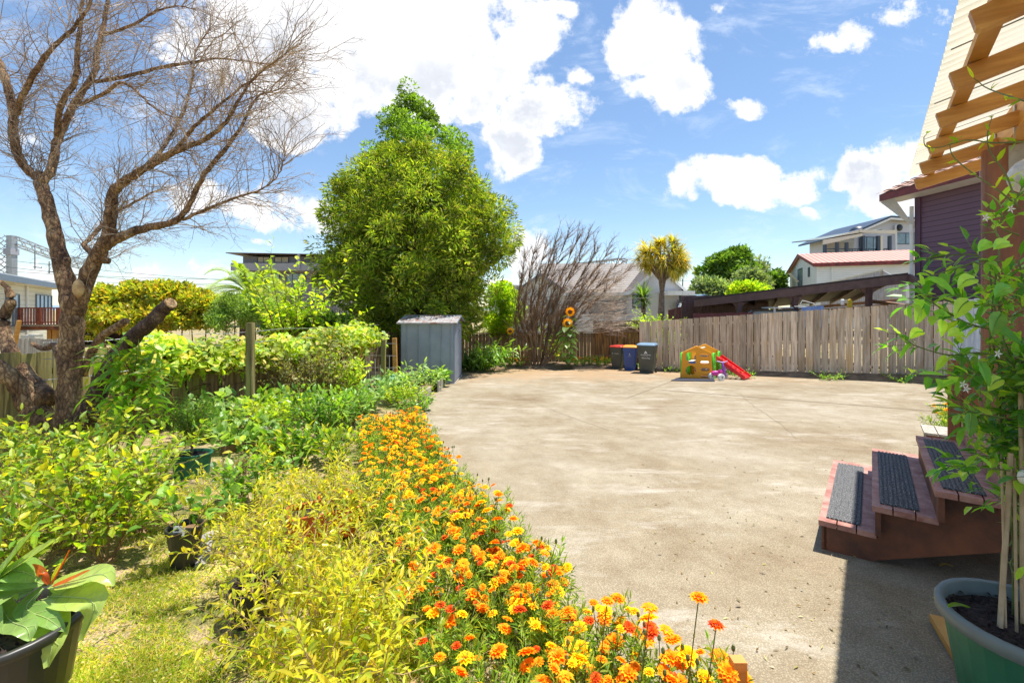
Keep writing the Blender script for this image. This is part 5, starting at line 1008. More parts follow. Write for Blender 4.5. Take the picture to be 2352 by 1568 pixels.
# ---------------------------------------------------------------- the big bare tree
YT = 5.3
def TP(x, y, dy=0.): return list(P(x, y, YT+dy))
def rpx(px): return px/2/F*YT*.73
bt = thing('bare_tree', 'large leafless tree with forked brown trunk and sawn limbs at the left', 'tree', TP(160, 1062))
LIMBS = [  # [(px, py, dY, width px)...]
 [(165, 1075, 0, 95), (160, 1000, 0, 78), (160, 900, 0, 62), (163, 820, 0, 60), (166, 740, 0, 60), (172, 680, 0, 62)],
 [(168, 720, 0, 52), (150, 640, .05, 48), (133, 570, .1, 42), (118, 500, .15, 38), (100, 440, .2, 36), (88, 400, .25, 34)],
 [(172, 720, 0, 50), (200, 640, -.05, 44), (228, 580, -.1, 40), (248, 540, -.12, 36), (255, 490, -.15, 32), (262, 440, -.2, 28), (290, 415, -.25, 24), (335, 385, -.3, 20), (400, 350, -.4, 17), (470, 320, -.5, 13), (520, 280, -.55, 10), (560, 210, -.6, 7), (600, 165, -.6, 4)],
 [(236, 570, -.1, 30), (270, 548, -.1, 27), (330, 525, -.15, 24), (400, 508, -.2, 18), (435, 470, -.2, 15), (470, 400, -.2, 14), (520, 340, -.2, 12), (555, 290, -.2, 9), (590, 225, -.2, 6), (640, 205, -.2, 4)],
 [(88, 410, .25, 28), (60, 385, .2, 26), (40, 350, .15, 25), (30, 300, .1, 24), (32, 260, .1, 24), (18, 200, .1, 22), (0, 150, .1, 20), (-30, 90, .1, 17)],
 [(95, 420, .2, 28), (120, 385, .3, 26), (130, 330, .35, 24), (150, 280, .4, 22), (180, 225, .45, 20), (215, 170, .5, 18), (225, 110, .55, 16), (240, 50, .6, 14), (250, -30, .6, 10)],
 [(130, 320, .35, 18), (140, 240, .2, 17), (172, 190, .15, 16), (178, 120, .1, 14), (185, 50, .1, 11), (190, -30, .1, 8)],
 [(40, 260, .1, 16), (55, 215, .0, 16), (85, 160, -.1, 15), (120, 110, -.15, 12), (165, 70, -.2, 10), (200, 20, -.25, 8), (230, -40, -.3, 6)],
 [(205, 190, .5, 12), (270, 180, .4, 12), (350, 160, .3, 11), (430, 145, .2, 9), (500, 135, .2, 6), (570, 142, .2, 4), (640, 150, .2, 2.5)],
 [(185, 240, .4, 11), (240, 215, .2, 11), (275, 190, .1, 10), (310, 205, .0, 8), (350, 245, -.1, 6), (400, 270, -.2, 4)],
 [(245, 600, -.1, 20), (228, 590, .1, 20), (205, 575, .25, 18), (195, 560, .3, 14), (225, 530, .4, 12), (258, 490, .5, 10), (300, 470, .5, 8), (350, 440, .5, 5)],
 [(420, 505, -.2, 10), (480, 478, -.2, 9), (540, 455, -.2, 7), (600, 435, -.2, 5), (640, 400, -.2, 3), (655, 350, -.2, 2)],
 [(240, 80, .6, 10), (300, 60, .5, 9), (350, 30, .4, 7), (400, 15, .3, 5), (440, 20, .3, 3)],
 [(400, 350, -.4, 12), (440, 300, -.5, 10), (480, 260, -.6, 8), (530, 220, -.6, 6), (600, 165, -.7, 4), (660, 120, -.8, 2.5)],
 [(335, 385, -.3, 12), (380, 330, -.1, 11), (420, 260, 0, 9), (440, 190, .1, 7), (450, 120, .1, 5), (480, 70, .1, 3)],
 [(75, 930, .1, 74), (40, 880, .0, 52), (0, 850, -.1, 50), (-60, 820, -.2, 46)],
 [(110, 920, .1, 60), (60, 860, .3, 46), (20, 800, .4, 42), (8, 740, .5, 34), (25, 690, .5, 28), (12, 655, .5, 14), (-20, 640, .5, 11)],
 [(120, 1020, .1, 80), (95, 960, .1, 74), (70, 925, .1, 60)],
 [(150, 900, .1, 22), (130, 800, .2, 20), (100, 800, .3, 16), (75, 790, .4, 13)],
 [(190, 860, .1, 24), (225, 785, .0, 24), (262, 755, -.1, 22), (292, 735, -.15, 20)],
]
tb = MB()
def limb(L, n=5, seg=14, mb=None):
    a = np.array([TP(x, y, dy)+[rpx(w)] for x, y, dy, w in L]); s_ = spline(a, n); nn = len(s_)
    jit = 1+.07*np.sin(np.arange(nn)*1.9+L[0][0]); (mb or tb).tube(s_[:, :3]+RG.normal(size=(nn, 3))*.004, np.maximum(s_[:, 3]*jit, .003), seg); return s_
LS = [limb(L) for L in LIMBS]
tb.build('trunk', M['bark'], bt, smooth=True)
cut = MB(); cb2 = [[(120, 1020, .0, 60), (185, 985, -.1, 56), (215, 920, -.2, 52), (250, 840, -.3, 46), (300, 780, -.4, 42), (345, 740, -.5, 38), (372, 715, -.55, 36), (392, 696, -.6, 34)]]
for L in cb2: limb(L, mb=cut)
cl_ = cut.build('sawn_limb', M['barkdark'], bt, smooth=True)
M['cutwood'] = surf('fresh_cut_wood', (.62, .42, .2), col2=(.35, .17, .06), rough=.8, scale=14)
q = np.array(TP(392, 696, -.6)); ax = nz(np.array(TP(392, 696, -.6))-np.array(TP(372, 715, -.55))); MB().tube([q, q+ax*.012], [rpx(33), rpx(30)], 12).build('cut_face', M['cutwood'], cl_)
q = np.array(TP(180, 662, -.16)); sc_ = MB(); sc_.ball(q, .075, 12, 8, (.85, .5, 1.35)); sc_.build('cut_scar', M['cutwood'], bt, smooth=True)
q = np.array(TP(172, 737, -.165)); kb = MB()
for k, rr in enumerate((.055, .038, .02)): a = np.linspace(0, 2*math.pi, 20); kb.tube(np.stack([q[0]+rr*1.25*np.cos(a), q[1]-.004*k+0*a, q[2]+rr*np.sin(a)], 1), .009, 5, cap=False)
kb.build('knot', M['bark'], bt, smooth=True)
# twigs all over the crown
tw = MB(); cfg3 = [(5, .22, 5, .52, .75, (.05, 0, .16)), (5, .2, 3, .55, .8, (.03, 0, .1)), (4, .25, 0, 0, 0, (.02, 0, .0))]
for li in (2, 3, 4, 5, 6, 7, 8, 9, 10, 11, 12, 13, 14, 1):
    s_ = LS[li]; n = len(s_); i0 = 3 if li in (1, 2) else 1
    if li == 1: i0 = n-8
    if li == 2: i0 = 18
    for i in range(i0, n):
        for k in range(2):
            t_ = nz(s_[min(i+1, n-1), :3]-s_[i-1, :3]); sd = nz(np.cross(t_, RG.normal(size=3))); d = nz(t_*.75+sd*.85+np.array([.08, -.05, .06]))
            if s_[i, 0] < -5.2 and random.random() < .35: d[0] = -d[0]
            grow(tw, s_[i, :3], d, random.uniform(.3, .85)*(1.0 if li != 1 else .8), random.uniform(.0035, .0075), 0, cfg3)
    t_ = nz(s_[-1, :3]-s_[-3, :3])
    for k in range(4): grow(tw, s_[-1, :3], t_+RG.normal(size=3)*.3, random.uniform(.35, .7), .005, 0, cfg3)
tw.build('twigs', surf('pale_twig', (.50, .40, .31), col2=(.20, .13, .09), rough=.85, scale=3, island=.35), bt)
# dead twigs at its foot
def twig_bush(label, px, py, n, h, sp, mat=None, name='dead_twigs', dirx=0.):
    c = G(px, py); o = thing(name, label, 'dead plant', c); b = MB()
    for k in range(n): grow(b, np.array(c)+np.array([random.uniform(-.08, .08), random.uniform(-.08, .08), 0]), np.array([random.uniform(-sp, sp)+dirx, random.uniform(-sp, sp)*.6, 1]), h*random.uniform(.6, 1), .006, 0, [(6, .12, 5, .55, .7, (0, 0, .05)), (5, .15, 3, .5, .8, (0, 0, .1)), (4, .2, 0, 0, 0, (0, 0, 0))])
    b.build('stems', mat or M['twig'], o); return o
twig_bush('pale dead twigs fanning out at the foot of the bare tree', 150, 1110, 9, .62, .7)
twig_bush('thin grey dead twigs right of the bare tree foot', 205, 1120, 7, .6, .6, dirx=.6)
twig_bush('curly grey dead twigs at the foot of the vine post', 560, 975, 9, .45, .7)
twig_bush('sparse dead stems beside the young white rose', 705, 990, 5, .42, .4)

# ---------------------------------------------------------------- trees behind
def tree(name, label, prof, Y, nc, nl, L, W, mat, trunk=None, **k):
    px = sum(p[1]+p[2] for p in prof)/len(prof)/2; o = thing(name, label, 'tree', (XY(px, Y)[0], Y, -.7), k.pop('group', None)); b = MB(); profile_crown(b, prof, Y, nc, nl, L, W, **k); b.build('crown', mat, o)
    tk = MB(); x0 = XY(px, Y)[0]; zt = CH-(min(p[0] for p in prof)-HY)/F*Y
    tk.tube([(x0, Y, -.9), (x0+.1, Y, .5), (x0-.05, Y, zt*.4), (x0, Y, zt*.75)], [Y*.012, Y*.01, Y*.007, Y*.002], 8)
    for q in range(7):
        a = random.uniform(0, 6.28); z0 = zt*random.uniform(.1, .5); tk.tube([(x0, Y, z0), (x0+math.cos(a)*zt*.08, Y+math.sin(a)*zt*.08, z0+zt*.1), (x0+math.cos(a)*zt*.14, Y+math.sin(a)*zt*.14, z0+zt*.22)], [Y*.005, Y*.0035, Y*.001], 5)
    tk.build('trunk', M['barkdark'], o); return o
tree('tall_tree', 'tall dark green pointed tree rising behind the bright green one', [(196, 930, 948), (225, 912, 968), (262, 888, 1010), (290, 855, 1045), (330, 835, 1100), (380, 825, 1125), (430, 815, 1132), (500, 800, 1120), (620, 800, 1140), (720, 830, 1120)], 18.5, 420, 150, .125, .075, LM['tall'], rc=(.16, .5), kind='d')
tree('bottlebrush_tree', 'big bushy yellow green tree standing behind the grey shed', [(345, 890, 1010), (372, 830, 1070), (410, 785, 1110), (450, 755, 1150), (490, 742, 1185), (520, 730, 1208), (555, 728, 1212), (590, 722, 1185), (640, 715, 1160), (690, 722, 1150), (735, 770, 1125), (775, 850, 1060)], 15.6, 440, 205, .17, .036, LM['tree_bright'], rc=(.16, .72), kind='d', droop=.45, out=.9, up=.1)
tree('young_tree', 'light green small leaved bush tree right of the shed above the old fence', [(655, 1130, 1180), (690, 1105, 1205), (730, 1095, 1210), (768, 1100, 1195)], 18.0+1.2, 60, 150, .13, .05, LM['lime'], rc=(.22, .42))
for lab, prof, Y, nc, nl, L, W, mt in (
    ('dark green rounded tree on the skyline right of the cabbage tree', [(585, 1690, 1705), (605, 1620, 1725), (630, 1605, 1738), (665, 1602, 1742)], 60, 70, 160, .75, .45, 'far'),
    ('small weeping tree at the right end of the skyline trees', [(603, 1738, 1746), (625, 1730, 1758), (650, 1735, 1755), (680, 1735, 1755)], 62, 16, 110, .6, .2, 'greyleaf'),
    ('grey green bushy tree just above the carport roof', [(628, 1700, 1745), (645, 1680, 1765), (680, 1670, 1770)], 48, 34, 150, .5, .22, 'greyleaf'),
    ('bright lime bush above the carport roof', [(655, 1700, 1740), (668, 1672, 1772), (690, 1672, 1772)], 40, 30, 150, .4, .22, 'lime'),
    ('small round green tree left of the white red roofed house', [(637, 1776, 1784), (655, 1760, 1800), (680, 1755, 1800)], 50, 12, 120, .6, .4, 'far'),
    ('pale silvery bush between the cabbage tree and the skyline trees', [(650, 1600, 1640), (665, 1588, 1680), (685, 1588, 1690)], 44, 30, 130, .45, .22, 'greyleaf'),
    ):
    tree('background_tree', lab, prof, Y, nc, nl, L, W, LM[mt], rc=(.012*Y, .022*Y), group='trees on the skyline to the right')
def hedge(name, label, cat, blobs, Y, nl, L, W, mat, dY=.8, **k):
    x = sum(b_[0] for b_ in blobs)/len(blobs); o = thing(name, label, cat, XY(x, Y)); b = MB(); tw_ = MB()
    for (px, py, rx, ry) in blobs:
        c = np.array(P(px, py, Y+random.uniform(-dY, dY)*.4)); R_ = np.array([rx/F*Y, max(rx, ry)/F*Y*.8, ry/F*Y]); m_ = max(4, int(nl*rx*ry/1500/90))
        for q in range(m_):
            d = rdir(1)[0]; d[2] = abs(d[2])*1.0 if random.random() < .8 else d[2]; cc = c+d*R_*.8; cloud(b, cc, (R_.min()*.42,)*3, 90, L, W, **k)
        z0 = zg(Y); tw_.tube([(c[0]+random.uniform(-.1, .1), c[1], z0), c], [.03, .012], 5)
        for q in range(6): e = c+rdir(1)[0]*R_*.8; tw_.tube([c, (c+e)/2+[0, 0, .05], e], [.012, .008, .004], 4)
    tw_.build('stems', M['woodstem'], o); b.build('foliage', mat, o); return o
hedge('hedge', 'golden green broad hedge behind the left fence', 'hedge', [(245, 705, 45, 45), (300, 690, 50, 38), (360, 690, 52, 38), (420, 700, 50, 42), (475, 712, 42, 40), (330, 735, 110, 35), (440, 745, 80, 30), (240, 750, 40, 40)], 13.5, 1500, .13, .065, LM['hedge_gold'], k=0) if 0 else hedge('hedge', 'golden green broad hedge behind the left fence', 'hedge', [(245, 705, 45, 45), (300, 690, 50, 38), (360, 690, 52, 38), (420, 700, 50, 42), (475, 712, 42, 40), (330, 735, 110, 35), (440, 745, 80, 30), (240, 750, 40, 40)], 13.5, 1900, .14, .075, LM['hedge_gold'])
hedge('round_bush', 'soft green rounded bush in front of the palm', 'bush', [(540, 715, 45, 38), (585, 720, 50, 40), (625, 735, 40, 35), (520, 740, 50, 28)], 13.0, 4200, .075, .035, LM['round_green'])
hedge('leafy_bush', 'dark leafy bush filling the corner behind the grape vine', 'bush', [(700, 760, 60, 40), (760, 770, 60, 40), (820, 775, 50, 35), (650, 770, 50, 30)], 12.6, 900, .15, .09, LM['tree_dark'])
plant('persimmon_tree', 'upright young fruit tree with broad lime leaves in front of the grey building', 'tree', (XY(672, 12.0)[0], 12.0), 3.0, 1.0, 14, LM['lime'], .17, .10, .085, cfg=[(7, .05, 7, .42, .7, (0, 0, .15)), (5, .1, 0, 0, 0, (0, 0, .2))], r0=.02, stemmat=M['woodstem'])
plant('fruit_tree', 'slim lime leaved shoots beside the upright fruit tree', 'tree', (XY(740, 12.2)[0], 12.2), 2.1, .9, 7, LM['lime'], .15, .08, .085, cfg=[(7, .05, 6, .45, .7, (0, 0, .15)), (5, .1, 0, 0, 0, (0, 0, .2))], r0=.015)
# palm
YP = 20.; pm = thing('palm_tree', 'feathery palm with arching fronds in front of the grey building', 'palm', (XY(575, YP)[0], YP, -.7)); pc_ = np.array(P(568, 672, YP))
MB().tube([(pc_[0], YP, -.8), (pc_[0], YP, pc_[2]*.5), tuple(pc_)], [.35, .28, .22], 12).build('trunk', M['barkdark'], pm)
for k in range(30):
    a = 2*math.pi*k/30*2.4; el = random.uniform(.2, 1.2); Lf = random.uniform(2.3, 3.1); d = np.array([math.cos(a)*math.cos(el), math.sin(a)*math.cos(el), math.sin(el)]); ts = np.linspace(0, 1, 16)
    sp3 = pc_+d*Lf*ts[:, None]+np.array([0, 0, -1.])*(ts[:, None]**2.2)*Lf*.85*math.cos(el)**.5; fb_ = MB(); fb_.tube(sp3, np.linspace(.025, .006, 16), 4)
    tg = nz(np.gradient(sp3, axis=0)); tt = np.linspace(.12, .99, 44); Bq = np.stack([np.interp(tt, ts, sp3[:, j]) for j in range(3)], 1); Tq = nz(np.stack([np.interp(tt, ts, tg[:, j]) for j in range(3)], 1)); sd = nz(np.cross(Tq, (0, 0, 1))); ll = .42*np.sin(np.pi*np.clip(tt*.85+.12, 0, 1))
    for s_ in (-1, 1): fb_.leaves(Bq, Tq*.7+sd*s_*.8+np.array([0, 0, .25]), np.cross(Tq, sd*s_)+[0, 0, .4], ll, .034, 'b', .3)
    fb_.build('frond', LM['palm'], pm)
# cabbage tree
YC = 26.; ct = thing('cabbage_tree', 'cabbage tree with a round golden crown of sword leaves on a forked trunk', 'tree', (XY(1520, YC)[0], YC, -.7)); ks = MB(); tk = MB()
base_, fork = np.array(P(1518, 740, YC)), np.array(P(1520, 672, YC)); tk.tube([base_-[0, 0, 1.5], base_, fork], [.24, .2, .15], 10)
for k in range(64):
    a = random.uniform(0, 6.28); e = math.asin(random.uniform(-.75, 1)); c = np.array(P(1522, 597, YC)); rr_ = random.uniform(.55, 1); tip = c+np.array([math.cos(a)*math.cos(e)*1.2, math.sin(a)*math.cos(e)*1.1, math.sin(e)*.98])*rr_*1.2
    if k < 22: tk.tube([fork+[0, 0, -.2], fork*.6+c*.4+(tip-c)*.15, tip], [.09, .055, .04], 6)
    nl = 40; dd = nz(tip-c); ax = nz(rdir(nl)+dd*.9); ks.leaves(np.repeat(tip[None], nl, 0), ax, nz(np.array([0, 0, 1.])+rdir(nl)*.2), .74*(.7+.5*RG.random(nl)), .055, 'b', .4)
tk.build('trunk', surf('pale_cabbage_bark', (.30, .22, .16), col2=(.14, .10, .07), rough=.9, scale=8), ct); ks.build('crown', LM['cabbage'], ct)
yk = thing('yucca', 'dark green spiky yucca in front of the pale gable', 'plant', XY(1477, 22)); b = MB(); c = np.array(P(1477, 685, 22)); n = 130; b.leaves(np.repeat(c[None], n, 0)+rdir(n)*np.array([.05, .05, .25]), nz(rdir(n)+[0, 0, .5]), np.array([[0, 0, 1.]]*n)+rdir(n)*.2, .8, .07, 'b', .2); b.build('foliage', LM['tree_dark'], yk); MB().tube([XY(1477, 22), c], .09, 8).build('trunk', M['barkdark'], yk)
plant('shrub', 'yellow green shrub with bare crooked twigs above the white fence end', 'shrub', (XY(1508, 18.6)[0], 18.6), 1.85, 1.1, 26, LM['lime'], .11, .075, .045, cfg=[(7, .12, 8, .45, .8, (0, 0, .05)), (5, .15, 0, 0, 0, (0, 0, .1))], r0=.016, stemmat=M['barkdark'])
b = MB(); o = thing('bare_shrub', 'dark crooked bare branches poking above the yellow green shrub', 'shrub', XY(1530, 18.9))
for k in range(4): grow(b, XY(1520+5*k, 18.9), (.1+.12*k, 0, 1), 2.9, .03, 0, [(8, .12, 6, .3, .7, (0, 0, .1)), (5, .2, 0, 0, 0, (0, 0, .3))])
b.build('branches', M['barkdark'], o)
# bare windswept bush
YB = 17.3; bb_ = thing('bare_bush', 'bare reddish brown bush swept to the right beside the sunflowers', 'bush', XY(1245, YB)); b = MB()
M['redtwig'] = surf('red_brown_twig', (.34, .22, .13), col2=(.13, .075, .045), rough=.85, scale=3, island=.35)
tops = [(1205, 560), (1225, 545), (1250, 535), (1275, 520), (1300, 510), (1320, 525), (1345, 515), (1365, 545), (1390, 550), (1410, 575), (1430, 590), (1270, 560), (1330, 560), (1195, 620), (1360, 610)]
for k, (tx, ty) in enumerate(tops):
    b0 = np.array(XY(1222+(tx-1200)*.12+random.uniform(-5, 5), YB+random.uniform(-.3, .3))); e = np.array(P(tx, ty+40, YB+random.uniform(-.6, .6))); mid = (b0+e)/2+np.array([-.30+(tx-1300)*.0008, 0, .1]); pts = spline([b0, b0*.75+e*.25+[-.12, 0, 0], mid, e], 5); rad = np.linspace(.042, .010, len(pts)); b.tube(pts, rad, 6)
    for i in range(5, len(pts)):
        for q in range(5):
            t_ = nz(pts[min(i+1, len(pts)-1)]-pts[i-1]); d = nz(t_+RG.normal(size=3)*.28+np.array([.12, 0, .18])); grow(b, pts[i], d, random.uniform(.4, .95), .013, 0, [(5, .1, 6, .5, .5, (.08, 0, .12)), (4, .12, 4, .55, .5, (.05, 0, .12)), (3, .1, 0, 0, 0, (0, 0, 0))])
b.build('branches', M['redtwig'], bb_)
b = MB()
for k in range(80):
    b0 = np.array(P(random.uniform(1285, 1370), random.uniform(650, 765), YB+random.uniform(-.3, .5))); grow(b, b0, (1, random.uniform(-.3, .2), random.uniform(-.12, .55)), random.uniform(1.0, 1.9), .012, 0, [(6, .1, 7, .5, .5, (.1, 0, .1)), (5, .12, 4, .5, .5, (.1, 0, .05)), (4, .15, 0, 0, 0, (0, 0, 0))])
b.build('dry_brush', surf('pale_dry_twig', (.56, .46, .38), col2=(.34, .25, .18), rough=.9, island=.3), bb_)
o = thing('cut_shrub', 'small sawn off shrub with brown stubs in front of the old fence', 'shrub', XY(1207, 17.0)); b = MB()
for k in range(11): grow(b, XY(1205+random.uniform(-8, 16), 17.0), (random.uniform(-.5, .5), 0, 1), random.uniform(.5, 1.3), .02, 0, [(6, .08, 4, .35, .6, (0, 0, .1)), (4, .15, 0, 0, 0, (0, 0, 0))])
b.build('branches', M['woodstem'], o)
# sunflowers
def sunflower(label, px, pytop, pyb, Y, hd, nl, ls):
    c = np.array(XY(px, Y)); c[2] += .1; top = np.array(P(px+1, pytop, Y)); o = thing('sunflower', label, 'sunflower', tuple(c), 'sunflowers by the back fence'); MB().tube([c, (c+top)/2+[.03, 0, 0], top-[0, 0, .03], top], [.02, .017, .013, .012], 6).build('stem', M['stem'], o)
    b = MB(); f = RG.random(nl)**.8; Bp = c+(top-c)*(.12+.8*np.linspace(0, 1, nl))[:, None]; a = np.arange(nl)*2.4; D = np.stack([np.cos(a), np.sin(a), .15+0*a], 1); b.leaves(Bp+D*.06, D, np.array([[0, 0, 1.]]*nl)+D*.3, ls*(.75+.5*RG.random(nl)), ls*.8, 'o', .6); b.build('leaf', LM['pale'], o)
    if hd:
        q = top+np.array([0, -.05, 0]); MB().ball(q, hd*.42, 12, 6, (1, .35, 1)).build('seed_disc', surf('seed_disc', (.16, .07, .02), scale=60, rough=.9), o); a = np.arange(40)*2*math.pi/20; D = np.stack([np.cos(a), -.15-.2*(np.arange(40) % 2), np.sin(a)], 1); b = MB(); b.leaves(q+D*hd*.36, D, np.array([[0, -1., 0]]*40), hd*.62, hd*.24, 'd', .1); b.build('petals', LM['p_yellow'], o)
sunflower('tallest sunflower facing the yard with one open yellow head', 1302, 742, 838, 16.65, .21, 30, .34)
sunflower('sunflower with a side-on head just above the open one', 1308, 716, 838, 16.8, .20, 18, .28)
sunflower('small sunflower alone between the shed and the bare bush', 1171, 760, 838, 17.0, .15, 7, .16)
plant('leafy_plant', 'big leafed lime shoots behind the sunflowers', 'plant', (XY(1275, 17.7)[0], 17.7), 1.75, .7, 7, LM['lime'], .20, .12, .11, cfg=[(6, .06, 4, .4, .6, (0, 0, .1)), (4, .1, 0, 0, 0, (0, 0, 0))])
# strap leaved clump right of shed
o = thing('strap_leaf_clump', 'dark green strap leaved clump right of the shed door', 'plant', XY(1092, 15.7)); b = MB(); n = 150; c = np.array(XY(1090, 15.8)); B_ = c+np.stack([RG.uniform(-.35, .45, n), RG.uniform(-.3, .4, n), 0*np.zeros(n)+.02], 1); b.leaves(B_, nz(rdir(n)*[1, 1, .3]+[0, 0, 1.1]), nz(rdir(n)*[1, 1, .2]+[0, 0, .3]), .55+.35*RG.random(n), .085, 'o', .5); b.build('foliage', LM['tree_dark'], o)
plant('leafy_plant', 'bright long leafed clump between the shed and the small sunflower', 'plant', (XY(1130, 15.9)[0], 15.9), .95, .85, 26, LM['mid'], .24, .06, .07, cfg=[(6, .06, 2, .5, .5, (0, 0, -.25)), (4, .1, 0, 0, 0, (0, 0, -.2))], stemmat=M['stem'], droop=.6)
for k, (px, Y) in enumerate(((1455, 17.4), (1540, 15.9), (1700, 14.2), (1900, 13.4), (2060, 12.9), (2170, 12.5))):
    plant('weed_tuft', 'low weeds at the foot of the paling fence '+['behind the red and blue bins', 'just left of the orange playhouse', 'beyond the red slide', 'midway along the fence', 'two thirds along the fence', 'near the leafy vine'][k], 'weeds', (XY(px, Y)[0], Y-.05, zg(Y)+.03*(k > 1)), .12, .55, 16, LM['mid'], .06, .035, .03, group='weeds along the fence foot', r0=.003, nch=2)
# ================================================================ GARDEN BETWEEN FENCE AND YARD
# grape vine along the left fence
def fpt(s_): # along the fence, s_ 0..1
    a, b_, c = np.array((-6.05, 5.6)), np.array((-5.35, 7.8)), np.array((-3.95, 12.2))
    return a+(b_-a)*s_/.35 if s_ < .35 else b_+(c-b_)*(s_-.35)/.65
gv = thing('grape_vine', 'grape vine sprawling along wires on top of the left fence', 'vine', (*fpt(.4), zg(8)))
b = MB(); Bp, Dp = [], []
for k in range(4800):
    s_ = .16+.84*random.random()**.85; q = fpt(s_); w_ = random.gauss(0, .24)+.22; hgt = .66+random.random()**.7*(.48+.10*math.sin(s_*9)+.08*math.sin(s_*37)) - .25*abs(w_-.3)
    if random.random() < .07: hgt = random.uniform(.4, .8); w_ = random.uniform(.05, .4)
    if math.sin(s_*31)+math.sin(s_*57+2)+random.gauss(0, .9) < -.9: hgt = .62+.6*(hgt-.62)
    Bp.append((q[0]+w_*.95, q[1]-w_*.3, hgt)); Dp.append((random.gauss(.4, .7), random.gauss(-.3, .7), random.gauss(-.1, .35)))
n = len(Bp); b.leaves(Bp, Dp, nz(rdir(n)*.7+[.1, -.15, .9]), .115*(.45+.9*RG.random(n)), .11*(.45+.9*RG.random(n)), 'o', .35, .14); b.build('foliage', LM['grape'], gv)
b = MB()
for k in range(9):
    q = fpt(.12+.09*k); p0 = np.array((q[0]+.12, q[1]-.04, zg(q[1]))); pts = [p0, p0+[.06, 0, .35], p0+[-.05, .06, .7], p0+[.1, .1, 1.0], p0+[.15, .3, 1.25]]; b.tube(spline(pts, 4), .016, 5)
    for j in range(3): a = p0+[0, 0, random.uniform(.5, 1.0)]; b.tube(spline([a, a+[.15, random.uniform(-.4, .4), .05], a+[.2, random.uniform(-.8, .8), random.uniform(-.2, .2)]], 4), .006, 4)
b.build('stems', M['barkdark'], gv)
for k in range(16):
    b = MB(); q = fpt(random.uniform(.2, .95)); c = np.array((q[0]+.38, q[1]-.15, random.uniform(.45, .68)))
    for j in range(26): f = random.random(); a = random.uniform(0, 6.28); b.ball(c+[math.cos(a)*.035*(1-f), math.sin(a)*.035*(1-f), -.14*f], .011, 6, 4)
    b.build('grape_bunch', LM['lime'], gv, smooth=True)
for z in (.75, 1.0, 1.2):
    MB().tube([(*(fpt(s_)+np.array([.42, -.14])), z-.02*math.sin(s_*20)) for s_ in np.linspace(0, 1, 12)], .0035, 4).build('vine_wire', M['steel'], label={.75: 'lowest', 1.0: 'middle', 1.2: 'top'}[z]+' thin wire carrying the grape vine along the left fence', cat='wire', group='vine wires')
def post(label, px, pyb, pyt, w, Y=None, tilt=0., mat=None, name='timber_post', cat='post'):
    c = G(px, pyb) if Y is None else XY(px, Y); top = P(px+tilt, pyt, c[1]); MB().beam(c, top, w, w, up=(0, 1, 0.01)).build(name, mat or M['mossy'], label=label, cat=cat)
post('square mossy post rising out of the grape vine', 575, 972, 741, .1)
post('yellowish flat stake nearest the shed wall', 909, 886, 776, .10, 11.6, -3, M['pine'], 'garden_stake', 'stake')
post('knotty pale stake in the middle of the three broad stakes', 880, 884, 780, .10, 11.2, 1, M['mossy'], 'garden_stake', 'stake')
post('shorter brown stake at the left of the wired bed', 827, 858, 779, .08, 11.4, 0, M['pine'], 'garden_stake', 'stake')
for k, (px, t_) in enumerate(((842, 822), (848, 818), (862, 824), (873, 838), (894, 816), (902, 842))):
    c = XY(px, 11.0); MB().tube([c, P(px-1.5+k*.4, t_, 11.0)], .011, 5).build('bamboo_cane', M['paleboard'], label='thin upright bamboo cane among the broad stakes beside the shed', cat='cane', group='canes beside the shed')
for k, y in enumerate((.25, .55, .85)): MB().tube([P(822, 0, 11.4)[:2]+(y-.1,), (P(912, 0, 11.3)[0], 11.25, y-.1)], .004, 4).build('plant_wire', M['steel'], label=('lowest', 'middle', 'top')[k]+' wire strung between the stakes beside the shed', cat='wire', group='wires between the stakes')

# big bushes along the fence side
plant('bronze_bush', 'rounded bush with tiny olive and bronze leaves in front of the vine post', 'bush', (XY(715, 8.9)[0], 8.9), 1.12, 1.05, 34, LM['olive'], .055, .03, .03, cfg=[(7, .09, 9, .42, .8, (0, 0, .0)), (5, .15, 0, 0, 0, (0, 0, .05))], r0=.012, whorl=1)
plant('leafy_bush', 'lime leafed bush spilling beside the wired stakes', 'bush', (XY(790, 9.0)[0], 9.2), .95, .6, 16, LM['lime'], .10, .06, .05, cfg=[(6, .09, 6, .42, .8, (0, 0, .0)), (5, .15, 0, 0, 0, (0, 0, .05))], r0=.01)
plant('citrus_bush', 'dense bush of narrow mid green leaves behind the marigolds', 'bush', (XY(745, 6.3)[0], 6.3), .62, .6, 26, LM['mid'], .11, .04, .038, cfg=[(6, .09, 6, .45, .8, (0, 0, .0)), (5, .12, 0, 0, 0, (0, 0, .1))], r0=.008)
plant('citrus_bush', 'second narrow leafed bush touching the back end of the marigolds', 'bush', (XY(805, 7.2)[0], 7.2), .55, .5, 20, LM['mid'], .10, .04, .04, cfg=[(6, .09, 6, .45, .8, (0, 0, .0)), (5, .12, 0, 0, 0, (0, 0, .1))], r0=.008)
plant('rose_bush', 'young bush with one white rose in the middle of the garden', 'bush', (XY(612, 6.2)[0], 6.2), .5, .45, 16, LM['lime'], .08, .045, .045, r0=.006)
rb = kids(bpy.data.objects['rose_bush'])[0].parent; q = np.array(P(607, 986, 5.9)); b = MB(); d = rdir(60); d[:, 1] -= .4; b.leaves(q+d*.01, d, rdir(60), .05, .05, 'o', .3); b.build('flower', surf('white_petal', (.85, .83, .76), rough=.6, var=.03), rb)
q = np.array(P(543, 940, 7)); b = MB(); d = rdir(24); b.leaves(q+d*.02, d, rdir(24), .09, .04, 'o', .3)
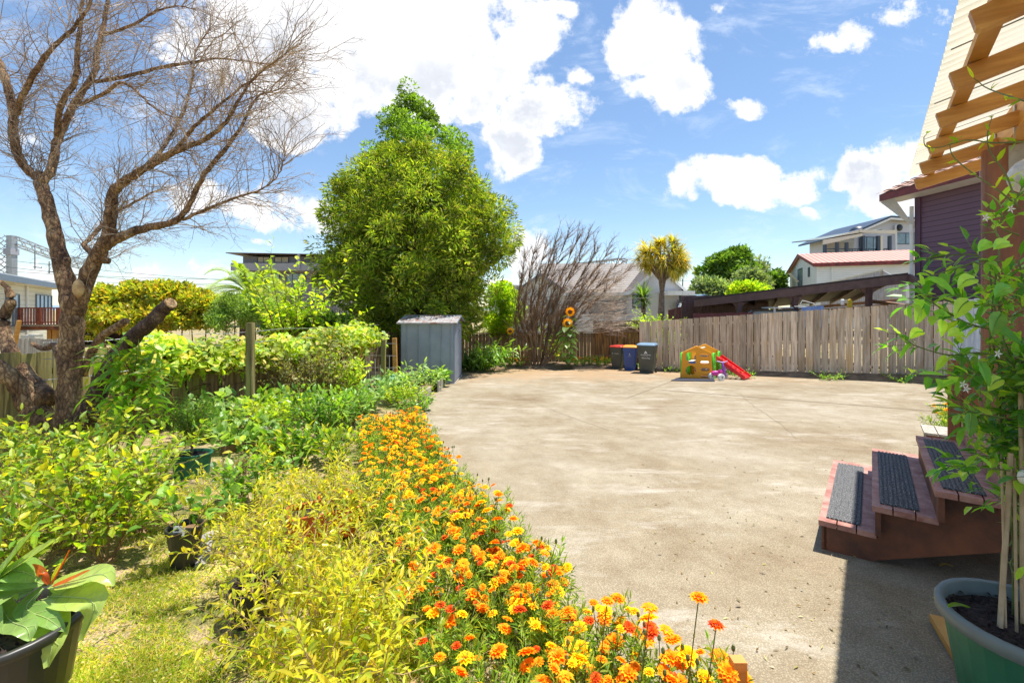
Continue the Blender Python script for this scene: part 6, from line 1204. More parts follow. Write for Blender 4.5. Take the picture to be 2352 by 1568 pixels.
o = plant('flowering_plant', 'broad leafed plant with one pale pink flower near the fence', 'plant', (XY(535, 7.0)[0], 7.0), .42, .5, 12, LM['pale'], .17, .12, .1, r0=.006, nch=2); b.build('flower', surf('pink_petal', (.75, .5, .62), rough=.6, var=.05), o)
cnt = 0
BEDS = [(500, 7.3, .38, .5, 'pale', .13, .09, 'pale heart shaped leaves by the fence'), (590, 7.6, .42, .5, 'mid', .11, .07, 'mid green leaves below the vine post'), (650, 7.0, .45, .5, 'lime', .10, .07, 'lime leaves left of the narrow leafed bush'), (690, 5.3, .35, .4, 'mid', .10, .05, 'mid green leaves by the timber edging'), (560, 5.9, .3, .45, 'pale', .12, .09, 'pale broad leaves near the timber edging'), (470, 6.4, .3, .45, 'mid', .12, .08, 'green leaves behind the oval green pot'), (630, 5.2, .28, .35, 'camellia', .09, .05, 'glossy leaves in front of the white rose'), (840, 8.3, .35, .5, 'pale', .12, .08, 'pale leaves behind the last marigolds'), (700, 8.0, .35, .5, 'mid', .12, .07, 'low green leaves under the bronze bush'), (770, 5.2, .42, .35, 'camellia', .09, .04, 'glossy leaves beside the marigolds'), (545, 4.9, .16, .2, 'olive', .04, .025, 'small dark leaves beside the oval green pot')]
for px, Y, h_, sp_, mt, L, W, lb in BEDS: plant('garden_plant', 'low garden plant with '+lb, 'plant', (XY(px, Y)[0], Y), h_, sp_, 18, LM[mt], L, W, L*.55, r0=.005, nch=4, stemmat=M['stem'])
# raised vegetable beds near the shed
def board(mb, a, e, h_, th=.035): mb.prism([(a[0], a[1], zg(a[1])-.02), (e[0], e[1], zg(e[1])-.02), (e[0], e[1], zg(e[1])+h_), (a[0], a[1], zg(a[1])+h_)], tuple(nz(np.array([-(e[1]-a[1]), e[0]-a[0], 0]))*th)); return mb
ve = thing('raised_bed', 'timber edged vegetable bed beside the shed with pale leafy crops', 'raised bed', (-2.6, 11, -.4))
MB().prism([(-4.3, 10.4, zg(10.4)+.14), (-1.95, 10.4, zg(10.4)+.14), (-1.8, 12.3, zg(12.3)+.14), (-4.2, 12.3, zg(12.3)+.14)], (0, 0, .01)).build('bed_soil', M['dirt'], ve)
k = 0
for a, e, h_ in (((-1.82, 12.2), (-1.80, 10.95), .26), ((-1.93, 10.4), (-3.0, 10.4), .2), ((-1.86, 10.3), (-1.92, 9.3), .22), ((-2.3, 9.2), (-3.3, 9.1), .16), ((-4.3, 11.5), (-2.6, 11.4), .22), ((-4.3, 11.9), (-2.6, 11.8), .4)):
    board(MB(), a, e, h_).build('edging_board', M['paleboard'], ve)
for px, Y, h_, sp_, mt, L, W, lb in ((930, 10.8, .5, .6, 'pale', .15, .055, 'drooping pale bean leaves in the bed in front of the shed'), (985, 11.3, .42, .45, 'pale', .14, .05, 'pale leaves at the shed end of the raised bed'), (900, 10.0, .4, .5, 'pale', .14, .07, 'pale crinkled leaves at the near end of the raised bed'), (950, 9.3, .3, .5, 'lime', .07, .035, 'fine lime leaves spilling over the bed corner'), (905, 9.1, .32, .5, 'lime', .08, .035, 'lime leaves just behind the marigolds'), (1012, 11.9, .35, .16, 'mid', .15, .1, 'a few dark upright leaves against the shed corner'), (960, 8.5, .2, .4, 'mid', .07, .04, 'low green leaves at the edge of the concrete')):
    plant('vegetable_plant', 'crop of '+lb, 'plant', (XY(px, Y)[0], Y), h_, sp_, 16, LM[mt], L, W, L*.4, r0=.005, nch=4, stemmat=M['stem'], droop=.5)
sq = thing('squash_plant', 'squash with huge blue green round leaves beside the stakes', 'plant', XY(875, 10.6)); b = MB(); n = 9
c = [P(875, 866, 10.7), P(900, 868, 10.5), P(858, 885, 10.2), P(890, 874, 10.8), P(868, 870, 10.4), P(910, 876, 10.2), P(850, 876, 10.8), P(880, 882, 10.1), P(868, 892, 10.0)]; b.leaves(np.array(c)-[.1, 0, 0], rdir(n)*[1, 1, .1], np.array([[0, -.3, 1.]]*n)+rdir(n)*.2, .34, .36, 'o', .35); b.build('foliage', leafmat('squash_leaf', [(.10, .24, .12), (.14, .3, .16)], .3), sq); sb = MB()
for q in c: sb.tube([XY(875, 10.5), q], .01, 5)
sb.build('stems', M['stem'], sq)
eb = thing('timber_edging', 'low brown timber edging boards crossing the middle of the garden', 'edging', G(600, 1035))
for (x0, y0), (x1, y1) in (((510, 1045), (566, 1032)), ((640, 1050), (690, 1028)), ((572, 1036), (640, 1048))): board(MB(), G(x0, y0), G(x1, y1), .10).build('edging_board', surf('brown_edging', (.30, .17, .09), col2=(.18, .1, .06), scale=8, rough=.8), eb)
hz = thing('garden_tray', 'crumpled grey plastic tray on the soil under the bare tree', 'tray', G(265, 1085)); c = np.array(G(265, 1085)); MB().prism([c+[-.2, -.1, .02], c+[.18, -.14, .02], c+[.26, .12, .1], c+[-.12, .16, .12]], (0, 0, .02)).build('sheet', surf('grey_plastic', (.2, .21, .25), rough=.4), hz)

# peach tree
ph_ = thing('peach_tree', 'young peach tree with long drooping bright leaves on a thin red stem', 'tree', G(302, 1105)); c = np.array(G(302, 1105)); Yp = c[1]
sb, lp = MB(), []; top = np.array(P(308, 905, Yp)); sb.tube(spline([c, c+[.01, 0, .4], top], 5), .016, 7)
for k in range(26):
    f = random.uniform(.0, 1); b0 = np.array(P(306, 985, Yp))*(1-f)+np.array(P(308, 850, Yp))*f; a = random.uniform(0, 6.28); e = (.55-.2*f) if k < 20 else .15
    grow(sb, b0, (math.cos(a)*e, math.sin(a)*e, .45+.3*f), random.uniform(.22, .42), .006, 0, [(5, .1, 2, .6, .7, (0, 0, -.1)), (4, .1, 0, 0, 0, (0, 0, 0))], lp)
sb.tube([top, P(310, 840, Yp)], .008, 5); sb.build('trunk', surf('red_brown_stem', (.34, .12, .05), col2=(.2, .08, .03), rough=.6, scale=12), ph_)
lb_ = MB(); leaf_along(lb_, lp, .038, .165, .046, 'o', spread=.8, up=-.15, droop=.85, t0=.1); lb_.build('foliage', LM['peach'], ph_)
plant('grape_seedling', 'pale sprawling vine shoots left of the peach tree', 'plant', (XY(262, 5.5)[0], 5.5), .85, .35, 7, LM['grape'], .12, .11, .11, nch=2, r0=.006)
plant('grape_seedling', 'lime vine shoots low in front of the bare tree trunk', 'plant', (XY(70, 4.9)[0], 4.9), .55, .5, 8, LM['lime'], .11, .09, .09, nch=3, r0=.006)
# dead flower stalk
o = thing('dried_stalk', 'tall dried rust coloured seed stalk left of the oval green pot', 'dead plant', G(405, 1078)); b = MB(); c = np.array(G(405, 1078)); t_ = np.array(P(398, 985, c[1])); b.tube([c, t_, P(398, 930, c[1])], [.006, .006, .004], 5)
for k in range(26): f = random.random(); q = t_+(np.array(P(398, 925, c[1]))-t_)*f; b.tube([q, q+np.array([random.gauss(0, .035), random.gauss(0, .03), .12])], [.007, .003], 4)
b.build('stem', surf('rust_stalk', (.42, .2, .08), col2=(.25, .11, .05), rough=.9), o)

# potted plants
def potted(label, px, py, r, h_, mat='blackplastic', **k):
    c = G(px, py); o = thing('potted_plant', label, 'potted plant', c); return o, c
o, c = potted('topiary-like shrub in a long oval green pot on the grass', 441, 1092, 0, 0)
z1 = add_pot(o, c, .17, .25, 'greenplastic', 1.12, .85, rot=.15, taper=.86); sb, lp = MB(), []; cc = np.array([c[0]+.0, c[1], z1]); sb.tube([cc, cc+[.0, 0, .14], cc+[-.01, 0, .2]], .012, 6)
for k in range(40): a = random.uniform(0, 6.28); e = random.uniform(.1, .32); grow(sb, cc+[-.01, 0, .1+.1*random.random()], (math.cos(a)*e+.04, math.sin(a)*e, .5), random.uniform(.28, .5), .004, 0, [(5, .08, 5, .4, .7, (0, 0, .05)), (4, .12, 0, 0, 0, (0, 0, .1))], lp)
sb.build('stems', M['woodstem'], o); lb_ = MB(); leaf_along(lb_, lp, .014, .032, .016, 'd', t0=.35); lb_.build('foliage', LM['mid'], o)
o, c = potted('small black pot with a white price tag and round leaved citrus', 425, 1298, 0, 0)
z1 = add_pot(o, c, .105, .27, 'blackplastic', taper=.72); plant('x', None, None, (c[0]+.03, c[1], z1), .19, .30, 6, LM['mid'], .085, .062, .05, root=o, nch=2, r0=.005, up=.4)
tg_ = np.array([c[0]-.01, c[1]-.1, z1+.01]); MB().prism([tg_, tg_+[.075, 0, .0], tg_+[.075, .01, .06], tg_+[0, .01, .06]], (0, .002, 0)).build('price_tag', M['white'], o); q = tg_+[.018, -.008, .038]; b = MB()
for j in range(9): b.box(q[0]+j*.003, q[0]+j*.003+.0014, q[1]+.002, q[1]+.009, q[2]-.004, q[2]+.008)
b.build('tag_print', M['dark'], o)
MB().prism([G(445, 1310), G(468, 1296), tuple(np.array(G(482, 1252))+[0, 0, .1]), tuple(np.array(G(462, 1262))+[0, 0, .1])], (.02, .02, .01)).build('slate_piece', surf('grey_slate', (.28, .26, .25), rough=.8), label='flat grey offcut leaning on the small black pot', cat='offcut')
# glossy shrubs at left (each in its own black pot)
tanst = surf('tan_stem', (.48, .33, .16), col2=(.3, .2, .09), rough=.7, scale=9)
LEFT = [(60, 1130, .60, .75, 'back left, against the boundary fence'), (170, 1150, .58, .7, 'behind the others, in front of the bare tree'), (285, 1190, .52, .6, 'nearest the peach tree stem'), (30, 1240, .62, .7, 'at the left edge above the big leaved pot plant'), (150, 1265, .60, .7, 'tallest, in the middle of the left group'), (245, 1290, .52, .55, 'with bare tan stems leaning over the grass'), (70, 1330, .48, .5, 'just behind the big leaved pot plant'), (320, 1225, .30, .34, 'low and dark, at the right end of the left group')]
for k, (px, py, h_, sp_, lb) in enumerate(LEFT):
    c = G(px, py); o = thing('camellia_shrub', 'glossy leaved shrub '+lb, 'shrub', c, 'glossy shrubs at the left')
    plant('x', None, None, c, h_+.12, sp_, 13, LM['camellia'], .075, .034, .032, root=o, cfg=[(7, .08, 6, .42, .8, (0, 0, .0)), (5, .12, 0, 0, 0, (0, 0, .12))], r0=.006, up=.25)
FRONT = [(575, 1160, .36, .38, 'with round citrus leaves beside the oval green pot', 'mid', .085, .045), (600, 1225, .45, .5, 'at the back left of the yellow group', 'yellow', .055, .014), (730, 1165, .36, .40, 'behind the orange planter trough', 'yellow', .06, .016), (810, 1230, .46, .42, 'touching the marigolds', 'yellow', .058, .015), (620, 1345, .50, .55, 'above the black pot rim', 'yellow', .055, .014), (720, 1400, .52, .55, 'tallest of the yellow group', 'yellow', .055, .014), (850, 1450, .46, .45, 'between the tallest one and the marigolds', 'yellow', .058, .015), (690, 1530, .42, .42, 'low, at the bottom left of the yellow group', 'yellow', .055, .014), (800, 1620, .50, .45, 'nearest the camera', 'yellow', .055, .015), (960, 1580, .30, .40, 'low, against the nearest marigolds', 'camellia', .055, .016)]
for k, (px, py, h_, sp_, lb, mt, L, W) in enumerate(FRONT):
    c = G(px, py); o = thing('leafy_shrub', ('fine leaved yellow green shrub ' if mt == 'yellow' else 'green leafy shrub ')+lb, 'shrub', c, 'fine leaved shrubs in the foreground')
    plant('x', None, None, c, h_, sp_, 13 if mt == 'yellow' else 11, LM[mt], L, W, .0165 if mt == 'yellow' else .03, root=o, cfg=[(7, .09, 7, .45, .8, (0, 0, .05)), (5, .12, 0, 0, 0, (0, 0, .12))], r0=.005, up=.25, stemmat=tanst)
# orange planters
o = thing('planter_box', 'orange terracotta coloured planter trough with dark soil among the shrubs', 'planter', G(745, 1235)); c = np.array(G(745, 1235)); ux = nz(np.array([.9, .5, 0])); uy = np.array([-ux[1], ux[0], 0])
for s_ in (-1, 1): MB().obox(c+uy*s_*.13+[0, 0, .14], ux*.24, uy*.012, (0, 0, .10)).build('side', M['orangeplastic'], o); MB().obox(c+ux*s_*.24+[0, 0, .14], ux*.012, uy*.142, (0, 0, .102)).build('side', M['orangeplastic'], o)
MB().obox(c+[0, 0, .15], ux*.23, uy*.12, (0, 0, .05)).build('potting_soil', M['soil'], o)
for s_ in (-1, 1): MB().obox(c+ux*s_*.2+[0, 0, .02], ux*.03, uy*.11, (0, 0, .03)).build('foot', M['orangeplastic'], o)
for px, py, lb in ((772, 1190, 'round orange pot behind the orange planter trough'), (583, 1420, 'empty black pot rim poking out under the yellow shrubs'), (900, 1330, 'small black pot between the yellow shrubs and marigolds'), (280, 1180, 'wide black pot rim behind the left shrubs')):
    o = thing('plant_pot', lb, 'pot', G(px, py)); add_pot(o, G(px, py), .13, .2, 'orangeplastic' if 'round orange' in lb else 'blackplastic')
# big leaved plant in the bottom left corner
def bigleaf(b, pts, wid, nrm, nseg=9, cup=.18, wav=.05, ribs=None):
    s_ = spline(pts, 4); n = len(s_); t = np.linspace(0, 1, n); tg = nz(np.gradient(s_, axis=0)); sd = nz(np.cross(tg, nrm)); nn = nz(np.cross(sd, tg)); w = wid*np.sin(np.pi*np.clip(t*.93+.05, 0, 1)**.85)**.8; V = []
    for j, q in enumerate((-1, -.66, -.33, -.05, .05, .33, .66, 1)): V.append(s_+sd*(w*q)[:, None]+nn*(cup*wid*q*q+(wav*wid*abs(q)*np.sin(t*17+j+(2 if q > 0 else 0))) - (0.03*wid if abs(q) < .1 else 0))[:, None])
    V = np.array(V)
    if ribs is not None:
        ribs.tube(s_+nn*.0005, np.linspace(.0028, .0008, n), 4, cap=False)
        for k in range(2, n-3, 2):
            for j in (0, 7): ribs.tube([V[3 if j == 0 else 4][k]+nn[k]*.001, V[1 if j == 0 else 6][min(k+1, n-1)]+nn[k]*.0014, V[j][min(k+2, n-1)]*.8+V[1 if j == 0 else 6][min(k+2, n-1)]*.2+nn[k]*.001], [.001, .0008, .0005], 3, cap=False)
    i = np.arange(n-1)[None, :]; j = np.arange(7)[:, None]*n
    b.add(V.reshape(-1, 3), np.stack([i+j, i+j+n, i+j+n+1, i+j+1], -1).reshape(-1, 4)); b.tube(s_-nn*.002, np.linspace(.0035, .001, n), 4, cap=False)
m, t, b_ = new_mat('big_leaf'); LM['big'] = leafmat('big_glossy_leaf', [(.18, .30, .07), (.26, .38, .10), (.34, .44, .10)], .3, rough=.3, spec=.6)
bp_ = thing('potted_plant', 'big leaved avocado seedling in a wide black tub, bottom left corner', 'potted plant', (-2.14, 1.93, zg(1.93)))
c = (-2.16, 1.93, zg(1.93)); add_pot(bp_, c, .265, .34, 'blackplastic', taper=.8)
hub = np.array(P(118, 1345, 2.06)); st_ = MB(); st_.tube([(c[0]+.02, c[1], .15), hub-[0, 0, .08], hub], [.014, .011, .008], 6)
hub2 = np.array(P(-10, 1330, 2.0)); st_.tube([(c[0]-.02, c[1], .15), hub2], .01, 6)
BL = [((118, 1345), (180, 1330), (235, 1318), (262, 1345), .042, 0), ((110, 1370), (160, 1370), (215, 1385), (190, 1470), .055, -.05), ((120, 1385), (118, 1420), (120, 1470), (112, 1530), .055, -.12), ((100, 1350), (60, 1395), (110, 1420), (150, 1450), .035, -.08), ((100, 1340), (40, 1330), (-20, 1345), (-60, 1370), .05, 0), ((80, 1350), (20, 1370), (-20, 1385), (-60, 1400), .05, -.08), ((60, 1400), (40, 1430), (45, 1480), (25, 1535), .04, -.1),
      ((-10, 1330), (20, 1290), (60, 1240), (90, 1205), .045, .05), ((-10, 1330), (50, 1290), (90, 1265), (128, 1240), .04, 0), ((-15, 1330), (-10, 1290), (0, 1250), (5, 1210), .05, .05), ((-10, 1335), (30, 1310), (70, 1318), (92, 1335), .05, .02), ((-10, 1340), (-40, 1380), (-30, 1450), (-20, 1500), .05, -.1), ((118, 1345), (150, 1345), (190, 1325), (205, 1352), .035, .06), ((-5, 1335), (40, 1350), (75, 1330), (110, 1300), .03, .1), ((60, 1380), (85, 1430), (70, 1480), (95, 1500), .028, -.02), ((-20, 1350), (20, 1420), (60, 1440), (70, 1470), .04, -.14)]
lb_, rbs = MB(), MB()
for a_, b2, c2, d2, w_, dy in BL:
    pts = [P(*a_, 2.05), P(*b2, 2.03+dy*.5), P(*c2, 2.0+dy), P(*d2, 1.98+dy)]; bigleaf(lb_, pts, w_*1.2, (0, -.45, 1.), ribs=rbs)
lb_.build('foliage', LM['big'], bp_, smooth=True); rbs.build('leaf_veins', surf('pale_vein', (.42, .50, .18), rough=.5, var=.05), bp_); st_.build('stems', M['stem'], bp_)
rl_ = MB()
for a_, b2, c2, w_ in (((118, 1340), (140, 1300), (160, 1262), .012), ((122, 1345), (160, 1330), (205, 1308), .014), ((110, 1335), (92, 1310), (75, 1295), .016), ((112, 1340), (100, 1320), (88, 1318), .014)): bigleaf(rl_, [P(*a_, 2.03), P(*b2, 2.02), P(*c2, 2.0)], w_, (0, -.5, 1.))
rl_.build('young_leaves', leafmat('red_young_leaf', [(.4, .09, .02), (.5, .14, .03)], .4, rough=.3), bp_, smooth=True)

# ================================================================ MARIGOLDS
def flower_proto(name, mats, R_=.032, rings=((1.0, 11, .15), (.8, 10, .5), (.58, 9, .85), (.35, 7, 1.2)), seed=0):
    b = MB()
    for (rr, n, el) in rings:
        a = np.arange(n)*2*math.pi/n+rr*3+seed; D = np.stack([np.cos(a)*math.cos(el), np.sin(a)*math.cos(el), np.full(n, math.sin(el))], 1)
        b.leaves(D*.004, D, np.array([[0, 0, 1.]]*n)-D*.6, R_*rr*(.92+.16*RG.random(n)), R_*rr*.72, 'o', .22, .2)
    return b
def mk_mesh(name, b, mat):
    o = b.build(name, mat); me = o.data; bpy.data.objects.remove(o); return me
FM = []
for cn, w in (('p_yellow', 1.0), ('p_orange', .95), ('p_red', .8)):
    for sd_ in (0, 1, 2): FM.append(mk_mesh('flower', flower_proto('f', None, .033*w, seed=sd_*.4), LM[cn]))
def bicolor(sd_):   # orange with dark red heart
    b = flower_proto('f', None, .030, ((1.0, 8, .1), (.75, 8, .35)), sd_); return mk_mesh('flower', b, LM['p_orange'])
FM += [bicolor(0), bicolor(.5)]
def mari_foliage():
    sb, lb, lp = MB(), MB(), []
    for k in range(13):
        a = 2*math.pi*(k+random.random())/13; s_ = random.uniform(.1, .75); grow(sb, (math.cos(a)*.02, math.sin(a)*.02, 0), (math.cos(a)*s_, math.sin(a)*s_, .8), random.uniform(.22, .33), .0035, 0, [(5, .1, 4, .45, .8, (0, 0, .15)), (4, .12, 0, 0, 0, (0, 0, .15))], lp)
    leaf_along(lb, lp, .013, .048, .0085, 'd', spread=.9, up=.25, t0=.15, droop=.2, whorl=2)
    for k in range(5):   # buds on thin stalks
        q = np.array([random.gauss(0, .1), random.gauss(0, .1), .24]); t_ = q+[random.gauss(0, .03), random.gauss(0, .03), random.uniform(.06, .13)]; sb.tube([(q[0]*.1, q[1]*.1, .0), q*.75, q, t_], .0018, 4); sb.lathe(t_, [(0, 0), (.006, .006), (.0075, .016), (.004, .026), (0, .028)], 6)
    return sb, lb
MF = []
for k in range(5):
    sb, lb = mari_foliage(); MF.append((mk_mesh('stems', sb, M['stem']), mk_mesh('foliage', lb, LM['marigold'])))
def marigold(label, x, y, sc, nf, mix, group, z=None, hs=1.0):
    o = thing('marigold_plant', label, 'marigold', (x, y, zg(y) if z is None else z), group, rz=random.uniform(0, 6.28), local=True); o.scale = (sc, sc, sc*hs); f = random.choice(MF)
    for nm, me in zip(('stems', 'foliage'), f): c = bpy.data.objects.new(nm, me); COL.objects.link(c); c.parent = o
    for k in range(nf):
        w = random.random(); acc = 0
        for mi, p_ in enumerate(mix):
            acc += p_
            if w < acc: break
        me = random.choice([FM[0:3], FM[3:6], FM[6:9], FM[9:11]][mi]); c = bpy.data.objects.new('flower', me); COL.objects.link(c); c.parent = o; a = random.uniform(0, 6.28); r = .21*math.sqrt(random.random())
        hz_ = .33-r*r*2.0+random.uniform(-.06, .04); c.location = (math.cos(a)*r, math.sin(a)*r, hz_); tl = random.uniform(0, .55); c.rotation_euler = (tl*math.sin(a)*-1, tl*math.cos(a), random.uniform(0, 6.28)); s_ = random.uniform(.55, 1.25)*(.82 if y > 3.4 else 1); c.scale = (s_, s_, s_)
    return o
MR = [(.93, 1.48), (.62, 1.86), (.3, 2.25), (.1, 2.75), (-.12, 3.25), (-.4, 3.85), (-.66, 4.5), (-.92, 5.2), (-1.14, 5.85), (-1.35, 6.4), (-1.52, 6.95)]
Ms = spline(MR, 6); seg = np.concatenate([[0], np.cumsum(np.linalg.norm(np.diff(Ms, axis=0), axis=1))]); ORD = ['first', 'second', 'third', 'fourth', 'fifth', 'sixth', 'seventh', 'eighth', 'ninth', 'tenth', 'eleventh', 'twelfth', 'thirteenth', 'fourteenth', 'fifteenth', 'sixteenth', 'seventeenth', 'eighteenth', 'nineteenth', 'twentieth', 'twenty-first', 'twenty-second', 'twenty-third', 'twenty-fourth']
for row, (off, rn) in enumerate(((.06, 'along the concrete'), (.33, 'in the middle row'), (.60, 'in the inner row by the shrubs'))):
    n = 24
    for k in range(n):
        s_ = seg[-1]*(k+.5*(row % 2))/(n-.5); x, y = np.interp(s_, seg, Ms[:, 0]), np.interp(s_, seg, Ms[:, 1]); x2, y2 = np.interp(s_+.05, seg, Ms[:, 0]), np.interp(s_+.05, seg, Ms[:, 1]); t_ = nz(np.array([x2-x, y2-y])); nn = np.array([-t_[1], t_[0]]) if -t_[1] < 0 else np.array([t_[1], -t_[0]])
        q = np.array([x, y])+nn*(off+random.uniform(-.05, .05)); far = y > 3.6; red = 2.0 < y < 2.9
        mix = (.70, .24, .04, .02) if far else ((.22, .36, .34, .08) if (2.6 < y < 3.1) else (.33, .42, .13, .12)); word = 'yellow' if far else ('red and orange' if 2.6 < y < 3.1 else 'orange')
        nf = {0: 17, 1: 19, 2: 11}[row]+(1 if far else 0)-(6 if 2.9 < y < 3.6 else 0)
        marigold(word+' marigold clump '+rn+', '+ORD[k]+' from the peg', q[0], q[1], random.uniform(.92, 1.12), nf, mix, 'marigolds edging the concrete', hs=1.0)
for k, px in enumerate((1172, 1190, 1210, 1306, 1322, 1340, 1356, 1374, 1392)): marigold('small orange marigold in the back bed, '+ORD[k]+' from the left', *XY(px, 17.0+random.uniform(-.1, .25))[:2], 1.05, 14, (.2, .5, .25, .05), 'marigolds in the back bed', z=zg(17)+.08)
for k, (px, Y, z) in enumerate(((2186, 5.9, None), (2192, 6.3, None))): marigold('yellow flowered plant behind the timber post, '+ORD[k]+' from the front', XY(px, Y)[0]+.05, Y, 1.5, 7, (1, 0, 0, 0), 'yellow flowers beyond the timber post')
# tall single blooms standing proud of the front edge
for k, (px, py, lb) in enumerate(((1605, 1372, 'tall yellow and red bloom above the concrete at the front corner'), (1645, 1435, 'tall dark red edged bloom near the wooden peg'), (1145, 1135, 'tall orange bloom leaning over the concrete'), (990, 1040, 'yellow orange bloom leaning over the far concrete edge'), (1052, 1050, 'small orange bloom alone over the concrete'), (1395, 1380, 'small dark orange bloom on a thin stalk at the front'), (1493, 1395, 'flat orange and red bloom left of the front corner'))):
    Y = (1.66 if py > 1300 else (3.0 if py > 1100 else (4.9 if px < 1020 else 4.5))); q = np.array(P(px, py, Y)); o = thing('marigold_bloom', lb, 'marigold', (q[0]-.02, Y+.02, zg(Y))); MB().tube([(q[0]-.04, Y+.04, zg(Y)+.12), (q[0]-.01, Y, q[2]-.08), tuple(q)], .0022, 5).build('stem', M['stem'], o); c = bpy.data.objects.new('flower', FM[(3, 6, 3, 0, 4, 5, 9)[k]]); COL.objects.link(c); c.parent = o; c.location = tuple(q-np.array(o.location)); c.scale = (.75,)*3 if k in (4, 5) else (1,)*3
# wooden peg and timber sliver
pg_ = P(1695, 1512, 1.66); MB().obox((pg_[0], pg_[1], (pg_[2]-.1)/2), (.024, 0, 0), (0, .02, 0), (0, 0, (pg_[2]+.1)/2)).build('wooden_peg', M['pine'], label='square pale wooden peg at the near end of the marigold bed', cat='peg')
a, e = P(975, 1328, 2.5), P(1000, 1352, 2.42); MB().beam(a, e, .02, .02).build('wooden_stick', M['white'], label='short pale wooden stick end among the marigolds', cat='stick')
# pale timber edging hidden by flowers
eb2 = thing('bed_edging', 'low pale timber edging under the marigolds along the concrete', 'edging', (0, 3, -.1))
for k in range(0, len(Ms)-6, 6): board(MB(), Ms[k], Ms[k+6], .06, .02).build('edging_board', M['paleboard'], eb2)

# ================================================================ GRASS, LITTER
n = 95000; px = RG.uniform(-250, 1040, n); py = 1045+(1640-1045)*RG.random(n)**.8; Y = F*CH/(py-HY-F*A); X = (px-HX)/F*Y
ex = np.interp(Y, [q[1] for q in Ms], [q[0] for q in Ms])-.75; ok = (X < ex) & (X > -6.8) & (Y < 6.5)
pn = np.sin(X*5.1+Y*2.3)+np.sin(X*2.3-Y*6.7)+np.sin(X*11+Y*9)*.6; ok &= (RG.random(n) < np.clip(.40+.45*pn, .05, 1)); X, Y = X[ok], Y[ok]; n = len(X)
b = MB(); Z = -A*Y; b.leaves(np.stack([X, Y, Z-.002], 1), nz(np.stack([RG.normal(size=n)*.8, RG.normal(size=n)*.8, .35+.6*RG.random(n)], 1)), nz(rdir(n)+[0, 0, .5]), .022+.04*RG.random(n), .0045, 'd', .2, 0)
m_ = 4200; i = RG.integers(0, n, m_); b.leaves(np.stack([X[i], Y[i], Z[i]+.01+.015*RG.random(m_)], 1)+rdir(m_)*[.04, .04, 0], nz(rdir(m_)*[1, 1, .3]), nz(rdir(m_)*.4+[0, 0, 1]), .008+.012*RG.random(m_), .012, 'd', .1, 0)
b.build('grass', LM['grass'], label='patchy sunlit lawn grass with clover and straw', cat='grass', kind='stuff')
n = 480; q = []
while len(q) < n:
    x_, y_ = random.uniform(1000, 2250), 860+700*random.random()**1.4; g_ = G(x_, y_)
    if g_[0] > np.interp(g_[1], [e_[1] for e_ in edge[:12]], [e_[0] for e_ in edge[:12]])+.1 and g_[1] < 13: q.append(g_)
q = np.array(q)+[0, 0, .009]; b = MB(); b.leaves(q, nz(rdir(n)*[1, 1, .15]), np.array([[0, 0, 1.]]*n)+rdir(n)*.4, .012+.03*RG.random(n), .004+.01*RG.random(n), 'd', .1)
b.build('leaf_litter', leafmat('dry_litter', [(.12, .07, .03), (.3, .2, .08), (.05, .035, .025), (.4, .36, .1)], .1), label='tiny dry twigs and leaf crumbs scattered on the concrete', cat='litter', kind='stuff')
for px_, py_, lb in ((2172, 1302, 'yellowed fallen leaf on the shaded concrete under the steps'), (2192, 1378, 'lime fallen leaf lying in the green tub')):
    z = .01 if py_ < 1350 else 0
    c = np.array(G(px_, py_))+[0, 0, .012] if z else np.array(P(2200, 1392, 1.86)); b = MB(); bigleaf(b, [c+[-.04, 0, 0], c+[0, .0, .008], c+[.045, -.005, 0]], .012, (0, 0, 1.)); b.build('fallen_leaf', LM['lime'] if not z else surf('yellow_leaf', (.5, .33, .05), rough=.6), label=lb, cat='leaf')

# ================================================================ GREEN TUB WITH CLIMBER, right foreground
tc_ = (2.06, 1.80, zg(1.8)); tub = thing('climber_tub', 'large green plastic tub with a grey rim holding a dense green climbing plant on canes', 'potted climber', tc_)
zs = add_pot(tub, tc_, .272, .44, 'greenplastic', 1., 1., rim='greyrim', taper=.74)
MB().obox((2.17, 2.17, zg(2.1)+.022), (.055, -.028, 0), (.13, .25, 0), (0, 0, .018)).build('plank', M['pine'], label='pale timber plank lying under the left side of the green tub', cat='plank')
CX, CY = 2.12, 1.84
cane = surf('pale_cane', (.50, .38, .24), col2=(.34, .24, .14), scale=10, rough=.6)
for k, ((x0, y0), (x1, y1), r_) in enumerate((((2297, 1440), (2322, 1040), .009), ((2335, 1450), (2330, 1050), .005), ((2350, 1430), (2345, 900), .008), ((2310, 1440), (2300, 1060), .004))): MB().tube([P(x0, y0, 1.80), P(x1, y1, 1.86)], r_, 8).build('cane', cane, tub)
vs, lp = MB(), []
for k in range(34):
    b0 = np.array([CX+random.gauss(.0, .03), CY+random.gauss(.0, .05), zs]); pts = [b0, b0+[0, 0, .2]]; aim = np.array([CX+random.uniform(-.05, .42), CY+random.uniform(-.10, .25), random.uniform(1.0, 1.95)])
    for f in np.linspace(.2, 1, 5): pts.append(b0+(aim-b0)*f+rdir(1)[0]*.05)
    s_ = spline(pts, 3); vs.tube(s_, .0035, 5); tg = nz(np.gradient(s_, axis=0))
    for q in range(7): i = random.randint(9, len(s_)-1); grow(vs, s_[i], (random.gauss(-.1, .6), random.gauss(-.1, .6), random.gauss(.3, .4)), random.uniform(.1, .26), .0022, 0, [(5, .12, 2, .6, .7, (0, 0, -.1)), (4, .15, 0, 0, 0, (0, 0, 0))], lp)
def VP(px, py, Y): return np.array(P(px, py, Y*.77))
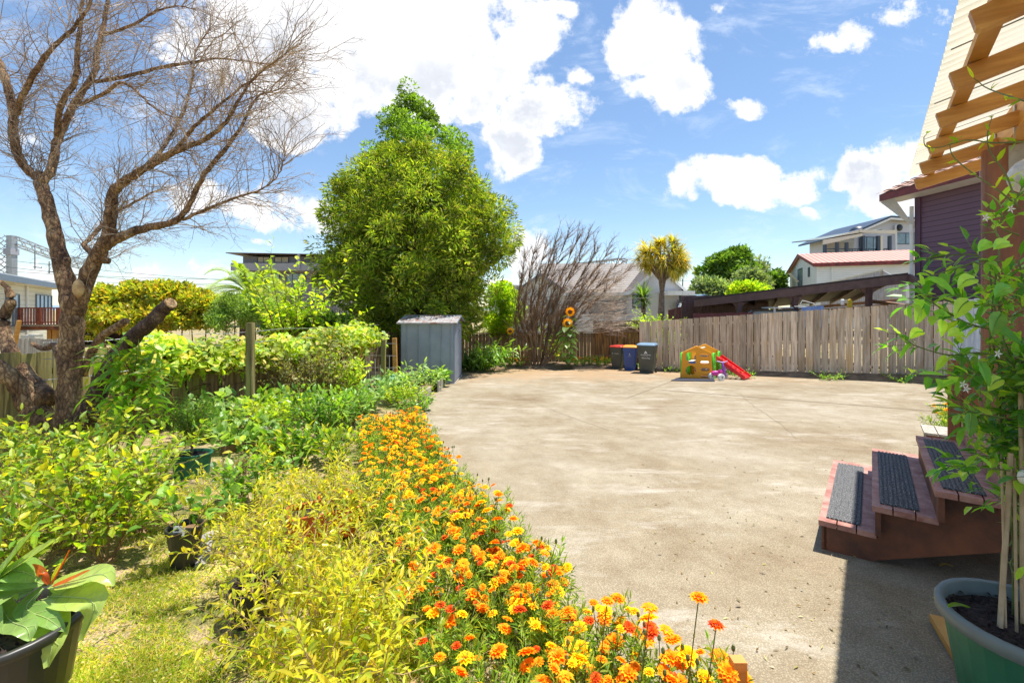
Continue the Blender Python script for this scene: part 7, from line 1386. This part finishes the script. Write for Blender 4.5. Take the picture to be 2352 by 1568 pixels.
runs = [[(2300, 600, 2.5), (2250, 600, 2.5), (2200, 615, 2.5), (2150, 630, 2.48), (2095, 650, 2.45)], [(2300, 700, 2.4), (2240, 700, 2.4), (2170, 690, 2.38), (2110, 672, 2.35)], [(2300, 640, 2.5), (2250, 590, 2.55), (2200, 585, 2.6), (2130, 592, 2.6)], [(2300, 760, 2.35), (2230, 745, 2.3), (2180, 720, 2.3), (2130, 690, 2.25), (2085, 685, 2.25)], [(2310, 820, 2.4), (2250, 810, 2.4), (2180, 815, 2.4), (2120, 800, 2.4), (2085, 785, 2.4)], [(2310, 880, 2.35), (2240, 860, 2.3), (2170, 870, 2.3), (2110, 860, 2.3)], [(2310, 960, 2.35), (2250, 950, 2.3), (2210, 935, 2.3)], [(2320, 1080, 2.3), (2270, 1075, 2.3), (2215, 1070, 2.3)], [(2340, 540, 2.4), (2300, 520, 2.4), (2320, 470, 2.4), (2352, 440, 2.4)]]
for r_ in runs:
    s_ = spline([VP(*q) for q in r_], 5); vs.tube(s_, np.linspace(.004, .0018, len(s_)), 4); lp.append((s_, nz(np.gradient(s_, axis=0)))); tg = nz(np.gradient(s_, axis=0))
    for q in range(6): i = random.randint(2, len(s_)-1); grow(vs, s_[i], tg[i]+rdir(1)[0]*.8, random.uniform(.05, .10), .0015, 0, [(4, .12, 1, .6, .7, (0, 0, -.1)), (3, .15, 0, 0, 0, (0, 0, 0))], lp)
lb_ = MB(); leaf_along(lb_, lp, .034, .066, .026, 'o', spread=.8, up=.15, droop=.35, t0=.1); lb_.build('foliage', LM['vine'], tub)
big = MB()
for px_, py_, L_ in ((2125, 700, .13), (2135, 640, .12), (2240, 640, .14), (2225, 690, .15), (2268, 745, .15), (2165, 735, .09), (2120, 762, .1), (2300, 720, .15), (2250, 830, .12), (2215, 770, .12), (2300, 870, .12), (2322, 660, .14), (2280, 560, .12), (2230, 950, .12), (2320, 560, .13)):
    c = VP(px_, py_, 2.25); L_ *= .78; a = random.uniform(-.5, 2.6); d = np.array([math.cos(a)*-.7, -.2, -.6*abs(math.sin(a))]); bigleaf(big, [c, c+nz(d)*L_*.5+[0, 0, .012], c+nz(d)*L_], L_*.24, (0, -.8, .6), cup=.2)
big.build('large_leaves', LM['vine'], tub, smooth=True)
for px_, py_ in ((2210, 882), (2218, 892), (2262, 500), (2320, 480), (2290, 812)): wf = MB(); c = VP(px_, py_, 2.28); a = np.arange(5)*1.257; D = np.stack([np.cos(a), -.3+0*a, np.sin(a)], 1); wf.leaves(np.repeat(c[None], 5, 0), D, np.array([[0, -1., 0]]*5), .02, .007, 'd', .1); wf.build('flower', M['white'], tub)
# long tendrils reaching up to the rafters
for r_ in ([(2352, 232, 2.3), (2320, 222, 2.4), (2290, 212, 2.5), (2262, 200, 2.6), (2245, 186, 2.6), (2236, 180, 2.6)], [(2352, 326, 2.3), (2280, 328, 2.4), (2220, 322, 2.5), (2160, 338, 2.6), (2128, 338, 2.6), (2122, 318, 2.6), (2128, 308, 2.6)], [(2340, 475, 2.35), (2290, 435, 2.4), (2230, 395, 2.45), (2190, 360, 2.5), (2182, 335, 2.5), (2188, 330, 2.5)], [(2335, 470, 2.3), (2310, 400, 2.35), (2275, 350, 2.4), (2268, 310, 2.45), (2278, 270, 2.5)]):
    s_ = spline([VP(*q) for q in r_], 5); vs.tube(s_, np.linspace(.0035, .0015, len(s_)), 5); tl = MB(); leaf_along(tl, [(s_, nz(np.gradient(s_, axis=0)))], .07, .05, .015, 'o', up=.1, droop=.3, t0=.05, whorl=2); tl.build('tendril_leaves', LM['lime'], tub)
vs.build('stems', M['stem'], tub)
tr_ = thing('mesh_trellis', 'black plastic mesh trellis behind the climbing plant', 'trellis', (3.1, 2.75, 0)); b = MB(); o0 = np.array([2.30, 2.12, .45]); dx = nz(np.array([.6, -.75, 0]))
for k in range(15): b.tube([o0+dx*k*.06, o0+dx*k*.06+[0, 0, .85]], .003, 4)
for k in range(15): b.tube([o0+[0, 0, k*.058], o0+dx*.84+[0, 0, k*.058]], .003, 4)
b.build('mesh', M['blackplastic'], tr_)
c = VP(2350, 1095, 2.35); MB().ball(c, .022, 10, 6, (.8, .8, 1.3)).build('bottle', M['white'], label='small white plastic bottle hanging among the canes at the right edge', cat='bottle')
